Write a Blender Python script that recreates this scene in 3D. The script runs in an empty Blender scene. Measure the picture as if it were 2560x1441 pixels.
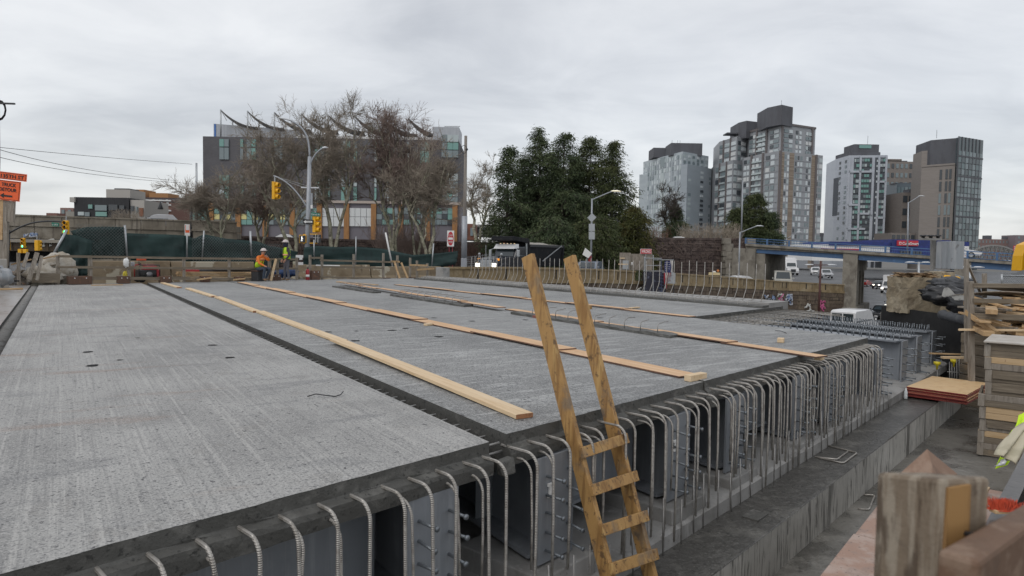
import bpy,math,random
import numpy as np
from mathutils import Matrix,Vector
random.seed(7);np.random.seed(7)
R=math.radians
scene=bpy.context.scene
col=scene.collection
FPX,CX,CY,EYE=1700.0,1280.0,720.5,1.4
ROLL,PITCH=R(0.95),math.atan(86/1700)
fw=Vector((0,math.cos(PITCH),-math.sin(PITCH)))
r0=Vector((1,0,0));u0=r0.cross(fw)
rt=r0*math.cos(ROLL)+u0*math.sin(ROLL)
up=-r0*math.sin(ROLL)+u0*math.cos(ROLL)
cam_d=bpy.data.cameras.new('camera')
cam=bpy.data.objects.new('camera',cam_d);col.objects.link(cam)
cam.matrix_world=Matrix(((rt.x,up.x,-fw.x,0),(rt.y,up.y,-fw.y,0),(rt.z,up.z,-fw.z,EYE),(0,0,0,1)))
cam_d.sensor_width=36;cam_d.lens=FPX/2560*36
cam_d.clip_start=0.05;cam_d.clip_end=6000
cam_d.dof.use_dof=True;cam_d.dof.focus_distance=11.0;cam_d.dof.aperture_fstop=6.5
scene.camera=cam
SUN_EL,SUN_AZ=48.0,215.0
w=bpy.data.worlds.new('World');scene.world=w;w.use_nodes=True
nt=w.node_tree;nt.nodes.clear();L=nt.links.new;N=nt.nodes.new
out=N('ShaderNodeOutputWorld');bg=N('ShaderNodeBackground');L(bg.outputs[0],out.inputs[0])
sky=N('ShaderNodeTexSky');sky.sky_type='NISHITA';sky.sun_disc=False
sky.sun_elevation=R(SUN_EL);sky.sun_rotation=R(SUN_AZ);sky.air_density=1;sky.dust_density=2
tc=N('ShaderNodeTexCoord');sep=N('ShaderNodeSeparateXYZ');L(tc.outputs['Generated'],sep.inputs[0])
mz=N('ShaderNodeMath');mz.operation='MAXIMUM';L(sep.outputs[2],mz.inputs[0]);mz.inputs[1].default_value=0.0
az=N('ShaderNodeMath');az.operation='ADD';L(mz.outputs[0],az.inputs[0]);az.inputs[1].default_value=0.16
dv=N('ShaderNodeVectorMath');dv.operation='DIVIDE';L(tc.outputs['Generated'],dv.inputs[0])
cb=N('ShaderNodeCombineXYZ');[L(az.outputs[0],cb.inputs[i])for i in range(3)];L(cb.outputs[0],dv.inputs[1])
def wnoise(scale,seed,detail=6,rough=.55,dist=.6):
 mp=N('ShaderNodeMapping');L(dv.outputs[0],mp.inputs[0]);mp.inputs['Location'].default_value=(seed,seed*.7,0)
 mp.inputs['Scale'].default_value=(1.0,1.25,.3);mp.inputs['Rotation'].default_value=(0,0,R(-25))
 n=N('ShaderNodeTexNoise');L(mp.outputs[0],n.inputs['Vector']);n.inputs['Scale'].default_value=scale
 n.inputs['Detail'].default_value=detail;n.inputs['Roughness'].default_value=rough;n.inputs['Distortion'].default_value=dist
 return n
n1=wnoise(0.62,3.1);n2=wnoise(1.9,9.4,8)
mx=N('ShaderNodeMix');mx.data_type='FLOAT';mx.inputs[0].default_value=.36;L(n1.outputs[0],mx.inputs[2]);L(n2.outputs[0],mx.inputs[3])
rp=N('ShaderNodeValToRGB');L(mx.outputs[0],rp.inputs[0])
rp.color_ramp.elements[0].position=.35;rp.color_ramp.elements[0].color=(.54,.547,.562,1)
rp.color_ramp.elements[1].position=.645;rp.color_ramp.elements[1].color=(.845,.845,.84,1)
e=rp.color_ramp.elements.new(.5);e.color=(.70,.705,.712,1)
mc=N('ShaderNodeMix');mc.data_type='RGBA';mc.inputs[0].default_value=.03
L(rp.outputs[0],mc.inputs[6]);L(sky.outputs[0],mc.inputs[7]);L(mc.outputs[2],bg.inputs[0]);bg.inputs[1].default_value=0.97
sd=bpy.data.lights.new('sun','SUN');sd.energy=0.8;sd.angle=R(35);sd.color=(1,.97,.93)
so=bpy.data.objects.new('sun',sd);col.objects.link(so)
so.rotation_euler=(R(90-SUN_EL),0,R(180-SUN_AZ))
scene.view_settings.view_transform='Standard';scene.view_settings.look='None'
scene.view_settings.exposure=0.0;scene.view_settings.gamma=1.0;scene.view_settings.use_curve_mapping=False
scene.cycles.use_denoising=True
scene.cycles.max_bounces=6;scene.cycles.diffuse_bounces=3;scene.cycles.glossy_bounces=3;scene.cycles.transmission_bounces=4;scene.cycles.transparent_max_bounces=8
CAM=Vector((0,0,EYE))
def ray(x,y):return fw+rt*((x-CX)/FPX)-up*((y-CY)/FPX)
def at(x,y,z=0.0):
 d=ray(x,y);return CAM+d*((z-EYE)/d.z)
def atY(x,y,Y):
 d=ray(x,y);return CAM+d*(Y/d.y)
def zat(y,x,Y):return atY(x,y,Y).z
DU=Vector((math.sin(R(-33.6)),math.cos(R(33.6)),0))
_v=Vector((7.40,7.95,0));DV=_v.normalized()
DN=Vector((DV.y,-DV.x,0))
E0=Vector((-0.15,4.99,0));ZV=Vector((0,0,1))
def G(a,b,z=0.0):return E0+DU*a+DV*b+ZV*z
def Q(n,b,z=0.0):return E0+DN*n+DV*b+ZV*z
def onp(x,y,off=0.0,e0=None,n=None):
 d=ray(x,y);n=n or DN;p0=(e0 or E0)+n*off;return CAM+d*(((p0-CAM).dot(n))/d.dot(n))
def bz(p):
 q=p-E0;return q.dot(DV)
SLO=0.0249
def zb(z0,b):return z0+SLO*(b-3.23)
TM={}
def lerp(a,b,t):return a+(b-a)*t
class MB:
 def __init__(s):s.v=[];s.f=[];s.m=[];s.k=0
 def add(s,vs,fs):
  o=len(s.v);s.v+=[tuple(p)for p in vs];s.f+=[tuple(i+o for i in f)for f in fs];s.m+=[s.k]*len(fs);return s
 def hexa(s,p):return s.add(p,[(0,3,2,1),(4,5,6,7),(0,1,5,4),(1,2,6,5),(2,3,7,6),(3,0,4,7)])
 def box(s,x0,x1,y0,y1,z0,z1):
  return s.hexa([(x0,y0,z0),(x1,y0,z0),(x1,y1,z0),(x0,y1,z0),(x0,y0,z1),(x1,y0,z1),(x1,y1,z1),(x0,y1,z1)])
 def obox(s,c,ax,ay,az):
  c,ax,ay,az=map(Vector,(c,ax,ay,az))
  return s.hexa([c-ax-ay-az,c+ax-ay-az,c+ax+ay-az,c-ax+ay-az,c-ax-ay+az,c+ax-ay+az,c+ax+ay+az,c-ax+ay+az])
 def bar(s,p,q,w,h,side=None):
  p,q=Vector(p),Vector(q);d=(q-p).normalized()
  if side is None:side=d.cross(ZV)if abs(d.z)<.95 else Vector((1,0,0))
  side=Vector(side);side=(side-d*side.dot(d)).normalized();u=side.cross(d)
  return s.obox((p+q)/2,side*w/2,d*(q-p).length/2,u*h/2)
 def tube(s,pts,r,n=8,cap=True):
  pts=[Vector(p)for p in pts];k=len(pts);rs=r if isinstance(r,(list,tuple))else[r]*k
  base=len(s.v);pu=None
  for i,p in enumerate(pts):
   d=(pts[min(i+1,k-1)]-pts[max(i-1,0)])
   d=d.normalized()if d.length>1e-9 else ZV
   if pu is None:pu=d.orthogonal().normalized()
   pu=(pu-d*pu.dot(d));pu=pu.normalized()if pu.length>1e-6 else d.orthogonal().normalized()
   pw=d.cross(pu)
   for j in range(n):
    t=2*math.pi*j/n;s.v.append(tuple(p+(pu*math.cos(t)+pw*math.sin(t))*rs[i]))
  for i in range(k-1):
   for j in range(n):
    a=base+i*n+j;b=base+i*n+(j+1)%n;s.f.append((a,b,b+n,a+n));s.m.append(s.k)
  if cap:
   s.f.append(tuple(base+j for j in range(n))[::-1]);s.f.append(tuple(base+(k-1)*n+j for j in range(n)));s.m+=[s.k]*2
  return s
 def prism(s,poly,vec):
  n=len(poly);vec=Vector(vec);a=[Vector(p)for p in poly]
  return s.add(a+[p+vec for p in a],[tuple(range(n))[::-1],tuple(range(n,2*n))]+[(i,(i+1)%n,n+(i+1)%n,n+i)for i in range(n)])
 def sphere(s,c,r,nu=10,nv=6,sc=(1,1,1)):
  c=Vector(c);vs=[];fs=[]
  for i in range(nv+1):
   ph=math.pi*i/nv
   for j in range(nu):
    t=2*math.pi*j/nu;vs.append(c+Vector((math.sin(ph)*math.cos(t)*sc[0],math.sin(ph)*math.sin(t)*sc[1],math.cos(ph)*sc[2]))*r)
  for i in range(nv):
   for j in range(nu):fs.append((i*nu+j,(i+1)*nu+j,(i+1)*nu+(j+1)%nu,i*nu+(j+1)%nu))
  return s.add(vs,fs)
 def quad(s,a,b,c,d):return s.add([a,b,c,d],[(0,1,2,3)])
 def grid(s,fn,nu,nv):
  vs=[fn(i/nu,j/nv)for i in range(nu+1)for j in range(nv+1)]
  return s.add(vs,[(i*(nv+1)+j,(i+1)*(nv+1)+j,(i+1)*(nv+1)+j+1,i*(nv+1)+j+1)for i in range(nu)for j in range(nv)])
 def mesh(s,name,mats,smooth=False,M=None):
  me=bpy.data.meshes.new(name)
  vs=s.v if M is None else[tuple(M@Vector(p))for p in s.v]
  me.from_pydata(vs,[],s.f)
  for m in(mats if isinstance(mats,(list,tuple))else[mats]):me.materials.append(m)
  if any(s.m):me.polygons.foreach_set('material_index',s.m)
  if smooth:me.polygons.foreach_set('use_smooth',[True]*len(me.polygons))
  me.update();return me
 def build(s,name,mats,parent=None,smooth=False,bevel=0,auto=None):
  M=TM[parent.name].inverted()if parent else None
  o=link(name,s.mesh(name,mats,smooth,M),parent)
  if bevel:
   b=o.modifiers.new('bevel','BEVEL');b.width=bevel;b.segments=2;b.limit_method='ANGLE'
  if auto:smooth_by_angle(o.data,auto)
  return o
def smooth_by_angle(me,ang):
 me.polygons.foreach_set('use_smooth',[True]*len(me.polygons))
 try:me.set_sharp_from_angle(angle=R(ang))
 except Exception:pass
def link(name,data,parent=None,Mw=None):
 o=bpy.data.objects.new(name,data);col.objects.link(o)
 if parent is not None:
  o.parent=parent;base=TM[parent.name]
  Ml=Matrix()if Mw is None else base.inverted()@Mw
  o.matrix_local=Ml;TM[o.name]=base@Ml
 else:
  if Mw is not None:o.matrix_world=Mw
  TM[o.name]=Mw.copy()if Mw is not None else Matrix()
 return o
def tag(o,label,cat,group=None,kind=None):
 if label:o['label']=label
 if cat:o['category']=cat
 if group:o['group']=group
 if kind:o['kind']=kind
 return o
def thing(name,label,cat,loc=(0,0,0),rz=0.0,group=None):
 return tag(link(name,None,None,Matrix.Translation(Vector(loc))@Matrix.Rotation(rz,4,'Z')),label,cat,group)
def struct(o):o['kind']='structure';return o
def frame(o,x,y,z):
 M=Matrix.Identity(4)
 for i,c in enumerate((Vector(x),Vector(y),Vector(z),Vector(o))):
  for j in range(3):M[j][i]=c[j]
 return M
def single(mb,name,mats,label,cat,group=None,loc=None,rz=0,smooth=False,bevel=0,auto=None):
 """a thing that is one mesh; mesh given in world coordinates, origin moved to loc"""
 Mw=Matrix.Translation(Vector(loc if loc is not None else mb.v[0]))@Matrix.Rotation(rz,4,'Z')
 o=link(name,mb.mesh(name,mats,smooth,Mw.inverted()),None,Mw)
 if bevel:
  b=o.modifiers.new('bevel','BEVEL');b.width=bevel;b.segments=2;b.limit_method='ANGLE'
 if auto:smooth_by_angle(o.data,auto)
 return tag(o,label,cat,group)
def text(name,body,mat,parent,origin,xdir,ydir,height,width=None,ext=0.0,align='CENTER',bold=0.0):
 """lettering: baseline centre at origin, xdir along the line, ydir up"""
 cu=bpy.data.curves.new(name,'FONT');cu.body=body;cu.size=height/.70;cu.align_x=align;cu.extrude=ext;cu.offset=bold;cu.resolution_u=3
 cu.materials.append(mat)
 x=Vector(xdir).normalized();y=Vector(ydir).normalized();z=x.cross(y)
 o=bpy.data.objects.new(name,cu)
 dgm=bpy.data.meshes.new_from_object(o);bpy.data.objects.remove(o)
 if width:
  xs=[v.co.x for v in dgm.vertices];k=width/max(1e-6,max(xs)-min(xs))
  for v in dgm.vertices:v.co.x*=k
 dgm.name=name
 if not len(dgm.materials):dgm.materials.append(mat)
 return link(name,dgm,parent,frame(origin,x,y,z))
def mat(name,c,layers=(),rough=.7,metal=0.0,bump=0.0,bs=30.0,rotz=0.0,obj=False,emit=None,spec=.5,coat=0.0,alpha=1.0,bstretch=(1,1,1)):
 """c base colour; layers: (colour, scale xyz, low, high, amount[, roughness[, detail]]) laid over by noise"""
 m=bpy.data.materials.new(name);m.use_nodes=True;t=m.node_tree;N=t.nodes.new;L=t.links.new
 b=t.nodes['Principled BSDF'];b.inputs['Base Color'].default_value=(*c,1);b.inputs['Roughness'].default_value=rough
 b.inputs['Metallic'].default_value=metal;b.inputs['Specular IOR Level'].default_value=spec;b.inputs['Coat Weight'].default_value=coat
 b.inputs['Alpha'].default_value=alpha
 if emit:b.inputs['Emission Color'].default_value=(*emit[0],1);b.inputs['Emission Strength'].default_value=emit[1]
 if not layers and not bump:return m
 if obj:src=N('ShaderNodeTexCoord').outputs['Object']
 else:src=N('ShaderNodeNewGeometry').outputs['Position']
 if rotz:
  vr=N('ShaderNodeVectorRotate');vr.rotation_type='Z_AXIS';vr.inputs['Angle'].default_value=rotz;L(src,vr.inputs['Vector']);src=vr.outputs[0]
 def noise(sc,det,seed):
  mp=N('ShaderNodeMapping');L(src,mp.inputs[0]);mp.inputs['Scale'].default_value=sc if isinstance(sc,tuple)else(sc,sc,sc)
  mp.inputs['Location'].default_value=(seed*3.7,seed*1.3,seed*2.1)
  n=N('ShaderNodeTexNoise');L(mp.outputs[0],n.inputs['Vector']);n.inputs['Scale'].default_value=1;n.inputs['Detail'].default_value=det;n.inputs['Roughness'].default_value=.6
  return n.outputs[0]
 cs=None;rs=None
 for i,ly in enumerate(layers):
  lc,sc,lo,hi,am=ly[:5];rr=ly[5]if len(ly)>5 else None;det=ly[6]if len(ly)>6 else 5
  f=N('ShaderNodeMapRange');f.interpolation_type='SMOOTHSTEP';L(noise(sc,det,i+1),f.inputs[0])
  f.inputs[1].default_value=lo;f.inputs[2].default_value=hi;f.inputs[3].default_value=0;f.inputs[4].default_value=am
  x=N('ShaderNodeMix');x.data_type='RGBA';L(f.outputs[0],x.inputs[0]);x.inputs[7].default_value=(*lc,1)
  if cs is None:x.inputs[6].default_value=(*c,1)
  else:L(cs,x.inputs[6])
  cs=x.outputs[2]
  if rr is not None:
   y=N('ShaderNodeMix');y.data_type='FLOAT';L(f.outputs[0],y.inputs[0]);y.inputs[3].default_value=rr
   if rs is None:y.inputs[2].default_value=rough
   else:L(rs,y.inputs[2])
   rs=y.outputs[0]
 if cs:L(cs,b.inputs['Base Color'])
 if rs:L(rs,b.inputs['Roughness'])
 if bump:
  bn=N('ShaderNodeBump');bn.inputs['Strength'].default_value=bump;bn.inputs['Distance'].default_value=.3/bs
  L(noise(tuple(bs*k for k in bstretch),4,11),bn.inputs['Height']);L(bn.outputs[0],b.inputs['Normal'])
 return m
def ribbed(name,c,c2,pitch,rough=.4,metal=.6):
 """galvanised deformed bar: slanting ribs along the bar"""
 m=mat(name,c,[(c2,14,.45,.65,.6)],rough,metal,obj=False)
 t=m.node_tree;b=t.nodes['Principled BSDF'];w=t.nodes.new('ShaderNodeTexWave');g=t.nodes.new('ShaderNodeNewGeometry')
 w.bands_direction='Z';w.inputs['Scale'].default_value=1/pitch*.314;w.inputs['Distortion'].default_value=.4;t.links.new(g.outputs['Position'],w.inputs[0])
 bn=t.nodes.new('ShaderNodeBump');bn.inputs['Strength'].default_value=.8;bn.inputs['Distance'].default_value=.004
 t.links.new(w.outputs[1],bn.inputs['Height']);t.links.new(bn.outputs[0],b.inputs['Normal']);return m
UA=R(-33.6)
K={}
K['deck_a']=mat('broomed_concrete',(.35,.347,.335),[((.215,.213,.208),(.55,.35,.5),.42,.64,.8),((.19,.186,.178),(.16,.5,1),.54,.66,.6,.5),((.21,.20,.185),(2.2,1.7,1),.58,.66,.45),((.48,.472,.45),(34,.45,1),.51,.66,.5),((.44,.435,.42),(1.3,1.0,1),.54,.70,.5),((.18,.18,.178),(52,.7,1),.51,.66,.5),((.17,.172,.176),(.9,2.4,1),.55,.68,.55),((.40,.39,.37),(.8,9,1),.60,.74,.35),((.25,.175,.135),(.28,1.3,1),.60,.70,.6),((.11,.11,.112),62,.535,.62,.85,.5,2),((.13,.13,.133),26,.56,.66,.6,None,3),((.05,.05,.055),20,.655,.69,.9,None,2),((.46,.455,.44),75,.55,.63,.6,None,2)],.72,bump=.5,bs=60,rotz=UA)
K['deck_b']=mat('rough_concrete',(.262,.264,.26),[((.15,.152,.152),(.5,.3,.5),.42,.64,.8),((.13,.13,.13),(.2,.7,1),.55,.66,.6,.45),((.43,.435,.43),(1.4,9,1),.48,.66,.7),((.13,.135,.14),(1.5,16,1),.54,.74,.55),((.085,.087,.09),55,.52,.61,.9,.5,2),((.11,.113,.116),21,.55,.66,.6,None,3),((.43,.435,.425),66,.54,.63,.7,None,2),((.06,.06,.065),17,.655,.69,.9,None,2)],.68,bump=.7,bs=45,rotz=UA)
K['deck_w']=mat('muddy_wet_concrete',(.30,.29,.28),[((.20,.175,.15),(3,1.0,1),.45,.62,.8),((.06,.055,.05),9,.62,.68,.8)],.3,bump=.3,bs=20,rotz=UA)
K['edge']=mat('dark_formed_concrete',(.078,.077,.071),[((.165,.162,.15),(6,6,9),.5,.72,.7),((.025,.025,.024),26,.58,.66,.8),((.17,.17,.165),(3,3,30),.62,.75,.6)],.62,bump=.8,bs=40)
K['conc']=mat('pale_formed_concrete',(.30,.295,.285),[((.17,.165,.155),1.6,.45,.66,.8),((.38,.375,.365),(9,9,1.3),.55,.72,.6),((.10,.098,.092),30,.64,.70,.6)],.75,bump=.3,bs=30)
K['conc_drip']=mat('streaked_concrete',(.46,.447,.415),[((.33,.32,.295),1.2,.42,.62,.6),((.075,.073,.067),(5,5,.5),.56,.66,.8,.4),((.05,.049,.045),(36,36,1.6),.54,.62,.8,.4),((.06,.058,.053),(9,9,2.2),.58,.66,.8,.4),((.40,.39,.37),(16,16,.9),.58,.7,.5)],.7,bump=.25,bs=25)
K['conc_wet']=mat('wet_dark_concrete',(.062,.060,.055),[((.15,.145,.132),2.2,.5,.68,.8),((.10,.097,.09),9,.5,.62,.7),((.030,.030,.028),17,.56,.66,.8),((.22,.215,.20),40,.62,.67,.7)],.36,bump=.9,bs=20)
K['mud']=mat('wet_mud_floor',(.15,.143,.128),[((.075,.072,.065),1.1,.45,.62,.85,.12),((.23,.22,.20),2.6,.5,.66,.65),((.045,.043,.04),12,.6,.68,.7),((.21,.20,.18),40,.66,.70,.5)],.42,bump=.55,bs=11)
K['steel']=mat('grey_girder_paint',(.24,.258,.282),[((.33,.35,.375),(12,12,.8),.5,.66,.6),((.18,.195,.215),1.7,.45,.65,.7),((.30,.315,.33),(30,30,1.2),.60,.70,.45)],.45,metal=.15,bump=.1,bs=20)
K['rebar']=ribbed('galvanised_rebar',(.42,.40,.37),(.20,.18,.155),.012,.42,.45)
K['rebar_d']=mat('dull_rebar',(.30,.295,.285),[((.17,.155,.14),12,.5,.66,.6)],.5,.5)
K['stud']=mat('stud_steel',(.21,.23,.25),[((.18,.20,.22),18,.5,.6,.6)],.42,.5)
K['pine']=mat('fresh_pine',(.66,.50,.315),[((.55,.375,.20),(26,1.6,26),.48,.66,.7),((.74,.60,.42),(5,.7,5),.5,.7,.5),((.25,.14,.07),3.2,.735,.76,.9)],.6,bump=.15,bs=30,rotz=UA)
K['pine_end']=mat('pine_end_grain',(.34,.16,.075),[((.22,.10,.05),30,.45,.6,.7)],.7)
K['ply']=mat('orange_plywood',(.60,.375,.20),[((.69,.47,.285),(14,1.1,10),.46,.64,.8),((.48,.27,.13),(18,2.2,10),.52,.68,.6),((.24,.17,.12),1.3,.64,.76,.55)],.55,bump=.12,bs=30,rotz=UA)
K['ply_edge']=mat('plywood_edge',(.10,.055,.04),[((.24,.13,.08),(2,2,160),.48,.6,.7)],.7)
K['ladder']=mat('stained_lumber',(.40,.235,.085),[((.27,.145,.048),(9,9,2.0),.46,.64,.85),((.52,.345,.135),(16,16,1.4),.52,.68,.6),((.10,.058,.03),11,.56,.66,.85),((.16,.13,.10),3.1,.56,.68,.7),((.20,.105,.035),(30,30,2),.52,.62,.7),((.05,.035,.025),26,.69,.72,.9)],.62,bump=.25,bs=40)
K['grey_wood']=mat('weathered_lumber',(.235,.205,.17),[((.32,.29,.25),(16,16,2.5),.46,.64,.75),((.135,.11,.085),(22,22,3),.5,.66,.75),((.36,.24,.13),1.7,.62,.74,.5)],.8,bump=.35,bs=40)
K['grey_wood_h']=mat('weathered_board',(.165,.135,.098),[((.25,.21,.16),(1.6,1.6,26),.46,.64,.75),((.13,.105,.08),(2.5,2.5,30),.5,.66,.75),((.36,.25,.14),1.7,.60,.72,.55)],.8,bump=.35,bs=40)
K['pine_h']=mat('pale_board',(.50,.36,.21),[((.40,.265,.13),(2,2,30),.48,.66,.7),((.25,.14,.07),9,.70,.74,.8)],.65)
K['post_wood']=mat('old_rail_post',(.20,.155,.11),[((.33,.285,.225),(60,60,6),.46,.62,.85),((.075,.05,.032),(34,34,6),.5,.62,.85),((.42,.23,.075),(13,13,1.3),.6,.68,.8),((.055,.04,.03),9,.62,.7,.7)],.75,bump=.5,bs=60)
K['lumber']=mat('tan_lumber',(.47,.315,.165),[((.58,.42,.25),(4,4,9),.48,.66,.7),((.33,.20,.10),5,.52,.68,.7),((.18,.14,.10),2.1,.62,.72,.5)],.7,bump=.2,bs=30)
K['pink_ply']=mat('worn_pink_plywood',(.33,.205,.15),[((.42,.325,.275),3.2,.45,.62,.8),((.27,.19,.155),6,.5,.66,.7),((.07,.055,.05),32,.62,.67,.85),((.17,.15,.14),1.6,.6,.7,.5)],.5,bump=.3,bs=40)
K['black']=mat('black_sheet',(.016,.016,.017),[((.035,.034,.033),4,.5,.7,.7)],.45,bump=.15,bs=8)
K['rust']=mat('rusty_steel',(.105,.06,.042),[((.17,.085,.05),7,.48,.66,.8),((.05,.035,.03),11,.55,.68,.7)],.75,bump=.2,bs=30)
K['galv']=mat('galvanised_metal',(.42,.44,.455),[((.33,.35,.365),9,.45,.65,.7)],.4,.55)
K['white']=mat('white_paint',(.74,.74,.73),[((.60,.60,.58),3,.5,.72,.5)],.45)
K['dark']=mat('dark_metal',(.030,.031,.034),[((.05,.05,.052),6,.5,.7,.6)],.4)
K['rubber']=mat('tyre_rubber',(.018,.018,.018),rough=.85)
K['glass']=mat('window_glass',(.030,.040,.044),rough=.08,spec=.8)
K['yellow']=mat('signal_yellow',(.80,.42,.012),[((.66,.33,.01),5,.5,.7,.5)],.4)
K['asphalt']=mat('wet_asphalt',(.055,.056,.058),[((.085,.086,.09),.12,.42,.62,.8,.5),((.04,.041,.044),.5,.5,.66,.7,.28)],.5,bump=.12,bs=8,spec=.35)
K['tan']=mat('tan_stained_coping',(.30,.225,.125),[((.20,.145,.075),(1.1,1.1,.5),.42,.62,.85),((.38,.315,.21),1.5,.5,.68,.7),((.12,.09,.055),(3.5,3.5,.35),.55,.68,.7)],.8,bump=.3,bs=8)
# ================================================================ ground, highway, pit
def sheet(name,pts,m,nu=1):
 mb=MB();mb.add(pts,[tuple(range(len(pts)))]);o=mb.build(name,m);return struct(o)
ROAD=-4.8
K['earth']=mat('distant_ground',(.13,.125,.115),[((.085,.082,.075),.02,.45,.65,.8),((.18,.17,.155),.3,.5,.7,.6)],.8)
sheet('ground',[(-2500,-300,-6.2),(2500,-300,-6.2),(2500,5000,-6.2),(-2500,5000,-6.2)],K['earth'])
def along(mb,prof,b0,b1,nb=24,jit=0.0,z0=None,slope=True):
 """sweep a profile (n, z) along the abutment; z is given at b=3.23"""
 k=len(prof);base=len(mb.v)
 for i in range(nb+1):
  b=lerp(b0,b1,i/nb)
  for(n,z)in prof:
   mb.v.append(tuple(Q(n+random.uniform(-jit,jit),b,(zb(z,b)if slope else z)+random.uniform(-jit,jit))))
 for i in range(nb):
  for j in range(k-1):
   a=base+i*k+j;mb.f.append((a,a+1,a+1+k,a+k));mb.m.append(mb.k)
 mb.f.append(tuple(base+j for j in range(k)));mb.f.append(tuple(base+nb*k+j for j in range(k))[::-1]);mb.m+=[mb.k]*2
 return mb
FLOOR=-1.93
mb=MB();along(mb,[(.7,FLOOR),(9,FLOOR)],-9,26,30,.004);struct(mb.build('pit_floor',K['mud']))
ab=thing('abutment','concrete bridge abutment with wet stepped ledge below the hanging rebars','abutment',Q(.5,3,-1.9))
mb=MB();along(mb,[(.25,-1.409),(.79,-1.415),(.80,-1.425)],-9,13.25,46,.003);mb.build('ledge_top',K['conc_wet'],ab)
mb=MB();along(mb,[(.797,-1.428),(.80,-1.94)],-9,13.25,20);mb.f.pop();mb.f.pop();mb.m=mb.m[:-2]
mb.quad(Q(.798,13.25,zb(-1.43,13.25)),Q(-2.2,13.25,zb(-1.43,13.25)),Q(-2.2,13.25,-2.2),Q(.798,13.25,-2.2));mb.build('ledge_face',K['conc_drip'],ab)
mb=MB();along(mb,[(-3.0,-1.24),(.12,-1.235),(.21,-1.25),(.25,-1.27),(.252,-1.42)],-9,15.6,40,.004);mb.build('bearing_seat',K['conc'],ab)
# ================================================================ girders
GB=[-2.55,-.58,.74,2.74,4.06,6.10,7.27,10.0,11.75,12.95,14.35]
DL=26.2
DK={}
stud_h=MB();stud_h.tube([(0,0,0),(0,0,.17)],.0115,8);stud_h.tube([(0,0,.17),(0,0,.186)],.020,8);STUD=stud_h.mesh('stud',K['stud'],True)
stud_u=MB();stud_u.tube([(0,0,0),(0,0,.125)],.0115,6);stud_u.tube([(0,0,.125),(0,0,.138)],.019,6);STUDU=stud_u.mesh('stud',K['stud'],True)
gl=['far left','leftmost in full view','left of the wooden ladder','just right of the ladder','fourth to the right','fifth to the right','sixth to the right','last one still under the deck','nearest bare','middle bare','outermost bare']
glab=['grey steel girder hidden under the left edge of the deck','grey steel girder with stud rows at the lower left of the deck edge','grey steel girder with white clip left of the ladder','grey steel girder with white clip right of the ladder','grey steel girder below the step between the two deck panels','grey steel girder behind the crowded rebars mid edge','grey steel girder behind the rebars under the narrow plywood end','grey steel girder under the right end corner of the deck','bare grey girder nearest the deck end','middle one of the three bare grey girders','outermost bare grey girder beside the black sheet']
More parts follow.
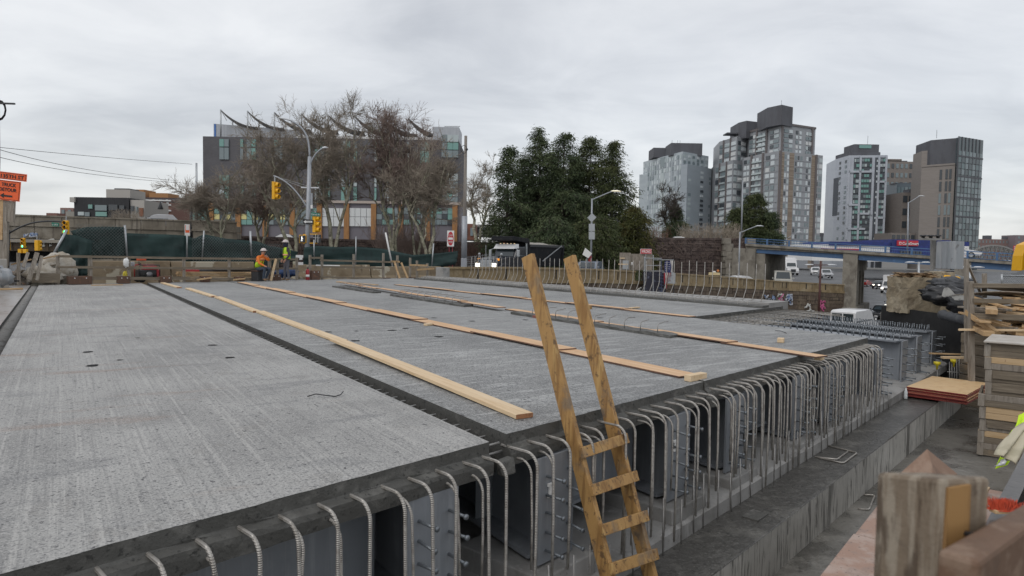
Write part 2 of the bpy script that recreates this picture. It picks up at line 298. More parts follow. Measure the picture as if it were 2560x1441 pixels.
for gi,b in enumerate(GB):
 bare=gi>=8;zt=(-.235 if not bare else-.215);zb0=-1.09 if not bare else-1.06
 base=G(0,b,zb0);g=thing('steel_girder',glab[gi],'girder',base,0,'bridge girders')
 p0=G(.03,b,0);p1=G(DL,b,0);s=DU.cross(ZV).normalized()
 wv=s*.20;tf=.032
 def slab_(z0,z1,hw,a0=.03,a1=DL,mb=None):
  q0=G(a0,b);q1=G(a1,b);h=s*hw
  return[q0-h+ZV*z0,q0+h+ZV*z0,q1+h+ZV*z0,q1-h+ZV*z0,q0-h+ZV*z1,q0+h+ZV*z1,q1+h+ZV*z1,q1-h+ZV*z1]
 MB().hexa(slab_(zt-tf,zt,.20)).build('top_flange',K['steel'],g)
 MB().hexa(slab_(zb0,zb0+tf,.21)).build('bottom_flange',K['steel'],g)
 MB().hexa(slab_(zb0+tf,zt-tf,.011)).build('web',K['steel'],g)
 hv=.225 if not bare else .205
 pl=MB().hexa([Q(.03,b-hv,zb0-.01),Q(.055,b-hv,zb0-.01),Q(.055,b+hv,zb0-.01),Q(.03,b+hv,zb0-.01),Q(.03,b-hv,zt+.004),Q(.055,b-hv,zt+.004),Q(.055,b+hv,zt+.004),Q(.03,b+hv,zt+.004)]).build('end_plate',K['steel'],g)
 for db in(-.13,.14):
  for k in range(5):
   z=zt-.14-k*.155+random.uniform(-.012,.012)
   if gi==3 and db>0 and k==1:continue
   d=(DN+ZV*random.uniform(-.12,.05)+DV*random.uniform(-.06,.06)).normalized()
   x=d.orthogonal().normalized();link('stud',STUD,g,frame(Q(.054,b+db,z),x,d.cross(x),d))
 if bare:
  for row in(-.11,.0,.11):
   if gi==8 and row==0:continue
   k=0;a=.12
   while a<5.6:
    d=(ZV+Vector((random.uniform(-.05,.05),random.uniform(-.05,.05),0))+(DV*.5 if(gi==10 and a<.8 and row==0)else Vector())).normalized();x=d.orthogonal().normalized()
    link('stud',STUDU,g,frame(G(a,b,zt-.002)+s*row,x,d.cross(x),d));a+=.165
 MB().hexa([G(.9,b,zb0+tf)-s*.19,G(.9,b,zb0+tf)+s*.19,G(.915,b,zb0+tf)+s*.19,G(.915,b,zb0+tf)-s*.19,G(.9,b,zt-tf)-s*.19,G(.9,b,zt-tf)+s*.19,G(.915,b,zt-tf)+s*.19,G(.915,b,zt-tf)-s*.19]).build('stiffener',K['steel'],g)
 if gi in(2,3):
  c=Q(.058,b-.10,zt-(.27 if gi==2 else .30));mb=MB()
  mb.obox(c+DN*.012,DV*.012,DN*.010,ZV*.045);mb.obox(c+DN*.012+ZV*.045,DV*.028,DN*.010,ZV*.012);mb.obox(c+DN*.012-ZV*.045,DV*.028,DN*.010,ZV*.012)
  mb.build('rebar_clip',K['white'],g)
 pz=zb(-1.24,b);pt=zb0-.012
 mb=MB();n0,n1=-.75,.205
 mb.hexa([Q(n1,b-.36,pz-.02),Q(n1,b+.36,pz-.02),Q(n0,b+.36,pz-.02),Q(n0,b-.36,pz-.02),Q(n1-.01,b-.35,pt-.02),Q(n1-.01,b+.35,pt-.02),Q(n0,b+.35,pt-.02),Q(n0,b-.35,pt-.02)])
 if pt-.02>pz:mb.build('pedestal',K['conc'],ab,bevel=.012)
dia={0:(0,1),1:(2,3),2:(4,5),3:(6,7)}
for k,(i,j)in dia.items():
 b0,b1=GB[i]+.25,GB[j]-.25
 o=thing('cross_frame',['dark grey cross frame plate in the bay at the lower left of the deck','grey cross frame plate in the bay behind the ladder','grey cross frame plate between the crowded rebars','dark cross frame plate in the bay near the deck end corner'][k],'cross frame',G(.4,(b0+b1)/2,-1.0),0,'cross frames between girders')
 MB().hexa([G(.42,b0,-.92),G(.42,b1,-.92),G(.44,b1,-.92),G(.44,b0,-.92),G(.42,b0,-.32),G(.42,b1,-.32),G(.44,b1,-.32),G(.44,b0,-.32)]).build('plate',K['steel'],o)
 MB().hexa([G(.34,b0,-.95),G(.34,b1,-.95),G(.50,b1,-.95),G(.50,b0,-.95),G(.34,b0,-.92),G(.34,b1,-.92),G(.50,b1,-.92),G(.50,b0,-.92)]).build('lower_angle',K['steel'],o)
# ================================================================ deck panels
def panel(name,label,a0,a1,b0,b1,top,front=True,z=0.0):
 o=thing(name,label,'bridge deck',G(a0,(b0+b1)/2,z-.22),0,'precast deck panels')
 nb=max(2,int((b1-b0)/.12));na=12
 prof=[(a0,-.002,0),(a0,-.085,0),(a0-.005,-.098,0),(a0-.055,-.118,0),(a0-.065,-.15,0),(a0-.06,-.232,0),(a0+.12,-.236,0)]if front else[(a0,-.002,0),(a0+.004,-.19,0)]
 top_m=MB();vs=[]
 jit=[random.uniform(-.007,.007)for _ in range(nb+1)]
 for i in range(nb+1):
  b=lerp(b0,b1,i/nb);vs.append(G(a0+jit[i],b,z))
 top_m.add(vs+[G(a1,b1,z),G(a1,b0,z)],[tuple(range(nb+3))]);top_m.build('slab_top',top,o)
 e=MB();k=len(prof)
 for i in range(nb+1):
  b=lerp(b0,b1,i/nb)
  for q,(a,dz,_)in enumerate(prof):e.v.append(tuple(G(a+(jit[i]if q==0 else random.uniform(-.006,.006)),b,z+dz+(0 if q==0 else random.uniform(-.004,.004)))))
 for i in range(nb):
  for j in range(k-1):a=i*k+j;e.f.append((a,a+k,a+k+1,a+1));e.m.append(0)
 e.f.append(tuple(range(k)));e.f.append(tuple(nb*k+j for j in range(k))[::-1]);e.m+=[0,0]
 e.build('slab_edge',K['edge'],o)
 sd=MB()
 for b,sgn in((b0,1),(b1,-1)):
  sd.quad(G(a0-.0,b,z-.002),G(a1,b,z-.002),G(a1,b+sgn*.002,z-.225),G(a0-.0,b+sgn*.002,z-.225))
  sd.quad(G(a0-.055,b-sgn*.03,z-.14),G(a1,b-sgn*.03,z-.14),G(a1,b-sgn*.03,z-.225),G(a0-.055,b-sgn*.03,z-.225))
 sd.quad(G(a0,b0,z-.236),G(a1,b0,z-.236),G(a1,b1,z-.236),G(a0,b1,z-.236));sd.quad(G(a1,b0,z-.002),G(a1,b1,z-.002),G(a1,b1,z-.236),G(a1,b0,z-.236))
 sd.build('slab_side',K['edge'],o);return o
P=[panel('deck_panel','wet muddy deck strip at the far left edge of the bridge',-6,DL,-7.6,-3.63,K['deck_w']),panel('deck_panel','smooth broomed grey deck panel filling the lower left foreground',0,DL,-3.385,0,K['deck_a']),panel('deck_panel','coarser deck panel carrying the pale pine planks',.06,DL,.235,3.44,K['deck_b']),panel('deck_panel','wide rough deck panel between the two plywood strips and the bare girders',.05,DL,3.452,9.56,K['deck_b'],z=.012),panel('deck_panel','far deck panel set back behind bare girders and exposed rebar mat',4.25,DL,9.575,15.2,K['deck_b'],z=.004)]
def hook(drop,reach,r=.0095,n=7):
 pts=[(0,-.12,0),(0,0,0)];rad=.11
 if reach>rad:pts.append((0,reach-rad,0))
 for i in range(1,8):
  t=math.pi/2*i/7;pts.append((0,reach-rad+rad*math.sin(t),-rad+rad*math.cos(t)))
 pts+=[(0,reach+.006,-rad-drop*.5),(0,reach,-rad-drop)]
 return MB().tube(pts,r,n)
HK=[hook(d,.205+.012*i,.0122).mesh('rebar',K['rebar'],True)for i,d in enumerate((1.02,.92,1.10,.84,1.18))]
HL=[hook(d,.10+.01*i,.0098).mesh('rebar',K['rebar'],True)for i,d in enumerate((.74,.86,.62,.98))]
def bars(p,b0,b1,step,lower,z=0.0,a=0.0):
 b=b0;i=0
 while b<b1:
  t=random.gauss(0,.022);lean=random.gauss(0,.018)
  if random.random()<.08:lean+=random.choice((-.05,.05))
  y=(DN+DV*t).normalized();zz=(ZV+DV*lean).normalized();x=y.cross(zz).normalized();y=zz.cross(x)
  link('rebar',random.choice(HK),p,frame(Q(.0-a,b+random.uniform(-.02,.02),z-.098),x,y,zz))
  if i%lower[1]in lower[0]:
   bb=b+random.uniform(.03,step*.7);lean=random.gauss(0,.03);y=DN.copy();zz=(ZV+DV*lean).normalized();x=y.cross(zz).normalized();y=zz.cross(x)
   link('rebar',random.choice(HL),p,frame(Q(.05-a,bb,z-.185),x,y,zz))
  b+=step;i+=1
bars(P[1],-3.3,-.02,.232,((0,2,3),5))
bars(P[2],.27,3.4,.232,((0,1,3),4))
bars(P[3],3.56,9.5,.205,((0,1,2),3),.012)
for i in range(34):
 b=.4+i*.285+random.uniform(-.05,.05);n=.27+random.uniform(-.01,.03);z0=zb(-1.415,b);h=random.uniform(.38,.62)
 tl=DV*random.uniform(-.03,.03)
 mb=MB().tube([Q(n,b,z0-.03),Q(n-.02,b,z0+h)+tl],.007,6);mb.build('starter_bar',K['rebar_d'],ab,True)
def dowels(p,a0,a1,b0,b1,step,z,r=.008):
 mb=MB().tube([Vector((0,0,0)),(G(0,b1)-G(0,b0))],r,6);me=mb.mesh('dowel_bar',K['rebar_d'],True);a=a0
 while a<a1:
  o=G(a+random.uniform(-.012,.012),b0,z);link('dowel_bar',me,p,Matrix.Translation(o));a+=step
dowels(P[0],.3,DL,-3.64,-3.375,.155,-.045,.009)
dowels(P[1],.08,DL,-.02,.16,.21,-.055,.0095)
dowels(P[1],.08,7,-.02,.2,.21,-.13,.0095)
mb=MB();mb.quad(G(0.3,-.05,-.21),G(0.3,.3,-.21),G(DL,.3,-.21),G(DL,-.05,-.21));mb.build('joint_form',K['edge'],P[1])
mb=MB();mb.quad(G(-6,-3.7,-.2),G(-6,-3.3,-.2),G(DL,-3.3,-.2),G(DL,-3.7,-.2));mb.build('joint_form',K['edge'],P[0])
for b0,b1,p in((.06,.20,P[1]),(3.38,3.49,P[2])):
 MB().hexa([Q(.02,b0,-.26),Q(.10,b0,-.26),Q(.10,b1,-.26),Q(.02,b1,-.26),Q(.0,b0,-.15),Q(.075,b0,-.15),Q(.075,b1,-.14),Q(.0,b1,-.14)]).build('haunch',K['edge'],p,bevel=.015)
for i in range(24):
 b=9.75+i*.235;aa=4.4-random.uniform(1.4,2.3)
 MB().tube([G(aa,b,-.075+random.uniform(-.01,.01)),G(4.4,b+random.uniform(-.02,.02),-.075)],.0085,5).build('mat_bar',K['rebar'],P[4],True)
 if i%4==1:MB().tube([G(aa+.2,b+.1,-.16),G(4.4,b+.1,-.16)],.0085,5).build('mat_bar',K['rebar'],P[4],True)
for i in range(4):
 a=3.0+i*.36;MB().tube([G(a,9.62,-.09),G(a,15.0,-.09)],.0085,5).build('mat_bar',K['rebar'],P[4],True)
HO=mat('wet_pocket',(.012,.012,.013),rough=.8,spec=.2)
for(x,y,r)in((220,880,.085),(230,914,.10),(530,863,.085),(574,894,.085),(300,900,.05),(980,826,.10),(820,830,.09),(1014,821,.09),(1097,842,.1),(890,852,.1),(1180,803,.1),(1085,795,.09),(1265,818,.1),(1500,795,.1),(1315,800,.08),(890,828,.05),(345,845,.04)):
 c=at(x,y,.0);bb=(c-E0).dot(Vector((DV.x,DV.y,0)));pi=1 if x<700 else(2 if y>815 else 3);zz=(.012 if pi==3 else 0)+.004;c=at(x,y,zz);mb=MB();n=11
 mb.add([c+Vector((math.cos(6.283*i/n)*r*random.uniform(.5,.95),math.sin(6.283*i/n)*r*random.uniform(.5,.95),0))for i in range(n)],[tuple(range(n))]);mb.build('pocket_hole',HO,P[pi])
for si,(a0,a1)in enumerate(((2.4,7.3),(9.45,14.15),(15.55,19.6))):
 o=thing('curb_strip',['low concrete curb strip with wide rebar loops behind the ladder','low concrete curb strip with rebar loops left of the ladder','farthest low concrete curb strip by the standing worker'][si],'curb strip',G((a0+a1)/2,6.45,.012),0,'curb strips on the deck')
 nb=26;e=MB();pr=[(-.17,.0),(-.165,.05),(.16,.055),(.17,0)];k=4
 for i in range(nb+1):
  a=lerp(a0,a1,i/nb)
  for(q,zz)in pr:e.v.append(tuple(G(a,6.28+q+random.uniform(-.012,.012),.013+zz+(random.uniform(-.012,.012)if zz else 0))))
 for i in range(nb):
  for j in range(3):x=i*k+j;e.f.append((x,x+k,x+k+1,x+1));e.m.append(0)
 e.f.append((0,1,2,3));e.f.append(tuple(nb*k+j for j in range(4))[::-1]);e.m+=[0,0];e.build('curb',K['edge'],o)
 na=int((a1-a0-.5)/.42)
 for i in range(na):
  a=a0+.35+i*.42;q0=G(a,6.2,.05);lp=[q0,q0+ZV*.13,q0+ZV*.17+DV*.05,q0+ZV*.175+DV*.33+DU*random.uniform(.05,.18),q0+ZV*.165+DV*.55+DU*random.uniform(.12,.3)]
  MB().tube(lp,.009,6).build('rebar_loop',K['rebar_d'],o,True)
 if si==0:
  for a in(4.7,6.3):MB().obox(G(a,6.14,.035),DV*.05,DU*.10,ZV*.03).build('brick_bit',mat('red_brick_bit',(.22,.08,.06),rough=.85),o)
pc=thing('parapet_base','low concrete parapet base with tall bent starter bars along the far right deck edge','parapet',G(13,14.5,0))
for(q0,q1,z1,nm)in((13.5,13.95,.07,'lower_step'),(13.95,15.35,.13,'upper_step')):
 e=MB();nb=40
 for i in range(nb+1):
  a=lerp(4.3,24.6,i/nb);sh=lerp(.35,-.7,i/nb)
  for(q,zz)in((q0,.005),(q0+.01,z1),(q1,z1),(q1+.02,-.3)):e.v.append(tuple(G(a,q+sh+random.uniform(-.01,.01),zz+(random.uniform(-.006,.006)if zz>.01 else 0))))
 for i in range(nb):
  for j in range(3):x=i*4+j;e.f.append((x,x+4,x+5,x+1));e.m.append(0)
 e.f.append((0,1,2,3));e.f.append(tuple(nb*4+j for j in range(4))[::-1]);e.m+=[0,0];e.build(nm,K['conc']if z1>.1 else K['edge'],pc)
i=0
na=62
for i in range(na):
 a=lerp(4.7,23.6,i/(na-1));sh=lerp(.35,-.7,(a-4.3)/20.3);q=14.25+sh+random.uniform(-.015,.015);p=G(a,q,.12);jz=random.uniform(-.03,.03);ln=DV*random.uniform(-.015,.015)
 if a<20.8:
  MB().tube([p,p+DV*.20+ZV*.30,p+DV*.245+ZV*.42,p+DV*.25+ZV*(1.12+jz)+ln],.0115,6).build('starter_bar',K['rebar'],pc,True)
 c=G(a+.1,13.75+sh,.06);MB().tube([c-DV*.22,c-DV*.2+ZV*.10,c-DV*.12+ZV*.13,c+DV*.25+ZV*.145],.0095,6).build('rebar_loop',K['rebar'],pc,True)
# ================================================================ loose timber on the deck
def plank(name,label,cat,p_near,p_far,wid,th,z,m,mend=None,group=None,bow=0.0,zf=None):
 """board lying on the deck; p_near/p_far: its left lower edge in the photograph, z its underside"""
 a=at(*p_near,z);b=at(*p_far,z if zf is None else zf);d=(b-a).normalized();s=Vector((d.y,-d.x,0)).normalized();u=s.cross(d)
 n=6;mb=MB();vs=[]
 for i in range(n+1):
  p=lerp(a,b,i/n)+u*(bow*math.sin(math.pi*i/n));q=s*wid;h=u*th;c=.004
  vs+=[p+s*c,p+q-s*c,p+q+u*c,p+q+h-u*c,p+q+h-s*c,p+h+s*c,p+h-u*c,p+u*c]
 fs=[]
 for i in range(n):
  for j in range(8):x=i*8+j;y=i*8+(j+1)%8;fs.append((x,x+8,y+8,y))
 mb.add(vs,fs);mb.k=1;mb.add([],[]);mb.f+=[tuple(range(8)),tuple(n*8+j for j in range(8))[::-1]];mb.m+=[1,1]
 return single(mb,name,[m,mend or m],label,cat,group,loc=a)
PG='pine planks laid in a row on the deck'
plank('plank','longest pale pine plank with cut end nearest the camera','plank',(1290,1049),(824,853),.172,.04,.004,K['pine'],K['pine_end'],PG,.006,.045)
plank('plank','second pine plank from the near end overlapped by the longest one','plank',(842,858),(640,782),.172,.04,.004,K['pine'],K['pine_end'],PG)
plank('plank','short middle pine plank in the row on the deck','plank',(632,782),(536,745),.17,.04,.004,K['pine'],K['pine_end'],PG)
plank('plank','fourth pine plank from the near end of the row','plank',(528,744),(463,723),.17,.04,.004,K['pine'],K['pine_end'],PG)
plank('plank','farthest short pine plank near the dark joint end','plank',(442,721),(401,709),.16,.04,.004,K['pine'],K['pine_end'],PG)
def strip(pix,n,wid,z,lab0,group,over=.12):
 a=at(*pix[0],z);b=at(*pix[1],z);d=(b-a).normalized();s=Vector((d.y,-d.x,0));tot=(b-a).length
 for i in range(n):
  t0,t1=tot*i/n-(over if i else 0),tot*(i+1)/n;j=random.uniform(-.012,.012)
  zo=.021 if i%2 else .002
  p0=a+d*t0+s*j+ZV*zo;p1=a+d*t1+s*j+ZV*(zo if i%2==0 else .02)
  mb=MB();q=s*(wid+random.uniform(-.006,.006));h=ZV*.019
  mb.k=0;mb.quad(p0+h,p0+q+h,p1+q+h,p1+h);mb.k=1
  mb.quad(p0,p1,p1+h,p0+h);mb.quad(p0+q,p0+q+h,p1+q+h,p1+q);mb.quad(p0,p0+h,p0+q+h,p0+q);mb.quad(p1,p1+q,p1+q+h,p1+h);mb.quad(p0,p0+q,p1+q,p1)
  single(mb,'plywood_strip',[K['ply'],K['ply_edge']],lab0[i],'plywood strip',group,loc=p0)
def ords(n,what):return[('%s, %s piece from near end'%(what,['first','second','third','fourth','fifth','sixth','seventh','eighth','ninth','tenth','eleventh'][i]))for i in range(n)]
strip(((1697,946),(592,708)),10,.33,.004,ords(10,'wide orange plywood strip down mid deck'),'wide plywood strip pieces')
strip(((2040,896),(1262,775)),5,.27,.018,ords(5,'narrow plywood strip overhanging the right deck edge'),'narrow plywood strip pieces')
strip(((1240,771),(850,709)),6,.27,.08,ords(6,'plywood strip passing over the curb loops'),'far narrow plywood strip pieces')
strip(((1722,794),(985,713)),7,.26,.018,ords(7,'farthest plywood strip before the bent parapet bars'),'far plywood strip pieces')
def block(c,d,l,wd,h,m,label,cat='wood block',name='wood_block',rz=0):
 d=Matrix.Rotation(rz,3,'Z')@d;s=Vector((d.y,-d.x,0));mb=MB().obox(c+ZV*h/2,d*l/2,s*wd/2,ZV*h/2);return single(mb,name,m,label,cat,loc=c,bevel=.004)
block(at(1072,814,.003),DU,.09,.19,.04,K['pine'],'small pine block beside the wide plywood strip',rz=.3)
block(at(1952,856,.014),DU,.10,.14,.07,K['pine'],'lone pine block near the right end of the deck',rz=.5)
block(at(1739,950,.003),DV,.32,.09,.07,K['pine'],'pine block wedged under the end of the wide plywood strip',rz=-.1)
block(at(2048,900,-.04),DV,.16,.09,.045,K['pine'],'pine block under the overhanging plywood end')
block(at(1472,773,.014),DU,.10,.14,.09,K['ladder'],'reddish wood block at the right ladder rail',rz=.2)
block(at(1586,771,.014),DV,.42,.09,.03,K['pine'],'short loose pine stick beyond the ladder top','wood stick','wood_stick')
block(at(268,714,.003),DV,1.0,.10,.03,K['lumber'],'thin tan stick lying at the far end of the left panel','wood stick','wood_stick',-.1)
plank('plank','grey edged board lying flat near the far end behind the worker','plank',(936,714),(840,706),.2,.035,.015,K['lumber'],None)
def wire(pts,r,label,z=.006,name='tie_wire'):
 ps=[at(x,y,z)+ZV*(r+dz)for(x,y,dz)in pts];return single(MB().tube(ps,r,5),name,K['dark'],label,'wire',loc=ps[0],smooth=True)
wire([(768,993,0),(790,992,.02),(815,993,.01),(838,993,.0),(852,991,.01),(858,986,.02)],.006,'bent black tie wire lying on the smooth deck panel')
wire([(1938,827,0),(1952,830,.01),(1966,834,0)],.006,'thin black rod lying near the right end of the deck',.016)
# ================================================================ ladder leaning on the deck edge
LD=[((1320,640),(1519,1441)),((1424,643),(1626,1441))]
n_base,z_base=.62,zb(-1.42,.9)
sl=(n_base-.05)/(0-z_base)
pn=(DN+ZV*sl).normalized()
def onlad(x,y):
 d=ray(x,y);p0=Q(.05,0,0);return CAM+d*((p0-CAM).dot(pn)/d.dot(pn))
lad=thing('ladder','job built wooden ladder leaning against the deck edge','ladder',onlad(1570,1441))
lax=[]
for(t,bq)in LD:
 p1=onlad(*t);p0=onlad(*bq);d=(p1-p0).normalized();p0=p0-d*.35;lax.append((p0,d))
 mb=MB();side=DV-d*DV.dot(d);mb.bar(p0,p1,.050,.125,side);o=mb.build('rail',K['ladder'],lad,bevel=.005)
def rung(yl,hh=.088):
 pts=[]
 for(p0,d),sg in zip(lax,(-1,1)):
  lo,hi=0.0,6.0
  for _ in range(40):
   md=(lo+hi)/2;v=p0+d*md-CAM;yy=CY-FPX*v.dot(up)/v.dot(fw)
   x=CX+FPX*v.dot(rt)/v.dot(fw);tgt=yl-.33*(x-1505)
   if yy>tgt:lo=md
   else:hi=md
  pts.append(p0+d*md)
 ax=(pts[1]-pts[0]).normalized();dm=lax[0][1];nn=ax.cross(dm).normalized();nn=nn if nn.dot(CAM-pts[0])>0 else-nn
 a,b=pts[0]-ax*.045+nn*.086,pts[1]+ax*.05+nn*.086
 mb=MB();mb.bar(a,b,hh,.038,dm);rg=mb.build('rung',K['ladder'],lad,bevel=.004)
 for(e,s_)in((a,1),(b,-1)):
  for k in(-.022,.024):
   q=e+ax*s_*(.05+k*.5)+dm*k+nn*.019;MB().tube([q,q+nn*.003],.0045,6).build('nail',K['dark'],rg)
for yl in(1114,1215,1322,1425):rung(yl)
# ================================================================ ledge and pit litter
def ubar(pix,z0,label,r=.011):
 pts=[]
 for(x,y)in pix:
  z=z0
  for _ in range(20):z=zb(z0,bz(at(x,y,z)))
  pts.append(at(x,y,z)+ZV*(r+.004))
 out=[pts[0]]
 for i in range(1,len(pts)-1):
  a,b,c=pts[i-1],pts[i],pts[i+1]
  for t in(0,.25,.5,.75,1):
   p=b+(a-b).normalized()*.05;q=b+(c-b).normalized()*.05;out.append(lerp(lerp(p,b,t),lerp(b,q,t),t))
 out.append(pts[-1]);return single(MB().tube(out,r,7),'stirrup_bar',K['rebar'],label,'rebar',loc=pts[0],smooth=True)
ubar([(2070,1117),(2143,1135),(2108,1161),(2047,1148)],-1.415,'outer U shaped stirrup bar lying on the wet ledge')
ubar([(2119,1132),(2092,1152),(2037,1145)],-1.415,'inner bent stirrup bar lying inside the other on the ledge')
ubar([(2160,1240),(2187,1241),(2172,1278),(2144,1275)],FLOOR,'bent stirrup bar lying on the pit floor below the ledge')
for(x,y,l,lb)in((1888,1290,.22,'dark scrap of board lying on the near part of the wet ledge'),):
 c=at(x,y,-1.40);single(MB().obox(c,DV*.14,DN*.09,ZV*.012),'board_scrap',K['edge'],lb,'scrap',loc=c)
K['ply_y']=mat('yellow_plywood',(.66,.46,.25),[((.56,.36,.18),6,.48,.64,.7),((.72,.55,.34),(2,9,2),.5,.66,.6)],.5)
K['red_edge']=mat('red_sealed_edge',(.26,.035,.032),[((.13,.03,.028),(4,4,60),.45,.6,.7)],.6)
zs=zb(-1.41,11.6);pl4=[at(2266,967,zs+.20),at(2338,995,zs+.16),at(2400,951,zs+.2),at(2340,937,zs+.2)]
e1=(pl4[3]-pl4[0]);e1.z=0;e2=Vector((e1.y,-e1.x,0)).normalized()*.98;o0=pl4[0].copy();e1=e1.normalized()*1.75
nsh=9
for i in range(nsh):
 z=zs+.02+i*.0205;j=Vector((random.uniform(-.02,.02),random.uniform(-.02,.02),0))*(i<nsh-1);p=Vector((o0.x,o0.y,z))+j;h=ZV*.018
 mb=MB();mb.quad(p+h,p+e2+h,p+e2+e1+h,p+e1+h);mb.k=1
 mb.quad(p,p+e2,p+e2+h,p+h);mb.quad(p+e2,p+e2+e1,p+e2+e1+h,p+e2+h);mb.quad(p+e1,p,p+h,p+e1+h);mb.quad(p+e2+e1,p+e1,p+e1+h,p+e2+e1+h);mb.quad(p,p+e1,p+e1+e2,p+e2)
 single(mb,'plywood_sheet',[K['ply_y'],K['red_edge']],['lowest','second lowest','third lowest','fourth lowest','middle','fourth highest','third highest','second highest','topmost'][i]+' red edged plywood sheet of the stack on the ledge','plywood sheet','red edged plywood stack',loc=p)
bc=at(2264,998,zb(-1.41,11.0));bot=thing('water_bottle','small clear plastic water bottle by the plywood stack','bottle',bc)
K['pet']=mat('clear_plastic',(.62,.66,.67),rough=.1,spec=.7)
mb=MB().tube([bc,bc+ZV*.01,bc+ZV*.07,bc+ZV*.08,bc+ZV*.13,bc+ZV*.165,bc+ZV*.19],[.028,.032,.032,.029,.032,.018,.013],10);mb.build('body',K['pet'],bot,True)
MB().tube([bc+ZV*.19,bc+ZV*.205],.015,8).build('cap',K['white'],bot)
# ================================================================ right bank: black sheet, timber cribbing, guard rail
BY=17.0
bs=thing('black_form_sheet','tall black sheet standing behind the bare girder ends','form sheet',at(2400,1000,-1.7))
c0=atY(2205,800,18.4);c1=atY(2412,800,15.2)
def vwall(mb,p,q,z0,z1,th):
 d=(q-p);d.z=0;s=Vector((d.y,-d.x,0)).normalized()*th;a=Vector((p.x,p.y,z0));b=Vector((q.x,q.y,z0));h=ZV*(z1-z0)
 return mb.hexa([a,b,b+s,a+s,a+h,b+h,b+s+h,a+s+h])
vwall(MB(),c0,c1,-2.1,zat(792,2400,15.2),.03).build('sheet',K['black'],bs)
MB().bar(Vector((c1.x+.02,c1.y-.06,-2.0)),Vector((c1.x+.02,c1.y-.06,zat(800,2412,15.2))),.03,.05).build('edge_batten',K['grey_wood'],bs)
tl=atY(2240,790,17.6);tr=atY(2430,800,15.4)
MB().hexa([c0+Vector((0,.1,-.9)),c1+Vector((0,.1,-.9)),c1+Vector((9,9,-.9)),c0+Vector((7,9,-.9)),Vector((c0.x,c0.y+.1,-.03)),Vector((c1.x,c1.y+.1,-.03)),Vector((c1.x+9,c1.y+9,-.03)),Vector((c0.x+7,c0.y+9,-.03))]).build('fill_bank',K['mud'],bs)
cw=thing('timber_crib','weathered timber crib wall of stacked baulks below the lumber pile','crib wall',atY(2430,1000,14.2))
q0=atY(2404,800,14.6);q1=atY(2620,800,12.9)
for i in range(9):
 z1=zat(832,2410,14.6)-i*.225;a=q0+DN*0;mb=MB();j=random.uniform(-.03,.03)
 vwall(mb,q0+Vector((j,j,0)),q1+Vector((j,j,0)),z1-.215,z1,-.18);mb.build('baulk',K['grey_wood_h'],cw,bevel=.015)
gr=thing('timber_guard_rail','grey timber guard rail with a tall doubled post before the lumber pile','guard rail',atY(2425,960,13.6))
def vpost(parent,px,y0,y1,Y,wd,dp,m,name='post',lean=0.0):
 b=atY(px,y0,Y);t=atY(px+lean,y1,Y);return MB().bar(b,t,wd,dp,(1,0,0)).build(name,m,parent,bevel=.006)
vpost(gr,2416,905,648,13.7,.05,.09,K['grey_wood']);vpost(gr,2429,985,704,13.55,.095,.09,K['grey_wood'],lean=-3);vpost(gr,2461,745,684,15.2,.09,.05,K['grey_wood'])
for(ya,yb)in((714,716),(752,756),(790,797)):
 MB().bar(atY(2434,ya,13.5),atY(2600,yb,12.6),.04,.085 if ya<790 else .11).build('rail',K['grey_wood_h'],gr,bevel=.005)
MB().bar(atY(2421,665,13.9),atY(2452,735,15.5),.04,.09,(1,0,0)).build('brace',K['grey_wood'],gr)
random.seed(21)
def stick(c,d,l,wd,h,m,label,group,name='lumber_piece',cat='lumber'):
 d=Vector(d).normalized();s=d.cross(ZV).normalized()if abs(d.z)<.9 else Vector((1,0,0));u=s.cross(d);mb=MB().obox(c,s*wd/2,d*l/2,u*h/2)
 return single(mb,name,m,label,cat,group,loc=c,bevel=.005)
LL='tan offcut of lumber tossed in the pile behind the guard rail'
for i in range(84):
 x=random.uniform(2447,2610);y=random.uniform(742,832);Y=random.uniform(13.6,15.4)-(y-742)/84*.5
 h=random.uniform(-.9,.9);stick(atY(x,y,Y),(math.sin(h)*1,-math.cos(h),random.uniform(-.22,.16)),random.uniform(.45,1.3),random.choice((.09,.09,.14,.19)),random.choice((.04,.04,.09)),random.choice((K['lumber'],K['lumber'],K['pine'],K['grey_wood'])),LL,'lumber pile offcuts')
for i,(x,y)in enumerate(()):
 stick(atY(x,y,13.75),(.35,.6,.62),1.1,.12,.04,K['grey_wood']if i else K['lumber'],LL,'lumber pile offcuts')
single(MB().obox(atY(2456,808,13.4),Vector((.11,.05,-.02)),Vector((-.10,.28,.18)),Vector((.0,-.02,.045))),'lumber_piece',K['lumber'],'thick tan wood wedge at the near left corner of the pile','lumber',loc=atY(2456,808,13.4))
for i,(x,y,Y,lb)in enumerate(((2505,735,14.6,'lower thin grey plywood sheet laid on the lumber pile'),(2525,722,15.0,'upper bowed plywood sheet laid on the lumber pile'))):
 c=atY(x,y,Y);mb=MB().grid(lambda u,v:c+Vector(((u-.5)*1.5,(v-.5)*.9,(.05 if i else .02)*math.sin(u*5)-.12*(v-.5))),8,3);o=single(mb,'plywood_sheet',K['grey_wood'],lb,'plywood sheet','sheets on the lumber pile',loc=c)
 sm=o.modifiers.new('thick','SOLIDIFY');sm.thickness=.018
MB().hexa([atY(2438,862,14.9),atY(2640,866,12.9),atY(2640,850,16.5),atY(2438,850,17.5),atY(2438,826,14.9),atY(2640,828,12.9),atY(2640,775,16.5),atY(2438,775,17.5)]).build('fill_bed',K['mud'],cw)
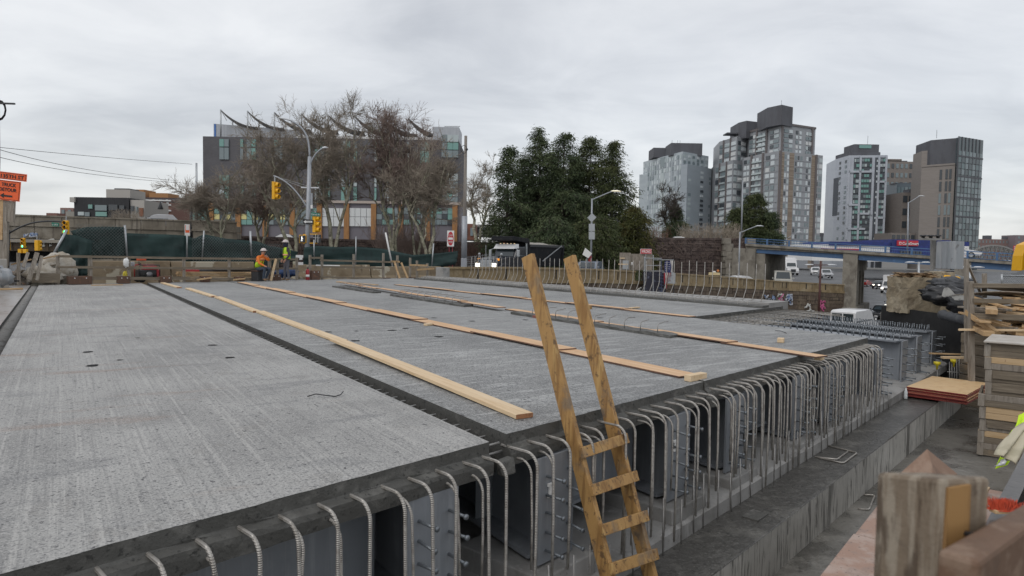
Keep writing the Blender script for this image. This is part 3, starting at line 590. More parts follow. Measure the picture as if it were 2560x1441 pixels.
K['rock']=mat('broken_tan_concrete',(.25,.205,.14),[((.35,.30,.22),2.2,.45,.65,.8),((.13,.10,.065),3.4,.52,.66,.7),((.30,.20,.08),1.3,.56,.7,.6),((.07,.06,.045),(1.5,1.5,9),.62,.7,.7)],.85,bump=.9,bs=7)
def rough_block(name,label,cat,c,sx,sy,sz,rz,m,jag,seed,cuts=7):
 import mathutils.noise as mn
 mb=MB();A=Matrix.Rotation(rz,3,'Z')
 def face(o,u,v):
  def fn(s,t):
   p=o+u*s+v*t;k=mn.noise(p*2.1+Vector((seed,0,0)))*jag+mn.noise(p*6+Vector((0,seed,0)))*jag*.5
   r=p*(1+k);r=Vector((r.x*sx,r.y*sy,r.z*sz));return c+A@r
  mb.grid(fn,cuts,cuts)
 X,Y,Z=Vector((1,0,0)),Vector((0,1,0)),ZV
 for(o,u,v)in((-X-Y-Z,2*X,2*Z),(X-Y-Z,2*Y,2*Z),(X+Y-Z,-2*X,2*Z),(-X+Y-Z,-2*Y,2*Z),(-X-Y+Z,2*X,2*Y),(-X+Y-Z,2*X,-2*Y)):face(o,u,v)
 return single(mb,name,m,label,cat,loc=c-ZV*sz)
rb=rough_block('concrete_boulder','big broken tan concrete block perched above the black sheet','concrete block',atY(2283,738,17.6),.45,.4,.46,.12,K['rock'],.07,3.3,12)
rough_block('rubble_cap','crumbly brown rubble heaped on the broken concrete block','rubble',atY(2285,689,17.6),.36,.3,.06,.1,mat('brown_rubble',(.20,.13,.07),[((.30,.22,.13),9,.5,.65,.8)],.9,bump=.8,bs=14),.5,8.1,9)
rough_block('concrete_barrier','tan concrete barrier end right behind the broken block','barrier',atY(2345,735,19.2),.22,.6,.62,-.3,K['rock'],.05,5.0,8)
block(atY(2332,740,17.2),Vector((0,1,0)),.06,.10,.01,K['grey_wood'],'thin grey lath standing beside the broken concrete block','lath','lath').scale=(1,1,1)
K['tarp']=mat('black_tarp',(.018,.018,.020),[((.05,.05,.054),3,.5,.7,.6)],.32,bump=.5,bs=5)
K['tarp_g']=mat('grey_foam_roll',(.055,.058,.065),[((.10,.105,.11),6,.5,.66,.6)],.6,bump=.7,bs=8)
def blob(name,label,cat,c,ex,ey,ez,m,seed,fold=.25,nu=34,nv=20,fr=2.4):
 import mathutils.noise as mn
 def fn(u,v):
  t=u*2*math.pi;ph=(v-.5)*math.pi*.98;p=Vector((math.cos(t)*math.cos(ph),math.sin(t)*math.cos(ph),math.sin(ph)))
  k=1+fold*(abs(mn.noise(p*fr+Vector((seed,0,0))))*2-.5)+fold*.5*mn.noise(p*fr*3.1+Vector((0,seed,0)))
  return c+ex*p.x*k+ey*p.y*k+ez*p.z*k
 return single(MB().grid(fn,nu,nv),name,m,label,cat,loc=c-ez,smooth=True)
X3=Vector((1,0,0));Y3=Vector((0,1,0))
blob('tarpaulin','heap of folded black tarpaulin right of the broken concrete block','tarpaulin',atY(2372,742,16.2),Vector((.52,-.25,-.08)),Vector((.1,.4,0)),Vector((.05,0,.24)),K['tarp'],4.2,.2,44,26,2.2)
blob('tarpaulin','black tarpaulin fold lying on top with an orange patch','tarpaulin',atY(2385,712,16.9),Vector((.5,-.1,-.05)),Vector((.1,.35,0)),Vector((.12,0,.17)),K['tarp_g'],7.7,.3,30,18)
blob('tarpaulin','dark sagging tarpaulin behind the doubled post','tarpaulin',atY(2428,768,15.6),Vector((.42,-.2,-.1)),Vector((.1,.35,0)),Vector((.05,0,.26)),K['tarp'],1.4,.28,30,18)
ro=MB().tube([lerp(atY(2352,787,15.6),atY(2446,812,14.6),i/12)+ZV*.012*(i%2)for i in range(13)],[.10+.02*(i%2)for i in range(13)],12)
single(ro,'foam_roll',K['tarp_g'],'long dark grey roll lying under the tarpaulins','roll',loc=ro.v[0],smooth=True)
wt=MB().grid(lambda u,v:lerp(atY(2362,720,15.75),atY(2446,756,15.2),u)+Vector((0,.1*v,-.16*v+.04*math.sin(u*14+v*4))),16,4)
single(wt,'plastic_sheet',mat('white_plastic',(.48,.48,.46),[((.2,.2,.2),7,.5,.66,.8)],.3),'crumpled white plastic sheet over the black tarpaulins','plastic sheet',loc=wt.v[0])
cab=thing('utility_cabinet','weathered grey metal cabinet fixed to a post above the rubble','cabinet',atY(2334,700,22))
vpost(cab,2333,720,600,22.2,.14,.12,K['conc'])
q=atY(2338,672,22);q2=atY(2379,672,21.4);zt=zat(604,2338,22)-q.z
K['cab']=mat('weathered_cabinet',(.30,.32,.34),[((.42,.43,.44),(7,7,.8),.48,.64,.7),((.16,.155,.15),4,.6,.68,.7)],.5,.3)
mb=MB();vwall(mb,q,q2,q.z,q.z+zt,-.45);mb.build('cabinet_body',K['cab'],cab,bevel=.01)
for t in(.38,.72):p=lerp(q,q2,t)+Vector((0,-.008,0));MB().bar(Vector((p.x,p.y,q.z+.02)),Vector((p.x,p.y,q.z+zt-.02)),.05,.02,(1,0,0)).build('door_rib',K['cab'],cab)
for i,x in enumerate((2308,2327,2345)):
 p=atY(x,592,22);MB().tube([p-ZV*.05,p-ZV*.0,p+ZV*.01,p+ZV*.05],[.05,.05,.11,.10],10).build('flood_lamp',K['dark'],cab,True)
MB().bar(atY(2300,598,22),atY(2352,599,22),.08,.07).build('crossarm',K['conc'],cab)
mb=MB();
for k in range(4):mb.bar(atY(2336,676+k*5,21),atY(2425,700+k*5,19.5),.03+.03*(k%2),.075)
single(mb,'guardrail_beam',K['galv'],'dull corrugated metal guardrail beam sloping behind the rubble','guardrail',loc=mb.v[0])
yf=MB().tube([atY(2359,722,18.6),atY(2358,696,18.6),atY(2362,691,18.6),atY(2396,695,18.6),atY(2401,700,18.6),atY(2401,716,18.6)],.035,8)
single(yf,'yellow_barricade',K['yellow'],'yellow bent tube barricade behind the black tarpaulin','barricade',loc=yf.v[0],smooth=True)
ex=thing('excavator_arm','yellow excavator arm cut off by the right picture edge','excavator',atY(2560,690,24))
MB().prism([atY(2553,678,24),atY(2557,640,24),atY(2566,612,24),atY(2620,590,24),atY(2640,640,24),atY(2610,680,24)],(0,.5,0)).build('boom',K['yellow'],ex,bevel=.02)
MB().tube([atY(2572,622,24),atY(2572,622,24)+Vector((0,-.1,0))],.16,12).build('pivot_pin',K['dark'],ex)
MB().hexa([atY(2575,690,23.5),atY(2700,690,23.5),atY(2700,690,27),atY(2575,690,27),atY(2575,600,23.5),atY(2700,560,23.5),atY(2700,560,27),atY(2575,600,27)]).build('cab',K['dark'],ex)
K['link']=mat('chain_wire',(.22,.23,.23),rough=.5,metal=.4)
def chain(parent,p,q,h,step=.09,r=.004,name='mesh'):
 mb=MB();d=q-p;l=math.hypot(d.x,d.y);n=int(l/step);m=max(1,int(h/step));
 for s in(1,-1):
  for i in range(-m,n+1):
   x0,x1=i*step,i*step+m*step;z0,z1=(0,h)if s>0 else(h,0)
   f0,f1=0,1
   if x0<0:f0=-x0/(x1-x0)
   if x1>l:f1=(l-x0)/(x1-x0)
   if f1<=f0:continue
   a=p+d*(lerp(x0,x1,f0)/l)+ZV*lerp(z0,z1,f0);b=p+d*(lerp(x0,x1,f1)/l)+ZV*lerp(z0,z1,f1);mb.tube([a,b],r,3,False)
 return mb.build(name,K['link'],parent)
cf=thing('chainlink_gate','galvanised chain-link panel at the right picture edge behind the lumber','chain-link panel',atY(2506,720,18))
chain(cf,atY(2507,712,18),atY(2640,716,17),.32,.055,.004)
MB().tube([atY(2505,716,18),atY(2505,686,18)],.03,8).build('post',K['galv'],cf,True);MB().tube([atY(2505,690,18),atY(2640,690,17)],.022,8).build('top_rail',K['galv'],cf,True)
tp=MB().add([atY(2520,690,18.4),atY(2640,692,17.4),atY(2640,655,19),atY(2568,672,18.8)],[(0,1,2,3)]);o=single(tp,'tarpaulin',K['black'],'black sheet draped above the chain-link panel at the right edge','tarpaulin',loc=tp.v[0]);o.modifiers.new('t','SOLIDIFY').thickness=.02
fwk=thing('rebar_cage','small upright rebar cage with yellow caps beside the outermost girder','rebar cage',atY(2385,985,14.6))
for i in range(6):
 x=2374+i*6;MB().tube([atY(x,985-i*3,14.4+(i%3)*.25),atY(x,905-i*2,14.4+(i%3)*.25)],.012,6).build('bar',K['rebar_d'],fwk,True)
for y in(930,950,970):MB().tube([atY(2368,y,14.4),atY(2408,y+2,14.4)],.010,6).build('tie_bar',K['rebar_d'],fwk,True)
for(x,y)in((2343,909),(2385,903)):
 p=atY(x,y,14.6);MB().tube([p-ZV*.13,p-ZV*.05,p-ZV*.02,p+ZV*.035],[.018,.022,.065,.07],10).build('yellow_cap',mat('yellow_plastic',(.75,.62,.03),rough=.4),fwk,True)
MB().tube([atY(2343,975,14.6),atY(2343,912,14.6)],.014,6).build('bar',K['rebar_d'],fwk,True)
block(atY(2383,897,14.3),Vector((.9,-.3,0)).normalized(),.5,.1,.045,K['pine'],'pine board end resting on the rebar cage','board','board',.4)
block(atY(2368,887,14.9),Vector((1,-.1,0)).normalized(),.75,.06,.03,K['lumber'],'long thin batten above the rebar cage','batten','batten')
stick(atY(2420,985,13.2),(.9,-.35,-.25),.5,.05,.04,K['pine'],'splintered stick poking out below the crib wall',None,'wood_stick','wood stick')
# ================================================================ crate stack in the pit
random.seed(5)
kb=at(2441,1139,zb(FLOOR,9.9));dirx=Vector((.80,-.60,0)).normalized();diry=Vector((.60,.80,0)).normalized()
W_,D_=.86,.95
top=zat(858,2455,kb.y);nlay=9;lh=(top-kb.z-.03)/nlay
for i in range(nlay):
 z0=kb.z+.02+i*lh;sh=Vector((random.uniform(-.03,.03),random.uniform(-.02,.02),0))+dirx*(.045 if i in(5,6)else 0)+dirx*.05*(i>6);o0=Vector((kb.x,kb.y,z0))+sh
 nth=['lowest','second','third','fourth','fifth','sixth','seventh','eighth','topmost'][i]
 c=thing('timber_crate','%s timber crate counted from the bottom of the stack in the pit'%nth if i not in(0,8)else '%s timber crate of the stack standing in the pit'%nth,'crate',o0,0,'timber crates stacked in the pit')
 m2=[K['pine_h']if i==3 else K['grey_wood_h'],K['pine_h']if i in(1,3,7)else K['grey_wood_h']]
 hb=lh*.485
 for k in range(2):
  zz=o0+ZV*(k*(lh*.5))
  mm=m2[k]if random.random()<.9 else K['grey_wood']
  ins=dirx*.09
  MB().hexa([zz+ins*.0,zz+dirx*W_,zz+dirx*W_+diry*.04,zz+diry*.04]+[p+ZV*hb for p in(zz,zz+dirx*W_,zz+dirx*W_+diry*.04,zz+diry*.04)]).build('side_board',mm,c,bevel=.006)
  MB().hexa([zz+diry*.045,zz+dirx*.04+diry*.045,zz+dirx*.04+diry*D_,zz+diry*D_]+[p+ZV*hb for p in(zz+diry*.045,zz+dirx*.04+diry*.045,zz+dirx*.04+diry*D_,zz+diry*D_)]).build('end_board',K['grey_wood_h'],c,bevel=.006)
  MB().hexa([zz+dirx*W_+diry*.045,zz+dirx*(W_+.04)+diry*.045,zz+dirx*(W_+.04)+diry*D_,zz+dirx*W_+diry*D_]+[p+ZV*hb for p in(zz+dirx*W_+diry*.045,zz+dirx*(W_+.04)+diry*.045,zz+dirx*(W_+.04)+diry*D_,zz+dirx*W_+diry*D_)]).build('end_board',K['grey_wood_h'],c,bevel=.006)
 p=o0-diry*.022+dirx*.0
 MB().hexa([p,p+dirx*.09,p+dirx*.09+diry*.02,p+diry*.02]+[q+ZV*(lh*.97)for q in(p,p+dirx*.09,p+dirx*.09+diry*.02,p+diry*.02)]).build('corner_post',K['grey_wood'],c,bevel=.004)
 if i in(2,5,6):
  b_=p+dirx*.1+ZV*hb*.9;MB().bar(b_,b_+dirx*(W_-.1),.02,.05).build('batten',K['grey_wood_h'],c)
pt=[Vector((kb.x,kb.y,top+.02))+dirx*.02-diry*.08,Vector((kb.x,kb.y,top+.02))+dirx*1.15-diry*.05,Vector((kb.x,kb.y,top+.05))+dirx*1.2+diry*1.0,Vector((kb.x,kb.y,top+.05))+dirx*.1+diry*1.0]
K['pale_ply']=mat('pale_wet_plywood',(.42,.385,.34),[((.52,.50,.46),4,.45,.65,.7),((.27,.24,.20),7,.55,.68,.6)],.4)
single(MB().prism(pt,(0,0,.02)),'plywood_sheet',K['pale_ply'],'pale plywood sheet laid over the top of the crate stack','plywood sheet',loc=pt[0])
# ================================================================ near walkway: pink plywood, steel beam, vest, broom
ZP=-1.0
pa=at(2055,1441,ZP);pb=at(2216,1236,ZP);d=(pb-pa).normalized();s=Vector((d.y,-d.x,0))
wk=thing('plywood_walkway','worn pink plywood walkway board running along the trench at lower right','walkway',pa)
for t0,t1,j in((-1.2,.98,0),(.99,3.2,.012)):
 a=pa+d*t0+s*j;b=pa+d*t1+s*j
 MB().hexa([a,a+s*1.12,b+s*1.12,b,a+ZV*.02,a+s*1.12+ZV*.02,b+s*1.12+ZV*.02,b+ZV*.02]).build('board',K['pink_ply'],wk)
a=pa-d*1.2+s*.05-ZV*.01;b=pa+d*3.2+s*.05-ZV*.01
MB().hexa([a-ZV*.95,a+s*1.0-ZV*.95,b+s*1.0-ZV*.95,b-ZV*.95,a,a+s*1.0,b+s*1.0,b]).build('support',K['grey_wood'],wk)
ZS=-.52
ba=at(2474,1290,ZS);bb=at(2572,1108,ZS);d2=(bb-ba).normalized();s2=Vector((d2.y,-d2.x,0))
K['beam']=mat('dark_wet_steel',(.10,.092,.088),[((.17,.155,.145),(3,3,3),.48,.66,.7),((.05,.045,.042),14,.56,.66,.7)],.35,.3,bump=.15,bs=20)
bm=thing('steel_channel','long dark steel channel beam at the right edge carrying the vest','steel beam',ba)
a=ba-d2*1.5;b=bb+d2*2.2
def strip3(mb,a,b,s,o0,o1,z0,z1):return mb.hexa([a+s*o0+ZV*z0,a+s*o1+ZV*z0,b+s*o1+ZV*z0,b+s*o0+ZV*z0,a+s*o0+ZV*z1,a+s*o1+ZV*z1,b+s*o1+ZV*z1,b+s*o0+ZV*z1])
strip3(MB(),a,b,s2,0,.12,-.012,0).build('top_flange',K['beam'],bm);strip3(MB(),a,b,s2,.0,.012,-.24,-.012).build('web',K['beam'],bm);strip3(MB(),a,b,s2,0,.12,-.252,-.24).build('bottom_flange',K['beam'],bm)
strip3(MB(),a,b,s2,.02,.14,-.9,-.252).build('packing_timber',K['grey_wood'],bm)
cbk=thing('concrete_curb','speckled grey concrete curb next to the steel channel beam','curb',ba+s2*.5)
strip3(MB(),a,b,s2,.22,.62,-.95,-.02).build('curb_block',K['deck_b'],cbk);strip3(MB(),a,b,s2,.66,1.2,-.95,.02).build('cap_board',K['pink_ply'],cbk)
for i,(x,y)in enumerate(((2457,1222),(2463,1227))):
 p=at(x,y,-.9);stick(p,d2,.25,.05,.025,K['pine'],'upper small pine stick end beside the steel beam' if i==0 else 'lower small pine stick end beside the steel beam',None,'wood_stick','wood stick')
K['hivis']=mat('hi_vis_lime',(.55,.80,.015),[((.45,.68,.01),9,.5,.7,.6)],.7,bump=.3,bs=20)
K['silver']=mat('reflective_tape',(.52,.53,.54),rough=.35,metal=.3)
K['beige']=mat('beige_cloth',(.47,.43,.32),[((.33,.30,.21),5,.48,.66,.7)],.85,bump=.4,bs=15)
K['orange']=mat('hi_vis_orange',(.85,.21,.03),[((.72,.16,.02),8,.5,.7,.6)],.7)
ve=thing('safety_vest','lime hi-vis vest with silver stripe hanging over the steel beam','vest',at(2525,1150,-.6))
def drape(pix,sag,seed,nu=14,nv=8,dep=.03):
 c=[atY(x,y,Y)for(x,y,Y)in pix]
 def fn(u,v):
  p=lerp(lerp(c[0],c[1],u),lerp(c[3],c[2],u),v);return p+Vector((0,-1,.2))*dep*math.sin(u*9+v*3+seed)*(0.3+v)+ZV*(-sag*math.sin(math.pi*u)*v)
 return MB().grid(fn,nu,nv)
def cloth(mb,name,m,parent):
 o=mb.build(name,m,parent,True);o.modifiers.new('t','SOLIDIFY').thickness=.008;return o
cloth(drape([(2545,1040,5.9),(2600,1010,6.0),(2590,1110,5.6),(2513,1120,5.45)],.02,1),'body',K['hivis'],ve)
cloth(drape([(2516,1095,5.4),(2556,1050,5.6),(2540,1120,5.35),(2497,1175,5.1)],.01,2),'side_panel',K['hivis'],ve)
cloth(drape([(2530,1078,5.35),(2600,1030,5.5),(2530,1160,5.0),(2488,1139,5.05)],-.02,3),'lining',K['beige'],ve)
cloth(drape([(2513,1108,5.32),(2536,1085,5.4),(2533,1095,5.38),(2508,1120,5.28)],0,2,6,2),'reflective_stripe',K['silver'],ve)
cloth(drape([(2496,1158,5.02),(2522,1140,5.05),(2521,1150,5.04),(2495,1168,5.0)],0,2,6,2),'reflective_stripe',K['silver'],ve)
br=thing('broom','red bristled broom head lying upturned by the steel beam','broom',at(2505,1295,-.5))
c=at(2503,1277,-.47);K['bristle']=mat('red_bristles',(.56,.075,.03),[((.36,.05,.025),20,.48,.62,.8)],.7)
mb=MB()
for i in range(420):
 u=random.uniform(-.10,.12);v=random.uniform(-.045,.045);p=c+d2*u*.6+s2*(v+.02)+ZV*.005+s2*u*.6;q=p+ZV*random.uniform(.05,.085)+d2*(random.uniform(-.01,.03))-s2*random.uniform(-.02,.07)
 mb.tube([p,q],[.0028,.0016],3,False)
mb.build('bristles',K['bristle'],br)
MB().bar(c-(d2+s2)*.05,c+(d2+s2)*.09,.07,.03).build('head',K['lumber'],br,bevel=.006)
MB().tube([c+s2*.02,c+s2*.9+d2*.6-ZV*.05],.013,8).build('handle',K['lumber'],br,True)
# ================================================================ blurred rail posts right at the camera
def post4(c,e1,e2,z0,z1,mb):return mb.hexa([c+ZV*z0,c+e1+ZV*z0,c+e1+e2+ZV*z0,c+e2+ZV*z0,c+ZV*z1,c+e1+ZV*z1,c+e1+e2+ZV*z1,c+e2+ZV*z1])
nr=thing('rail_post','old stained timber rail post out of focus in the lower right foreground','post',(0.53,.9,-1.9))
F_=Vector((atY(2356,1196,.80).x,.80,0));L_=Vector((-.034,.0825,0));R_=Vector((.0825,.034,0));ztop=zat(1196,2356,.80)
mb=MB();post4(F_,R_,L_,-1.9,ztop,mb);v=mb.v
for k_,(px_,py_)in((-4,(2356,1198)),(-3,(2456,1193)),(-2,(2330,1182)),(-1,(2211,1180))):mb.v[k_]=(*v[k_][:2],zat(py_,px_,v[k_][1]))
mb.build('post',K['post_wood'],nr,bevel=.006)
K['split']=mat('fresh_split_wood',(.36,.205,.075),[((.22,.12,.045),(60,60,3),.45,.62,.8)],.7)
mb=MB();f=F_+R_*.12-Vector((R_.y,-R_.x,0)).normalized()*-.0
out_=Vector((R_.y,-R_.x,0)).normalized()
mb.hexa([F_+R_*.06+out_*.0+ZV*(ztop-.115),F_+R_*.55+ZV*(ztop-.11),F_+R_*.55+out_*.004+ZV*(ztop-.11),F_+R_*.06+out_*.004+ZV*(ztop-.125),F_+R_*.08+ZV*(ztop-.012),F_+R_*.52+ZV*(ztop-.012),F_+R_*.52+out_*.004+ZV*(ztop-.012),F_+R_*.08+out_*.004+ZV*(ztop-.012)])
mb.build('split_patch',K['split'],nr)
bp=thing('rail_post','second timber post with pyramid cut top peeking over the blurred one','post',(1.0,1.5,-1.9))
ap=atY(2318,1123,1.5);h=.064
cs=[Vector((ap.x+dx,ap.y+dy,ap.z-.052))for dx,dy in((-.078,.0),(.012,-.062),(.078,0.012),(-.012,.072))]
cs[0]=Vector((ap.x-.066,ap.y-.01,ap.z-.055));cs[1]=Vector((ap.x-.012,ap.y-.06,ap.z-.06));cs[2]=Vector((ap.x+.07,ap.y+.0,ap.z-.055));cs[3]=Vector((ap.x+.012,ap.y+.055,ap.z-.052))
mb=MB();mb.add(cs+[ap],[(0,1,4),(1,2,4),(2,3,4),(3,0,4)]);lo=[Vector((p.x,p.y,-1.9))for p in cs];mb.add(cs+lo,[(0,4,5,1),(1,5,6,2),(2,6,7,3),(3,7,4,0)])
K['cedar']=mat('reddish_cut_wood',(.23,.145,.10),[((.31,.22,.165),(30,30,6),.46,.64,.7),((.13,.08,.055),(18,18,5),.5,.66,.7)],.7,bump=.3,bs=50)
mb.build('post',K['cedar'],bp)
hd=R(52);rd=Vector((math.sin(hd),math.cos(hd),0));rs=Vector((rd.y,-rd.x,0))
r0_=atY(2449,1406,.70);hr=thing('hand_rail','reddish timber hand rail out of focus in the bottom right corner','hand rail',r0_)
z0_=r0_.z;T1,T2,T3,T4=[at(x,y,z0_)for x,y in((2449,1406),(2560,1326),(2560,1256),(2342,1375))];dA,dB=(T2-T1),(T3-T4);mb=MB();q_=[T1,T1+dA*4,T4+dB*4,T4]
mb.hexa([p-ZV*.085 for p in q_]+q_);K['rail_red']=mat('reddish_rail',(.15,.088,.055),[((.25,.175,.125),(30,30,30),.46,.64,.7),((.12,.075,.05),14,.5,.64,.7),((.06,.045,.04),5,.62,.72,.7)],.7,bump=.3,bs=50)
mb.build('rail',K['rail_red'],hr,bevel=.006)
n0=atY(2390,1330,.82);n1=atY(2506,1352,.78);MB().tube([n0,lerp(n0,n1,.5)+ZV*.001,n1],.0032,6).build('bent_nail',K['dark'],hr,True)
mb=MB();q=r0_-ZV*.095-rs*.03+rd*.03;mb.hexa([q-ZV*.3,q+rd*.5-ZV*.3,q+rd*.5-rs*.04-ZV*.3,q-rs*.04-ZV*.3,q,q+rd*.5,q+rd*.5-rs*.04,q-rs*.04]);mb.build('under_rail',K['rail_red'],hr)
# ================================================================ roads beyond the deck
def GA(x,y,a):
 return onp(x,y,0,E0+DU*a)
sheet('highway',[G(-3,-60,ROAD),G(24.45,-60,ROAD),G(24.45,60,ROAD),(37.5,76,ROAD),(44,84,ROAD),(95,190,ROAD),(120,420,ROAD),(330,420,ROAD),(200,150,ROAD),G(-3,60,ROAD)],K['asphalt'])
sheet('street',[G(26.4,-80,-.25),G(26.4,13.2,-.25),G(24.62,15.2,-.2),G(24.62,30,-.25),G(24.62,40,-.7),(28.2,73,-1.9),(22,88,-1.6),(-90,88,0),(-120,40,-.2)],K['asphalt'])
sheet('ramp_road',[(26,72.5,-2.35),(37.6,76.4,-2.35),(43.2,83.5,-2.35),(95,185,-2.35),(80,260,-2.2),(40,260,-2.2),(24,86,-2.2)],K['asphalt'])
K['paint']=mat('lane_paint',(.50,.50,.48),rough=.5)
def lane(name,pts,wd,z):
 mb=MB()
 for p,q in zip(pts[:-1],pts[1:]):
  p=Vector((*p,z));q=Vector((*q,z));s=(q-p).cross(ZV).normalized()*wd/2;mb.quad(p-s,p+s,q+s,q-s)
 return struct(mb.build(name,K['paint']))
lane('lane_marking',[tuple(G(21.5,b).xy)for b in(20,40,62)]+[(46,80),(97,180)],.15,ROAD+.004)
# ================================================================ tan parapet wall along the far side of the highway
WT=[(15.0,.63),(21,.61),(29,.45),(40,.04),(49,-.38),(61,-.97)]
def wz(b):
 for(b0,z0),(b1,z1)in zip(WT[:-1],WT[1:]):
  if b<=b1:return lerp(z0,z1,(b-b0)/(b1-b0))
 return WT[-1][1]
WP=[]
b=15.0
while b<61:WP.append((G(24.5,b),wz(b)));b+=2.3
for t in(0,.33,.66,1):WP.append((lerp(Vector((28.6,70.9,0)),Vector((36.9,75.4,0)),t),lerp(-1.0,-1.42,t)))
WP2=[(Vector((39.2,78.0,0)),-1.2),(Vector((41.2,81.6,0)),-1.1),(Vector((43.0,85.2,0)),-1.0)]
K['wall_stone']=mat('stained_ashlar',(.115,.085,.062),[((.19,.15,.105),1.1,.45,.66,.8),((.055,.042,.034),2.5,.52,.68,.8),((.26,.22,.17),(3,3,.5),.66,.74,.6)],.85,bump=.6,bs=5)
K['mortar']=mat('dark_joint',(.045,.038,.032),rough=.9)
tw=thing('parapet_wall','long tan stained parapet wall on the far side of the sunken highway','wall',G(24.5,15,ROAD))
random.seed(11)
nst=0;rest=MB()
for chain_ in(WP,WP2):
 for i in range(len(chain_)-1):
  (p,zp),(q,zq)=chain_[i],chain_[i+1];d=(q-p).normalized();nrm=Vector((d.y,-d.x,0))
  def pz(t,z,o):return lerp(p,q,t)+nrm*o+ZV*(z+lerp(zp,zq,t))
  if 37.2<(bz(p))<41.2 and chain_ is WP:gap=True
  else:gap=False
  if not gap:
   MB().hexa([pz(0,-.13,.06),pz(.995,-.13,.06),pz(.995,-.13,-.3),pz(0,-.13,-.3),pz(0,0,.06),pz(.995,0,.06),pz(.995,0,-.3),pz(0,0,-.3)]).build('coping',K['tan'],tw,bevel=.015)
   MB().hexa([pz(.02,-.72,0),pz(.975,-.72,0),pz(.975,-.72,-.2),pz(.02,-.72,-.2),pz(.02,-.131,0),pz(.975,-.131,0),pz(.975,-.131,-.2),pz(.02,-.131,-.2)]).build('panel',K['tan'],tw)
   MB().hexa([pz(-.02,-.72,.03),pz(.02,-.72,.03),pz(.02,-.72,-.1),pz(-.02,-.72,-.1),pz(-.02,-.132,.03),pz(.02,-.132,.03),pz(.02,-.132,-.1),pz(-.02,-.132,-.1)]).build('pilaster',K['mortar'],tw)
  MB().hexa([pz(0,-.98,.08),pz(1,-.98,.08),pz(1,-.98,-.25),pz(0,-.98,-.25),pz(0,-.721,.08),pz(1,-.721,.08),pz(1,-.721,-.25),pz(0,-.721,-.25)]).build('ledge_band',K['tan'],tw)
  MB().quad(pz(0,-6.5,-.02),pz(1,-6.5,-.02),pz(1,-.98,-.02),pz(0,-.98,-.02)).build('wall_core',K['mortar'],tw)
  z=-1.0;L_=(q-p).length
  while z>-4.6:
   hh=random.choice((.3,.42,.5));t=random.uniform(-.15,0)
   while t<1:
    w_=random.uniform(.45,1.1)/L_;t0,t1=max(t,0),min(t+w_-.03/L_,1)
    if t1-t0>.05:
     pr=random.uniform(.02,.09);P8=[pz(t0,z-hh+.025,pr),pz(t1,z-hh+.025,pr),pz(t1,z-hh+.025,-.02),pz(t0,z-hh+.025,-.02),pz(t0+.01,z-.01,pr*.8),pz(t1-.01,z-.01,pr*.8),pz(t1,z-.01,-.02),pz(t0,z-.01,-.02)]
     vis=(i>8 or chain_ is WP2)and z>-3.6
     if vis and nst<298:MB().hexa(P8).build('stone',K['wall_stone'],tw);nst+=1
     else:rest.hexa(P8)
    t+=w_
   z-=hh
o=rest.build('stones',K['wall_stone'],tw);o['kind']='stuff'
e0=G(24.55,14.4,-.2);MB().hexa([G(24.2,14.5,-.5),G(24.2,15.0,-.5),G(25,15.0,-.5),G(25,14.5,-.5),G(24.2,14.5,.60),G(24.2,15.0,.60),G(25,15.0,.60),G(25,14.5,.60)]).build('end_block',K['conc'],tw,bevel=.02)
random.seed(3)
def graffiti(parent,px0,px1,py0,py1,fn,cols,n,seed):
 random.seed(seed)
 for k,c in enumerate(cols):
  mb=MB()
  for i in range(n):
   x=random.uniform(px0,px1);y=random.uniform(py0,py1);pts=[]
   for j in range(5):
    pts.append(fn(x,y));x+=random.uniform(-5,7);y+=random.uniform(-8,8);x=min(max(x,px0),px1);y=min(max(y,py0),py1)
   mb.tube(pts,[.03]+[.085]*3+[.03],4)
  mb.build('graffiti_tag',c,parent)
GC=[mat('spray_silver',(.46,.48,.52),rough=.5),mat('spray_pink',(.55,.12,.27),rough=.6),mat('spray_white',(.55,.55,.52),rough=.6),mat('spray_blue',(.20,.27,.42),rough=.6),mat('spray_black',(.02,.02,.025),rough=.6)]
def onwall(x,y):
 best=None
 for i in range(len(WP)-1):
  p,q=WP[i][0],WP[i+1][0];d=(q-p).normalized();n=Vector((d.y,-d.x,0));h=onp(x,y,.11,p,n);t=(h-p).dot(d)
  if-.05<=t<=(q-p).length+.05:return h
 return onp(x,y,.1,WP[-2][0],n)
graffiti(tw,1912,1938,738,760,onwall,[GC[3],GC[0],GC[4]],7,1);graffiti(tw,1943,1958,736,760,onwall,[GC[1],GC[2]],6,2);graffiti(tw,1962,1980,737,762,onwall,[GC[0],GC[3]],8,3)
graffiti(tw,2050,2062,752,778,onwall,[GC[1]],8,4);graffiti(tw,2012,2035,758,778,onwall,[GC[2]],5,5);graffiti(tw,1590,1630,716,740,onwall,[GC[0],GC[2]],5,6)
# ================================================================ blue overpass
PC=Vector((38.0,75.0,0));OU=Vector((.83,-.55,0)).normalized();ON=Vector((OU.y,-OU.x,0))
if ON.dot(-PC)<0:ON=-ON
def onO(x,y,off=0):return onp(x,y,off,PC,ON)
def oz(pts):
 """height along the overpass as a line fitted through pixels"""
 q=[(onO(*p)-PC)for p in pts];t=[v.dot(OU)for v in q];z=[v.z for v in q];A=np.polyfit(t,z,1);return lambda s:float(A[0]*s+A[1])
z_rail=oz([(1883,599.5),(2096,606),(2326,622),(2560,639)]);z_curb=oz([(1883,612),(2096,624),(2560,658)]);z_gt=oz([(1900,625),(2106,634),(2326,648),(2560,664)]);z_gb=oz([(1900,634),(2080,645),(2333,663),(2560,680)])
K['blue']=mat('blue_bridge_paint',(.062,.135,.265),[((.04,.09,.19),.5,.45,.65,.7),((.09,.20,.40),2,.55,.7,.5),((.16,.10,.06),2.5,.68,.74,.6)],.5)
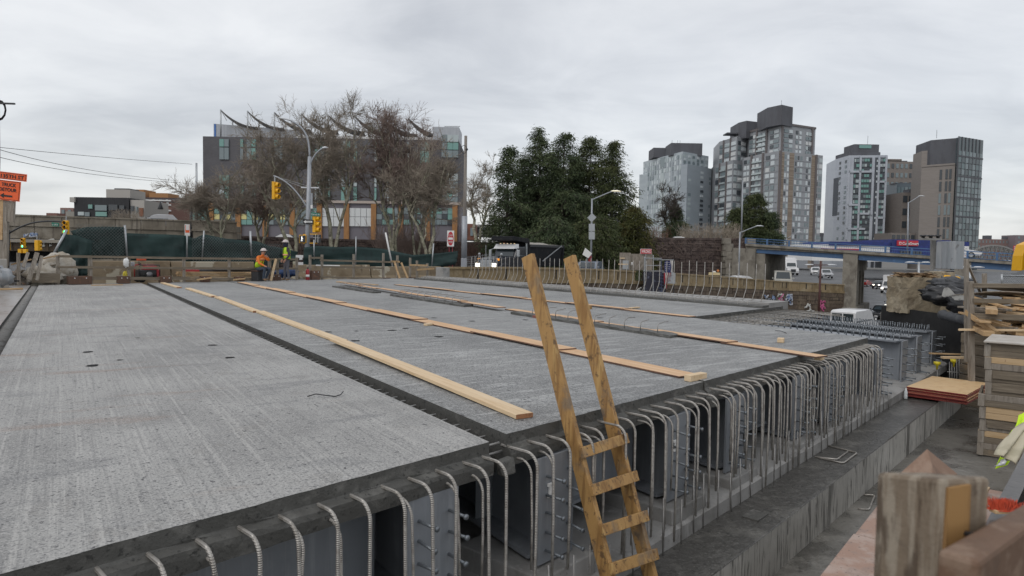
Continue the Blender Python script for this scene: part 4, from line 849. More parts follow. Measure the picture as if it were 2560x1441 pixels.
K['oconc']=mat('old_bridge_concrete',(.235,.215,.18),[((.13,.115,.095),(1,1,.6),.45,.64,.8),((.32,.30,.26),1.3,.5,.68,.6),((.07,.06,.05),(3,3,.5),.6,.7,.7)],.85,bump=.3,bs=5)
ov=thing('overpass','blue girder road overpass on concrete piers crossing the highway at right','overpass',(38,75,ROAD))
TL,TR,DW=-12.0,46.0,11.0
def ob(mb,t0,t1,f0,f1,n0,n1):
 A=[]
 for f in(f0,f1):
  for(t,n)in((t0,n0),(t1,n0),(t1,n1),(t0,n1)):A.append(PC+OU*t+ON*n+ZV*f(t))
 return mb.hexa(A)
ob(MB(),TL,TR,lambda t:z_gt(t)+.01,z_curb,.25,-DW).build('deck_slab',K['oconc'],ov)
ob(MB(),TL,TR,lambda t:z_curb(t)-.25,lambda t:z_curb(t)+.02,.5,.26).build('fascia_curb',K['oconc'],ov)
for(t0,t1)in((TL+1.2,-1.4),(.1,9.0),(10.4,TR)):
 for k,n in enumerate((0,-2.6,-5.2,-7.8,-10.4)):ob(MB(),t0,t1,z_gb,z_gt,n+.08,n-.08).build('girder',K['blue'],ov)
rl=2.45;t=TL
while t<TR:
 p=PC+OU*t+ON*.38;MB().bar(p+ZV*z_curb(t),p+ZV*(z_rail(t)+.05),.20,.14,OU).build('rail_post',K['blue'],ov)
 if t+rl<TR:
  q=PC+OU*(t+rl)+ON*.38
  for f in(1.0,.62,.12):
   MB().bar(p+ZV*lerp(z_curb(t),z_rail(t),f),q+ZV*lerp(z_curb(t+rl),z_rail(t+rl),f),.06,.06 if f<1 else .09).build('rail',K['blue'],ov)
  mb=MB();k=.2
  while k<rl:r_=lerp(p,q,k/rl);mb.bar(r_+ZV*lerp(z_curb(t),z_rail(t),.1),r_+ZV*lerp(z_curb(t),z_rail(t),.62),.018,.018,OU);k+=.22
  o=mb.build('pickets',K['blue'],ov);o['kind']='stuff'
 t+=rl
pf=lambda t:ROAD-.3
def solid(nm,t0,t1,n0,n1,zl,zh,m):ob(MB(),t0,t1,lambda t:zl,(lambda t:zh(t))if callable(zh)else(lambda t:zh),n0,n1).build(nm,m,ov)
solid('pier_column',-1.4,.05,.35,-1.3,ROAD-.3,lambda t:z_curb(t)-.3,K['oconc'])
solid('pier_column',9.0,10.4,.3,-1.3,ROAD-.3,lambda t:z_curb(t)-.3,K['oconc'])
for k in range(4):solid('arch_leg',-1.1,-.3,-1.9-k*2.4,-2.45-k*2.4,ROAD-.3,0.1,K['oconc'])
solid('pier_cap',-1.25,-.15,-1.3,-10.6,.1,lambda t:z_gb(t)-.02,K['oconc'])
for k in range(4):
 n0=-1.3-k*2.4
 for sgn in(0,1):
  c=PC+OU*-.7+ON*(n0-.6-1.2*0);mb=MB()
  a=n0-.0 if sgn==0 else n0-1.15+.55
  pts=[PC+OU*-1.05+ON*(n0+(.0 if sgn==0 else-.62))+ZV*.1,PC+OU*-1.05+ON*(n0-(.3 if sgn==0 else .32))+ZV*.1,PC+OU*-1.05+ON*(n0+(.0 if sgn==0 else-.62))+ZV*-.6]
  mb.prism(pts,OU*.7).build('arch_spandrel',K['oconc'],ov)
solid('crash_wall',-1.6,.25,.6,-11,ROAD-.3,ROAD+.9,K['oconc'])
solid('abutment',TL-1.5,TL+1.2,.55,-DW,-3.2,lambda t:z_gt(t),K['oconc'])
solid('abutment_wall',TL+1.2,TL+2.2,.1,-DW,-3.2,lambda t:z_gb(t)-.05,K['oconc'])
for k in range(6):solid('quoin',TL-2.1-.15*(k%2),TL-1.5,.75,.1,-2.6+k*.95,-2.6+k*.95+.88,K['oconc'])
# ================================================================ brown stone retaining wall behind the trees
K['vine_stone']=mat('dark_purple_stone',(.085,.062,.056),[((.145,.112,.098),1.0,.45,.66,.85),((.04,.028,.027),1.9,.5,.66,.8),((.20,.165,.14),3,.66,.74,.6)],.88,bump=.7,bs=4)
sw=thing('stone_retaining_wall','long dark stone retaining wall overgrown with bare vines behind the trees','wall',(0,84,-1))
SWP=[(-40.5,79.5,2.95),(-20,82.5,2.7),(0,84,2.6),(14,86,3.35),(18,86.6,3.6),(30.6,87.6,3.75)]
random.seed(17);nst=0;rest=MB()
for(x0,y0,z0),(x1,y1,z1)in zip(SWP[:-1],SWP[1:]):
 p,q=Vector((x0,y0,0)),Vector((x1,y1,0));d=(q-p).normalized();nrm=Vector((d.y,-d.x,0));L_=(q-p).length
 def pz(t,z,o):return lerp(p,q,t)+nrm*o+ZV*z
 def zt_(t):return lerp(z0,z1,t)
 MB().hexa([pz(0,-4,0),pz(1,-4,0),pz(1,-4,-.8),pz(0,-4,-.8),pz(0,z0-.02,0),pz(1,z1-.02,0),pz(1,z1-.02,-.8),pz(0,z0-.02,-.8)]).build('wall_core',K['mortar'],sw)
 zz=-2.6;r_=0
 while zz<3.9:
  hh=random.choice((.34,.42,.5));t=random.uniform(-.04,0)
  while t<1:
   w_=random.uniform(.6,1.5)/L_;t0,t1=max(t,0),min(t+w_-.04/L_,1)
   zl=zt_((t0+t1)/2)
   if t1-t0>.3/L_ and zz+.1<zl:
    h2=min(hh-.04,zl-zz);pr=random.uniform(.03,.16);c8=[pz(t0,zz,pr),pz(t1,zz,pr),pz(t1,zz,0),pz(t0,zz,0),pz(t0+.02/L_,zz+h2,pr*.7),pz(t1-.02/L_,zz+h2,pr*.7),pz(t1,zz+h2,0),pz(t0,zz+h2,0)]
    if x0>=14 and zz>-1.2 and nst<290:MB().hexa(c8).build('stone',K['vine_stone'],sw);nst+=1
    else:rest.hexa(c8)
   t+=w_
  zz+=hh
 MB().hexa([pz(0,z0-.15,.14),pz(1,z1-.15,.14),pz(1,z1-.15,-.8),pz(0,z0-.15,-.8),pz(0,z0+.12,.14),pz(1,z1+.12,.14),pz(1,z1+.12,-.8),pz(0,z0+.12,-.8)]).build('coping',K['vine_stone'],sw)
o=rest.build('stones',K['vine_stone'],sw);o['kind']='stuff'
for xx in(27.2,30.4):
 for k in range(8):MB().obox((xx,86.9+(xx-27)*.08,-2.4+k*.78+.37),Vector((.42+.09*(k%2),0,0)),Vector((0,.45,0)),ZV*.36).build('quoin',K['oconc'],sw,bevel=.03)
random.seed(23);mb=MB()
for i in range(520):
 seg=random.choice(range(len(SWP)-1));(x0,y0,z0),(x1,y1,z1)=SWP[seg],SWP[seg+1]
 t=random.random();p=Vector((lerp(x0,x1,t),lerp(y0,y1,t)-.2,lerp(z0,z1,t)-random.random()**1.6*3.2));pts=[p];dx,dz=random.uniform(-.4,.4),random.uniform(-.35,.2)
 for k in range(5):p=p+Vector((dx+random.uniform(-.3,.3),random.uniform(-.05,.03),dz+random.uniform(-.25,.2)));pts.append(p)
 mb.tube(pts,.018,3,False)
vn=mb.build('bare_vines',mat('vine_stems',(.17,.125,.105),rough=.9));tag(vn,'tangle of bare vine stems over the dark stone retaining wall','vines',kind='stuff')
sheet('upper_terrain',[(-200,90,2.3),(-40.5,80.4,2.4),(0,84.9,2.1),(18,87.6,3.0),(31,88.4,3.1),(34,90,3.1),(26,140,3.1),(60,700,3),(-300,700,3)],K['earth'])
# ================================================================ concrete viaduct on the left
vi=thing('viaduct','weathered concrete highway viaduct with brown girders at the far left','viaduct',(-48,70,0))
V0,V1=Vector((-62,62,0)),Vector((-31.5,75.5,0));vd=(V1-V0).normalized();vn_=Vector((vd.y,-vd.x,0));VL=(V1-V0).length
def vp(t,z,o):return V0+vd*t+vn_*o+ZV*z
def onV(x,y,off=0):return onp(x,y,off,V0,vn_)
za=onV(60,537).z;zb_=onV(500,552).z;zc=onV(60,572).z;zd=onV(60,590).z;zg=onV(60,634).z
ta=(onV(60,537)-V0).dot(vd);tb=(onV(500,552)-V0).dot(vd)
def vtop(t):return lerp(za,zb_,(t-ta)/(tb-ta))
K['vconc']=mat('stained_viaduct_concrete',(.25,.22,.175),[((.15,.13,.10),(.5,.5,.35),.42,.62,.8),((.33,.30,.25),.8,.5,.68,.6),((.09,.075,.06),(2.4,2.4,.25),.55,.68,.75)],.85,bump=.3,bs=4)
TE=(onV(152,600)-V0).dot(vd)
t=-1.0
while t<VL-.5:
 t1=t+2.35;a,b_=vtop(t),vtop(t1)
 MB().hexa([vp(t,a-1.15,.12),vp(t1-.05,b_-1.15,.12),vp(t1-.05,b_-1.15,-.3),vp(t,a-1.15,-.3),vp(t,a-.16,.12),vp(t1-.05,b_-.16,.12),vp(t1-.05,b_-.16,-.3),vp(t,a-.16,-.3)]).build('parapet_panel',K['vconc'],vi)
 MB().hexa([vp(t,a-.15,.2),vp(t1,b_-.15,.2),vp(t1,b_-.15,-.35),vp(t,a-.15,-.35),vp(t,a,.2),vp(t1,b_,.2),vp(t1,b_,-.35),vp(t,a,-.35)]).build('coping',K['vconc'],vi)
 MB().hexa([vp(t,a-2.35,.0),vp(t1-.04,b_-2.35,.0),vp(t1-.04,b_-2.35,-.3),vp(t,a-2.35,-.3),vp(t,a-1.2,.0),vp(t1-.04,b_-1.2,.0),vp(t1-.04,b_-1.2,-.3),vp(t,a-1.2,-.3)]).build('fascia_panel',K['vconc'],vi)
 t=t1
MB().hexa([vp(-2,za-2.4,-.3),vp(VL,zb_-2.4,-.3),vp(VL,zb_-2.4,-14),vp(-2,za-2.4,-14),vp(-2,za-1.0,-.3),vp(VL,zb_-1.0,-.3),vp(VL,zb_-1.0,-14),vp(-2,za-1.0,-14)]).build('deck_slab',K['vconc'],vi)
K['brown']=mat('rusty_brown_girder',(.075,.052,.032),[((.12,.085,.05),1.2,.45,.64,.8),((.04,.03,.024),3,.55,.68,.7)],.7)
MB().hexa([vp(-2,za-2.75,.3),vp(TE+.4,vtop(TE)-2.75,.3),vp(TE+.4,vtop(TE)-2.75,-.2),vp(-2,za-2.75,-.2),vp(-2,za-2.42,.3),vp(TE+.4,vtop(TE)-2.42,.3),vp(TE+.4,vtop(TE)-2.42,-.2),vp(-2,za-2.42,-.2)]).build('ledge_beam',mat('pale_ledge',(.33,.30,.25),[((.2,.2,.22),2,.5,.64,.7)],.8),vi)
MB().hexa([vp(-2,.9,.0),vp(TE,.9,.0),vp(TE,.9,-.2),vp(-2,.9,-.2),vp(-2,za-2.76,0),vp(TE,vtop(TE)-2.76,0),vp(TE,vtop(TE)-2.76,-.2),vp(-2,za-2.76,-.2)]).build('girder',K['brown'],vi)
for k in range(int(TE)+2):MB().hexa([vp(-1.5+k,.9,.001),vp(-1.42+k,.9,.001),vp(-1.42+k,.9,.14),vp(-1.5+k,.9,.14),vp(-1.5+k,za-2.78,.001),vp(-1.42+k,za-2.78,.001),vp(-1.42+k,za-2.78,.14),vp(-1.5+k,za-2.78,.14)]).build('stiffener',K['brown'],vi)
MB().hexa([vp(-2,.86,.2),vp(TE,.86,.2),vp(TE,.86,-.3),vp(-2,.86,-.3),vp(-2,.9,.2),vp(TE,.9,.2),vp(TE,.9,-.3),vp(-2,.9,-.3)]).build('bottom_flange',K['brown'],vi)
MB().hexa([vp(TE,-1,.1),vp(VL,-1,.1),vp(VL,-1,-14),vp(TE,-1,-14),vp(TE,vtop(TE)-2.36,.1),vp(VL,zb_-2.36,.1),vp(VL,zb_-2.36,-14),vp(TE,vtop(TE)-2.36,-14)]).build('abutment',K['vconc'],vi)
MB().hexa([vp(-6,-1,-7),vp(TE,-1,-7),vp(TE,-1,-7.4),vp(-6,-1,-7.4),vp(-6,.9,-7),vp(TE,.9,-7),vp(TE,.9,-7.4),vp(-6,.9,-7.4)]).build('back_wall',K['black'],vi)
graffiti(vi,40,56,599,606,lambda x,y:onV(x,y,.05),[GC[2]],5,11);graffiti(vi,60,66,599,620,lambda x,y:onV(x,y,.05),[mat('spray_yellow',(.45,.38,.10),rough=.6)],3,12);graffiti(vi,98,111,597,616,lambda x,y:onV(x,y,.05),[GC[2]],7,13);graffiti(vi,122,134,599,616,lambda x,y:onV(x,y,.05),[GC[2]],6,14);graffiti(vi,60,92,584,592,lambda x,y:onV(x,y,.36),[GC[3],GC[0]],8,15)
bp_=thing('block_pier','large grey stone block pier where viaduct meets the dark wall','pier',(-32.5,77.5,0))
random.seed(4)
x=480
for r_ in range(5):
 y1=551+r_*16;xx=478-(r_%2)*6
 while xx<575:
  w_=random.choice((16,22,27));a=atY(xx,y1+15,77.2);b_=atY(xx+w_-1,y1,77.2);MB().box(a.x,b_.x,77.2-random.uniform(0,.12),78.6,a.z,b_.z).build('stone_block',K['vconc'],bp_,bevel=.03);xx+=w_
# ================================================================ far end of the deck: rail, barriers, screens, litter
random.seed(31)
def FA(x,y,a=26.0):return GA(x,y,a)
def foot(x,a=26.0,z=.012):
 """point on the deck below picture column x, on the line a = const"""
 p=GA(x,700,a);return Vector((p.x,p.y,z))
fr=thing('timber_rail_fence','grey timber post and rail fence across the far end of the deck','rail fence',foot(600))
for(x,yt)in((47,632),(145,640),(226,641),(323,643),(460,644),(573,645),(674,646),(694,646),(742,644),(775,638),(805,637),(884,636),(958,633),(993,639),(1025,645),(1042,652),(1068,659)):
 f=foot(x);t=FA(x,yt);MB().bar(f,Vector((f.x,f.y,t.z)),.095 if x not in(226,674)else .13,.09,DV).build('post',K['grey_wood'],fr)
def frail(x0,y0,x1,y1,h=.09,m=None,nm='rail',a=25.92):
 MB().bar(FA(x0,y0,a),FA(x1,y1,a),.045,h).build(nm,m or K['grey_wood_h'],fr)
for s in((145,641,460,646),(460,646,745,649),(775,645,806,645),(800,651,960,655),(955,655,993,656),(145,668,460,671),(460,671,745,672),(805,667,960,671)):frail(*s)
frail(230,696,405,697,.12,None,'toe_board');frail(428,696,640,699,.12,None,'toe_board');frail(800,693,960,698,.10,None,'toe_board');frail(80,695,150,696,.34,None,'toe_board')
frail(1025,663,1068,664,.09,K['lumber']);frail(1042,675,1085,672,.09,K['lumber']);frail(978,654,999,655,.09,K['lumber'])
for(x0,y0,x1,y1,lb)in((655,655,645,703,'pale pine brace leaning in front of the seated worker'),(690,648,677,704,'pale pine brace leaning between the two workers'),(986,655,999,709,'tan board leaning on the fence near its right end'),(1003,657,1019,709,'tan board leaning beside another near the right fence end'),(93,632,72,700,'wide grey plank leaning at the far left by the white sacks'),(104,640,92,702,'narrow grey plank leaning beside the wide one at far left'),(70,632,58,668,'short grey stake leaning at the far left fence end')):
 f=FA(x1,y1,25.6);f.z=max(f.z,.02)if y1>690 else f.z;t=FA(x0,y0,25.9);o=MB().bar(f,t,.14 if x0==93 else .10,.045,DV);single(o,'leaning_board',K['pine']if x0 in(655,690)else(K['lumber']if x0>900 else K['grey_wood']),lb,'board',loc=f)
for i,(x0,x1,y,lb)in enumerate(((172,230,691,'long rusty steel angle at the left end of the deck'),(297,325,691,'rusty steel block below the generator left post'),(403,429,691,'rusty steel block right of the red generator'),(506,526,691,'rusty steel block under the lumber stack'),(592,612,693,'rusty steel block left of the seated worker'),(678,703,687,'large rusty steel block between the two workers'),(780,800,677,'tall rusty steel block right of the fire extinguisher'),(961,977,695,'small rusty steel block at the right fence end'),(1024,1040,694,'last rusty steel block near the tan wall'))):
 a,b=foot(x0,25.75),foot(x1,25.75);zt=FA((x0+x1)/2,y,25.75).z;t=thing('steel_block',lb,'steel block',a,0,'rusty steel blocks at the deck end')
 s=DN*-.3;MB().hexa([a,b,b+s,a+s]+[Vector((p.x,p.y,zt))for p in(a,b,b+s,a+s)]).build('block',K['rust'],t,bevel=.01)
 for k in range(max(2,int((x1-x0)/22))):p=lerp(a,b,(k+.5)/max(2,int((x1-x0)/22)))+DN*.012;MB().tube([Vector((p.x,p.y,zt-.07)),Vector((p.x,p.y,zt-.07))+DN*.02],.02,6).build('bolt',K['white'],t)
K['jersey']=mat('stained_barrier',(.26,.205,.135),[((.17,.125,.075),(.7,.7,1.2),.45,.62,.8),((.46,.42,.33),1.1,.56,.60,.9),((.09,.07,.05),(3,3,.7),.58,.7,.6)],.85,bump=.3,bs=10)
def jersey(x0,x1,yt,a,lb,m=None,zb0=-.22):
 p,q=GA(x0,700,a),GA(x1,700,a);p.z=q.z=zb0;zt=GA((x0+x1)/2,yt,a).z-zb0;o=-DN
 prof=[(0,0),(0,.10),(.13,.32),(.20,zt-.02),(.22,zt),(.38,zt),(.40,zt-.02),(.47,.32),(.60,.10),(.60,0)]
 mb=MB();P0=[p+o*n+ZV*z for n,z in prof];mb.prism(P0,q-p);return single(mb,'traffic_barrier',m or K['jersey'],lb,'concrete barrier','concrete traffic barriers',loc=p,bevel=.01)
jersey(228,430,653,27.4,'tan stained concrete barrier behind the red generator');jersey(433,640,655,27.4,'concrete barrier behind the lumber stack');jersey(743,772,662,27.0,'short concrete barrier end behind the standing worker',zb0=0.0);jersey(775,930,663,27.3,'concrete barrier right of the standing worker');jersey(933,1108,667,27.3,'concrete barrier ending at the tan wall')
jersey(-40,22,648,24.6,'pale concrete barrier at the left picture edge',mat('pale_barrier',(.34,.32,.29),[((.22,.20,.18),(4,4,.7),.45,.62,.8)],.8),0.0)
hz=[FA(-4,664,24.2),FA(6,674,24.1),FA(20,692,24.0),FA(28,702,23.9),FA(48,703,23.9)];single(MB().tube(hz,.025,6),'hose',K['rubber'],'black hose draped over the pale barrier at far left','hose',loc=hz[0],smooth=True)
bs_=blob('plastic_sheet','grey plastic wrap bundled at the foot of the left barrier','plastic wrap',FA(2,700,23.6)+ZV*.1,DV*.35,DU*.3,ZV*.28,K['cab'],2.2,.35,20,12)
K['sack']=mat('dirty_white_sack',(.50,.47,.41),[((.36,.31,.24),2.0,.45,.62,.8),((.22,.17,.11),3,.58,.68,.8)],.8,bump=.5,bs=8)
c=foot(147,27.0,.25);blob('bulk_sack','big dirty white bulk sack behind the left end of the fence','sack',c+ZV*.28,DV*.62,DU*.5,ZV*.62,K['sack'],6.1,.14,30,18)
c=foot(112,26.6,.25);blob('bulk_sack','slumped muddy white sack beside the big one at far left','sack',c+ZV*.05,DV*.6,DU*.5,ZV*.42,K['sack'],3.7,.25,30,18)
c=FA(62,680,27);blob('debris_heap','heap of mixed plastic and wood scraps at far left','debris',Vector((c.x,c.y,.1)),DV*.9,DU*.5,ZV*.38,mat('debris_mix',(.22,.19,.16),[((.5,.5,.5),5,.54,.6,.8),((.04,.04,.045),4,.5,.58,.9),((.33,.16,.07),6,.6,.66,.8)],.7),9.9,.5,26,16)
for i,(x0,y0,x1,y1)in enumerate(((28,662,78,649),(103,648,150,638),(36,690,60,676),(95,672,150,660))):
 o=MB().bar(FA(x0,y0,26.6),FA(x1,y1,26.4),.10,.05);single(o,'scrap_board',K['lumber']if i<2 else K['grey_wood_h'],['orange brown board slanting low at the far left','orange brown board lying over the white sack','short grey board end in the far left debris','grey board slanting across the white sack'][i],'board',loc=o.v[0])
stick(foot(8,23.2,.03),DV,1.0,.12,.05,K['lumber'],'tan timber lying at the left picture edge on the muddy strip',None,'timber','timber')
ge=thing('generator','red and black portable generator behind the fence','generator',foot(372,26.6))
ga,gb=foot(347,26.55,.0),foot(400,26.55,.0);zt=FA(372,662,26.55).z;gv=(gb-ga)
def gp(t,z,n):return ga+gv*t-DN*n+ZV*z
K['red']=mat('red_enamel',(.30,.022,.028),rough=.35)
MB().hexa([gp(.05,.16,.05),gp(.95,.16,.05),gp(.95,.16,.5),gp(.05,.16,.5),gp(.05,.50,.05),gp(.95,.50,.05),gp(.95,.50,.5),gp(.05,.50,.5)]).build('engine_body',K['dark'],ge,bevel=.03)
MB().hexa([gp(.30,.50,.03),gp(.97,.50,.03),gp(.97,.50,.5),gp(.30,.50,.5),gp(.36,.66,.08),gp(.9,.66,.08),gp(.9,.66,.45),gp(.36,.66,.45)]).build('fuel_tank',K['red'],ge,bevel=.03)
MB().hexa([gp(.86,.14,.01),gp(1.0,.14,.01),gp(1.0,.14,.52),gp(.86,.14,.52),gp(.86,.50,.01),gp(1.0,.50,.01),gp(1.0,.50,.52),gp(.86,.50,.52)]).build('side_panel',K['red'],ge,bevel=.02)
for n in(.0,.52):MB().tube([gp(.02,.05,n),gp(.02,.6,n),gp(.08,.70,n),gp(.97,.70,n),gp(1.0,.6,n),gp(1.0,.05,n)],.022,8).build('frame_tube',K['red']if n else K['dark'],ge,True)
for(t,r)in((.22,.12),(.5,.13),(.73,.08)):MB().tube([gp(t,.3,.05),gp(t,.3,-.02)],r,14).build('engine_cover',mat('grey_alloy',(.2,.2,.21),rough=.4,metal=.5)if t==.5 else K['rubber'],ge,True)
for n in(-.03,.45):MB().tube([gp(.15,.13,n),gp(.15,.13,n+.07)],.13,14).build('wheel',K['rubber'],ge,True)
MB().tube([gp(.2,.72,.2),gp(.08,.82,.2),gp(.06,.74,.2),gp(.2,.7,.2)],.018,6).build('handle_loop',K['dark'],ge,True)
random.seed(8)
for i in range(9):
 y=681+(i%5)*4;x0=440+random.uniform(-8,40);x1=640-random.uniform(-4,30);a_=26.35+(i//5)*.25
 p,q=FA(x0,y,a_),FA(x1,y+1,a_);o=MB().bar(p,q,.2,.045)
 single(o,'lumber_board',random.choice((K['lumber'],K['pine'],K['ply'])),'long tan board in the stack left of the seated worker','lumber','boards stacked behind the fence',loc=p)
for(x0,y0,x1,y1,lb)in((493,700,528,695,'tan offcut propped on the left rusty block'),(584,700,612,697,'tan offcut propped on the block by the seated worker')):
 o=MB().bar(FA(x0,y0,25.6),FA(x1,y1,25.6),.12,.05);single(o,'wood_offcut',K['lumber'],lb,'offcut',loc=o.v[0])
def bx(name,x0,x1,y0,y1,a,dep,m,lb,cat):
 p,q=FA(x0,y1,a),FA(x1,y1,a);zt=FA(x0,y0,a).z;s=-DN*dep;return single(MB().hexa([p,q,q+s,p+s]+[Vector((v.x,v.y,zt))for v in(p,q,q+s,p+s)]),name,m,lb,cat,loc=p,bevel=.015)
bx('tool_box',464,499,675,682,26.6,.4,K['red'],'flat red tool box on the lumber stack','tool box');bx('tool_box',345,366,646,652,27.6,.2,mat('orange_case',(.6,.09,.03),rough=.5),'orange case on top of the concrete barrier','case')
blob('tarpaulin','blue tarpaulin bundle behind the two workers','tarpaulin',FA(716,682,26.8),DV*.6,DU*.25,ZV*.22,mat('blue_tarp',(.02,.05,.14),[((.04,.09,.22),6,.5,.64,.7)],.45),3.1,.25,22,12)
blob('tarpaulin','black plastic draped along the lumber stack','tarpaulin',FA(575,676,26.9),DV*1.9,DU*.2,ZV*.07,K['tarp'],5.1,.3,30,10)
blob('plastic_bag','small white bag hung on the fence post','bag',FA(315,657,25.85),DV*.11,DU*.06,ZV*.17,K['white'],1.2,.3,14,10)
bx('junction_box',327,337,655,666,27.25,.08,K['galv'],'grey junction box fixed on the barrier','box')
blob('yellow_rag','yellow rag on the ground left of the generator','rag',FA(313,690,26.3),DV*.1,DU*.08,ZV*.17,mat('yellow_cloth',(.6,.5,.06),rough=.8),4.4,.4,12,8)
eb=foot(769,25.8);et=thing('fire_extinguisher','red fire extinguisher with white label beside the fence post','fire extinguisher',eb)
MB().tube([eb+ZV*.0,eb+ZV*.02,eb+ZV*.42,eb+ZV*.48,eb+ZV*.52],[.075,.085,.085,.06,.03],12).build('cylinder',K['red'],et,True);MB().tube([eb+ZV*.14,eb+ZV*.25],.087,12).build('label_band',K['white'],et,True);MB().tube([eb+ZV*.5,eb+ZV*.6],[.03,.04],8).build('valve',K['dark'],et,True)
pb_=thing('notice_board','white notice sheets fixed behind the fence by the standing worker','notice',FA(762,665,26.2))
for(x0,x1,y0,y1)in((740,758,638,645),(749,756,645,650),(745,758,656,663)):p,q=FA(x0,y1,26.2),FA(x1,y1,26.2);z1=FA(x0,y0,26.2).z;MB().hexa([p,q,q-DN*.02,p-DN*.02]+[Vector((v.x,v.y,z1))for v in(p,q,q-DN*.02,p-DN*.02)]).build('sheet',K['white'],pb_)
pp=MB().tube([FA(790,664,26.5),FA(849,665,26.5)],.03,6);single(pp,'plastic_pipe',K['white'],'white pipe lying along the barrier right of the worker','pipe',loc=pp.v[0])
K['green']=mat('green_windscreen',(.012,.036,.034),[((.020,.055,.051),1.1,.45,.66,.7),((.007,.018,.018),2.2,.5,.66,.7)],.65,bump=.3,bs=12)
gf=thing('screen_fence','sagging chain-link fence hung with dark green windscreen behind the barriers','fence',GA(500,690,29.5))
def screen(top,bot,a,seed,nv=8,dep=.12):
 tp=[GA(x,y,a)for x,y in top];bt=[GA(x,y,a)for x,y in bot]
 def pl(P,u):
  k=u*(len(P)-1);i=min(int(k),len(P)-2);return lerp(P[i],P[i+1],k-i)
 nu=10*(len(top)-1)
 def fn(u,v):
  p=lerp(pl(tp,u),pl(bt,u),v);s=math.sin(u*37+seed+2*math.sin(v*5))*.5+math.sin(u*13+v*7+seed*2)+.6*math.sin(v*15+u*9)
  return p+DN*dep*.45*s*(.25+v)
 o=MB().grid(fn,nu,nv).build('windscreen',K['green'],gf,True);o.modifiers.new('t','SOLIDIFY').thickness=.006;return tp,bt
screen([(152,585),(190,589),(232,602)],[(136,690),(185,692),(224,692)],29.0,1,dep=.2)
screen([(176,578),(215,568),(260,567),(313,568)],[(222,648),(250,648),(290,648),(318,648)],29.5,2)
screen([(314,583),(360,585),(430,587),(462,589)],[(318,652),(370,652),(430,652),(463,652)],29.5,3,dep=.07)
screen([(462,589),(485,597),(510,586),(564,597),(644,604),(673,615),(703,620),(745,630)],[(462,656),(485,656),(510,664),(564,672),(644,672),(673,668),(703,660),(740,652)],29.5,4)
screen([(760,619),(792,615),(840,618),(889,617),(954,622),(983,628),(1033,638),(1090,634),(1146,628)],[(757,668),(792,670),(840,670),(889,670),(954,672),(983,674),(1033,676),(1090,672),(1140,662)],29.5,5)
for(x0,y0,x1,y1,r)in((312,563,318,650,.045),(468,566,467,650,.035),(510,577,505,650,.035),(626,578,628,640,.05),(890,592,889,670,.03),(1084,609,1079,670,.04),(785,600,785,650,.03)):MB().tube([GA(x0,y0,29.4),GA(x1,y1,29.4)],r,8).build('post',K['galv'],gf,True)
MB().tube([GA(167,575,28.9),GA(131,642,28.9)],.05,8).build('post',K['galv'],gf,True);MB().tube([GA(964,582,29.2),GA(981,668,29.2)],.05,8).build('leaning_post',K['white'],gf,True)
for(x0,x1,y,h)in((190,313,648,1.45),(480,560,655,1.15),(560,700,655,.9)):
 p,q=GA(x0,y,29.35),GA(x1,y,29.35);chain(gf,p,q,h,.13,.006,'chain_link')
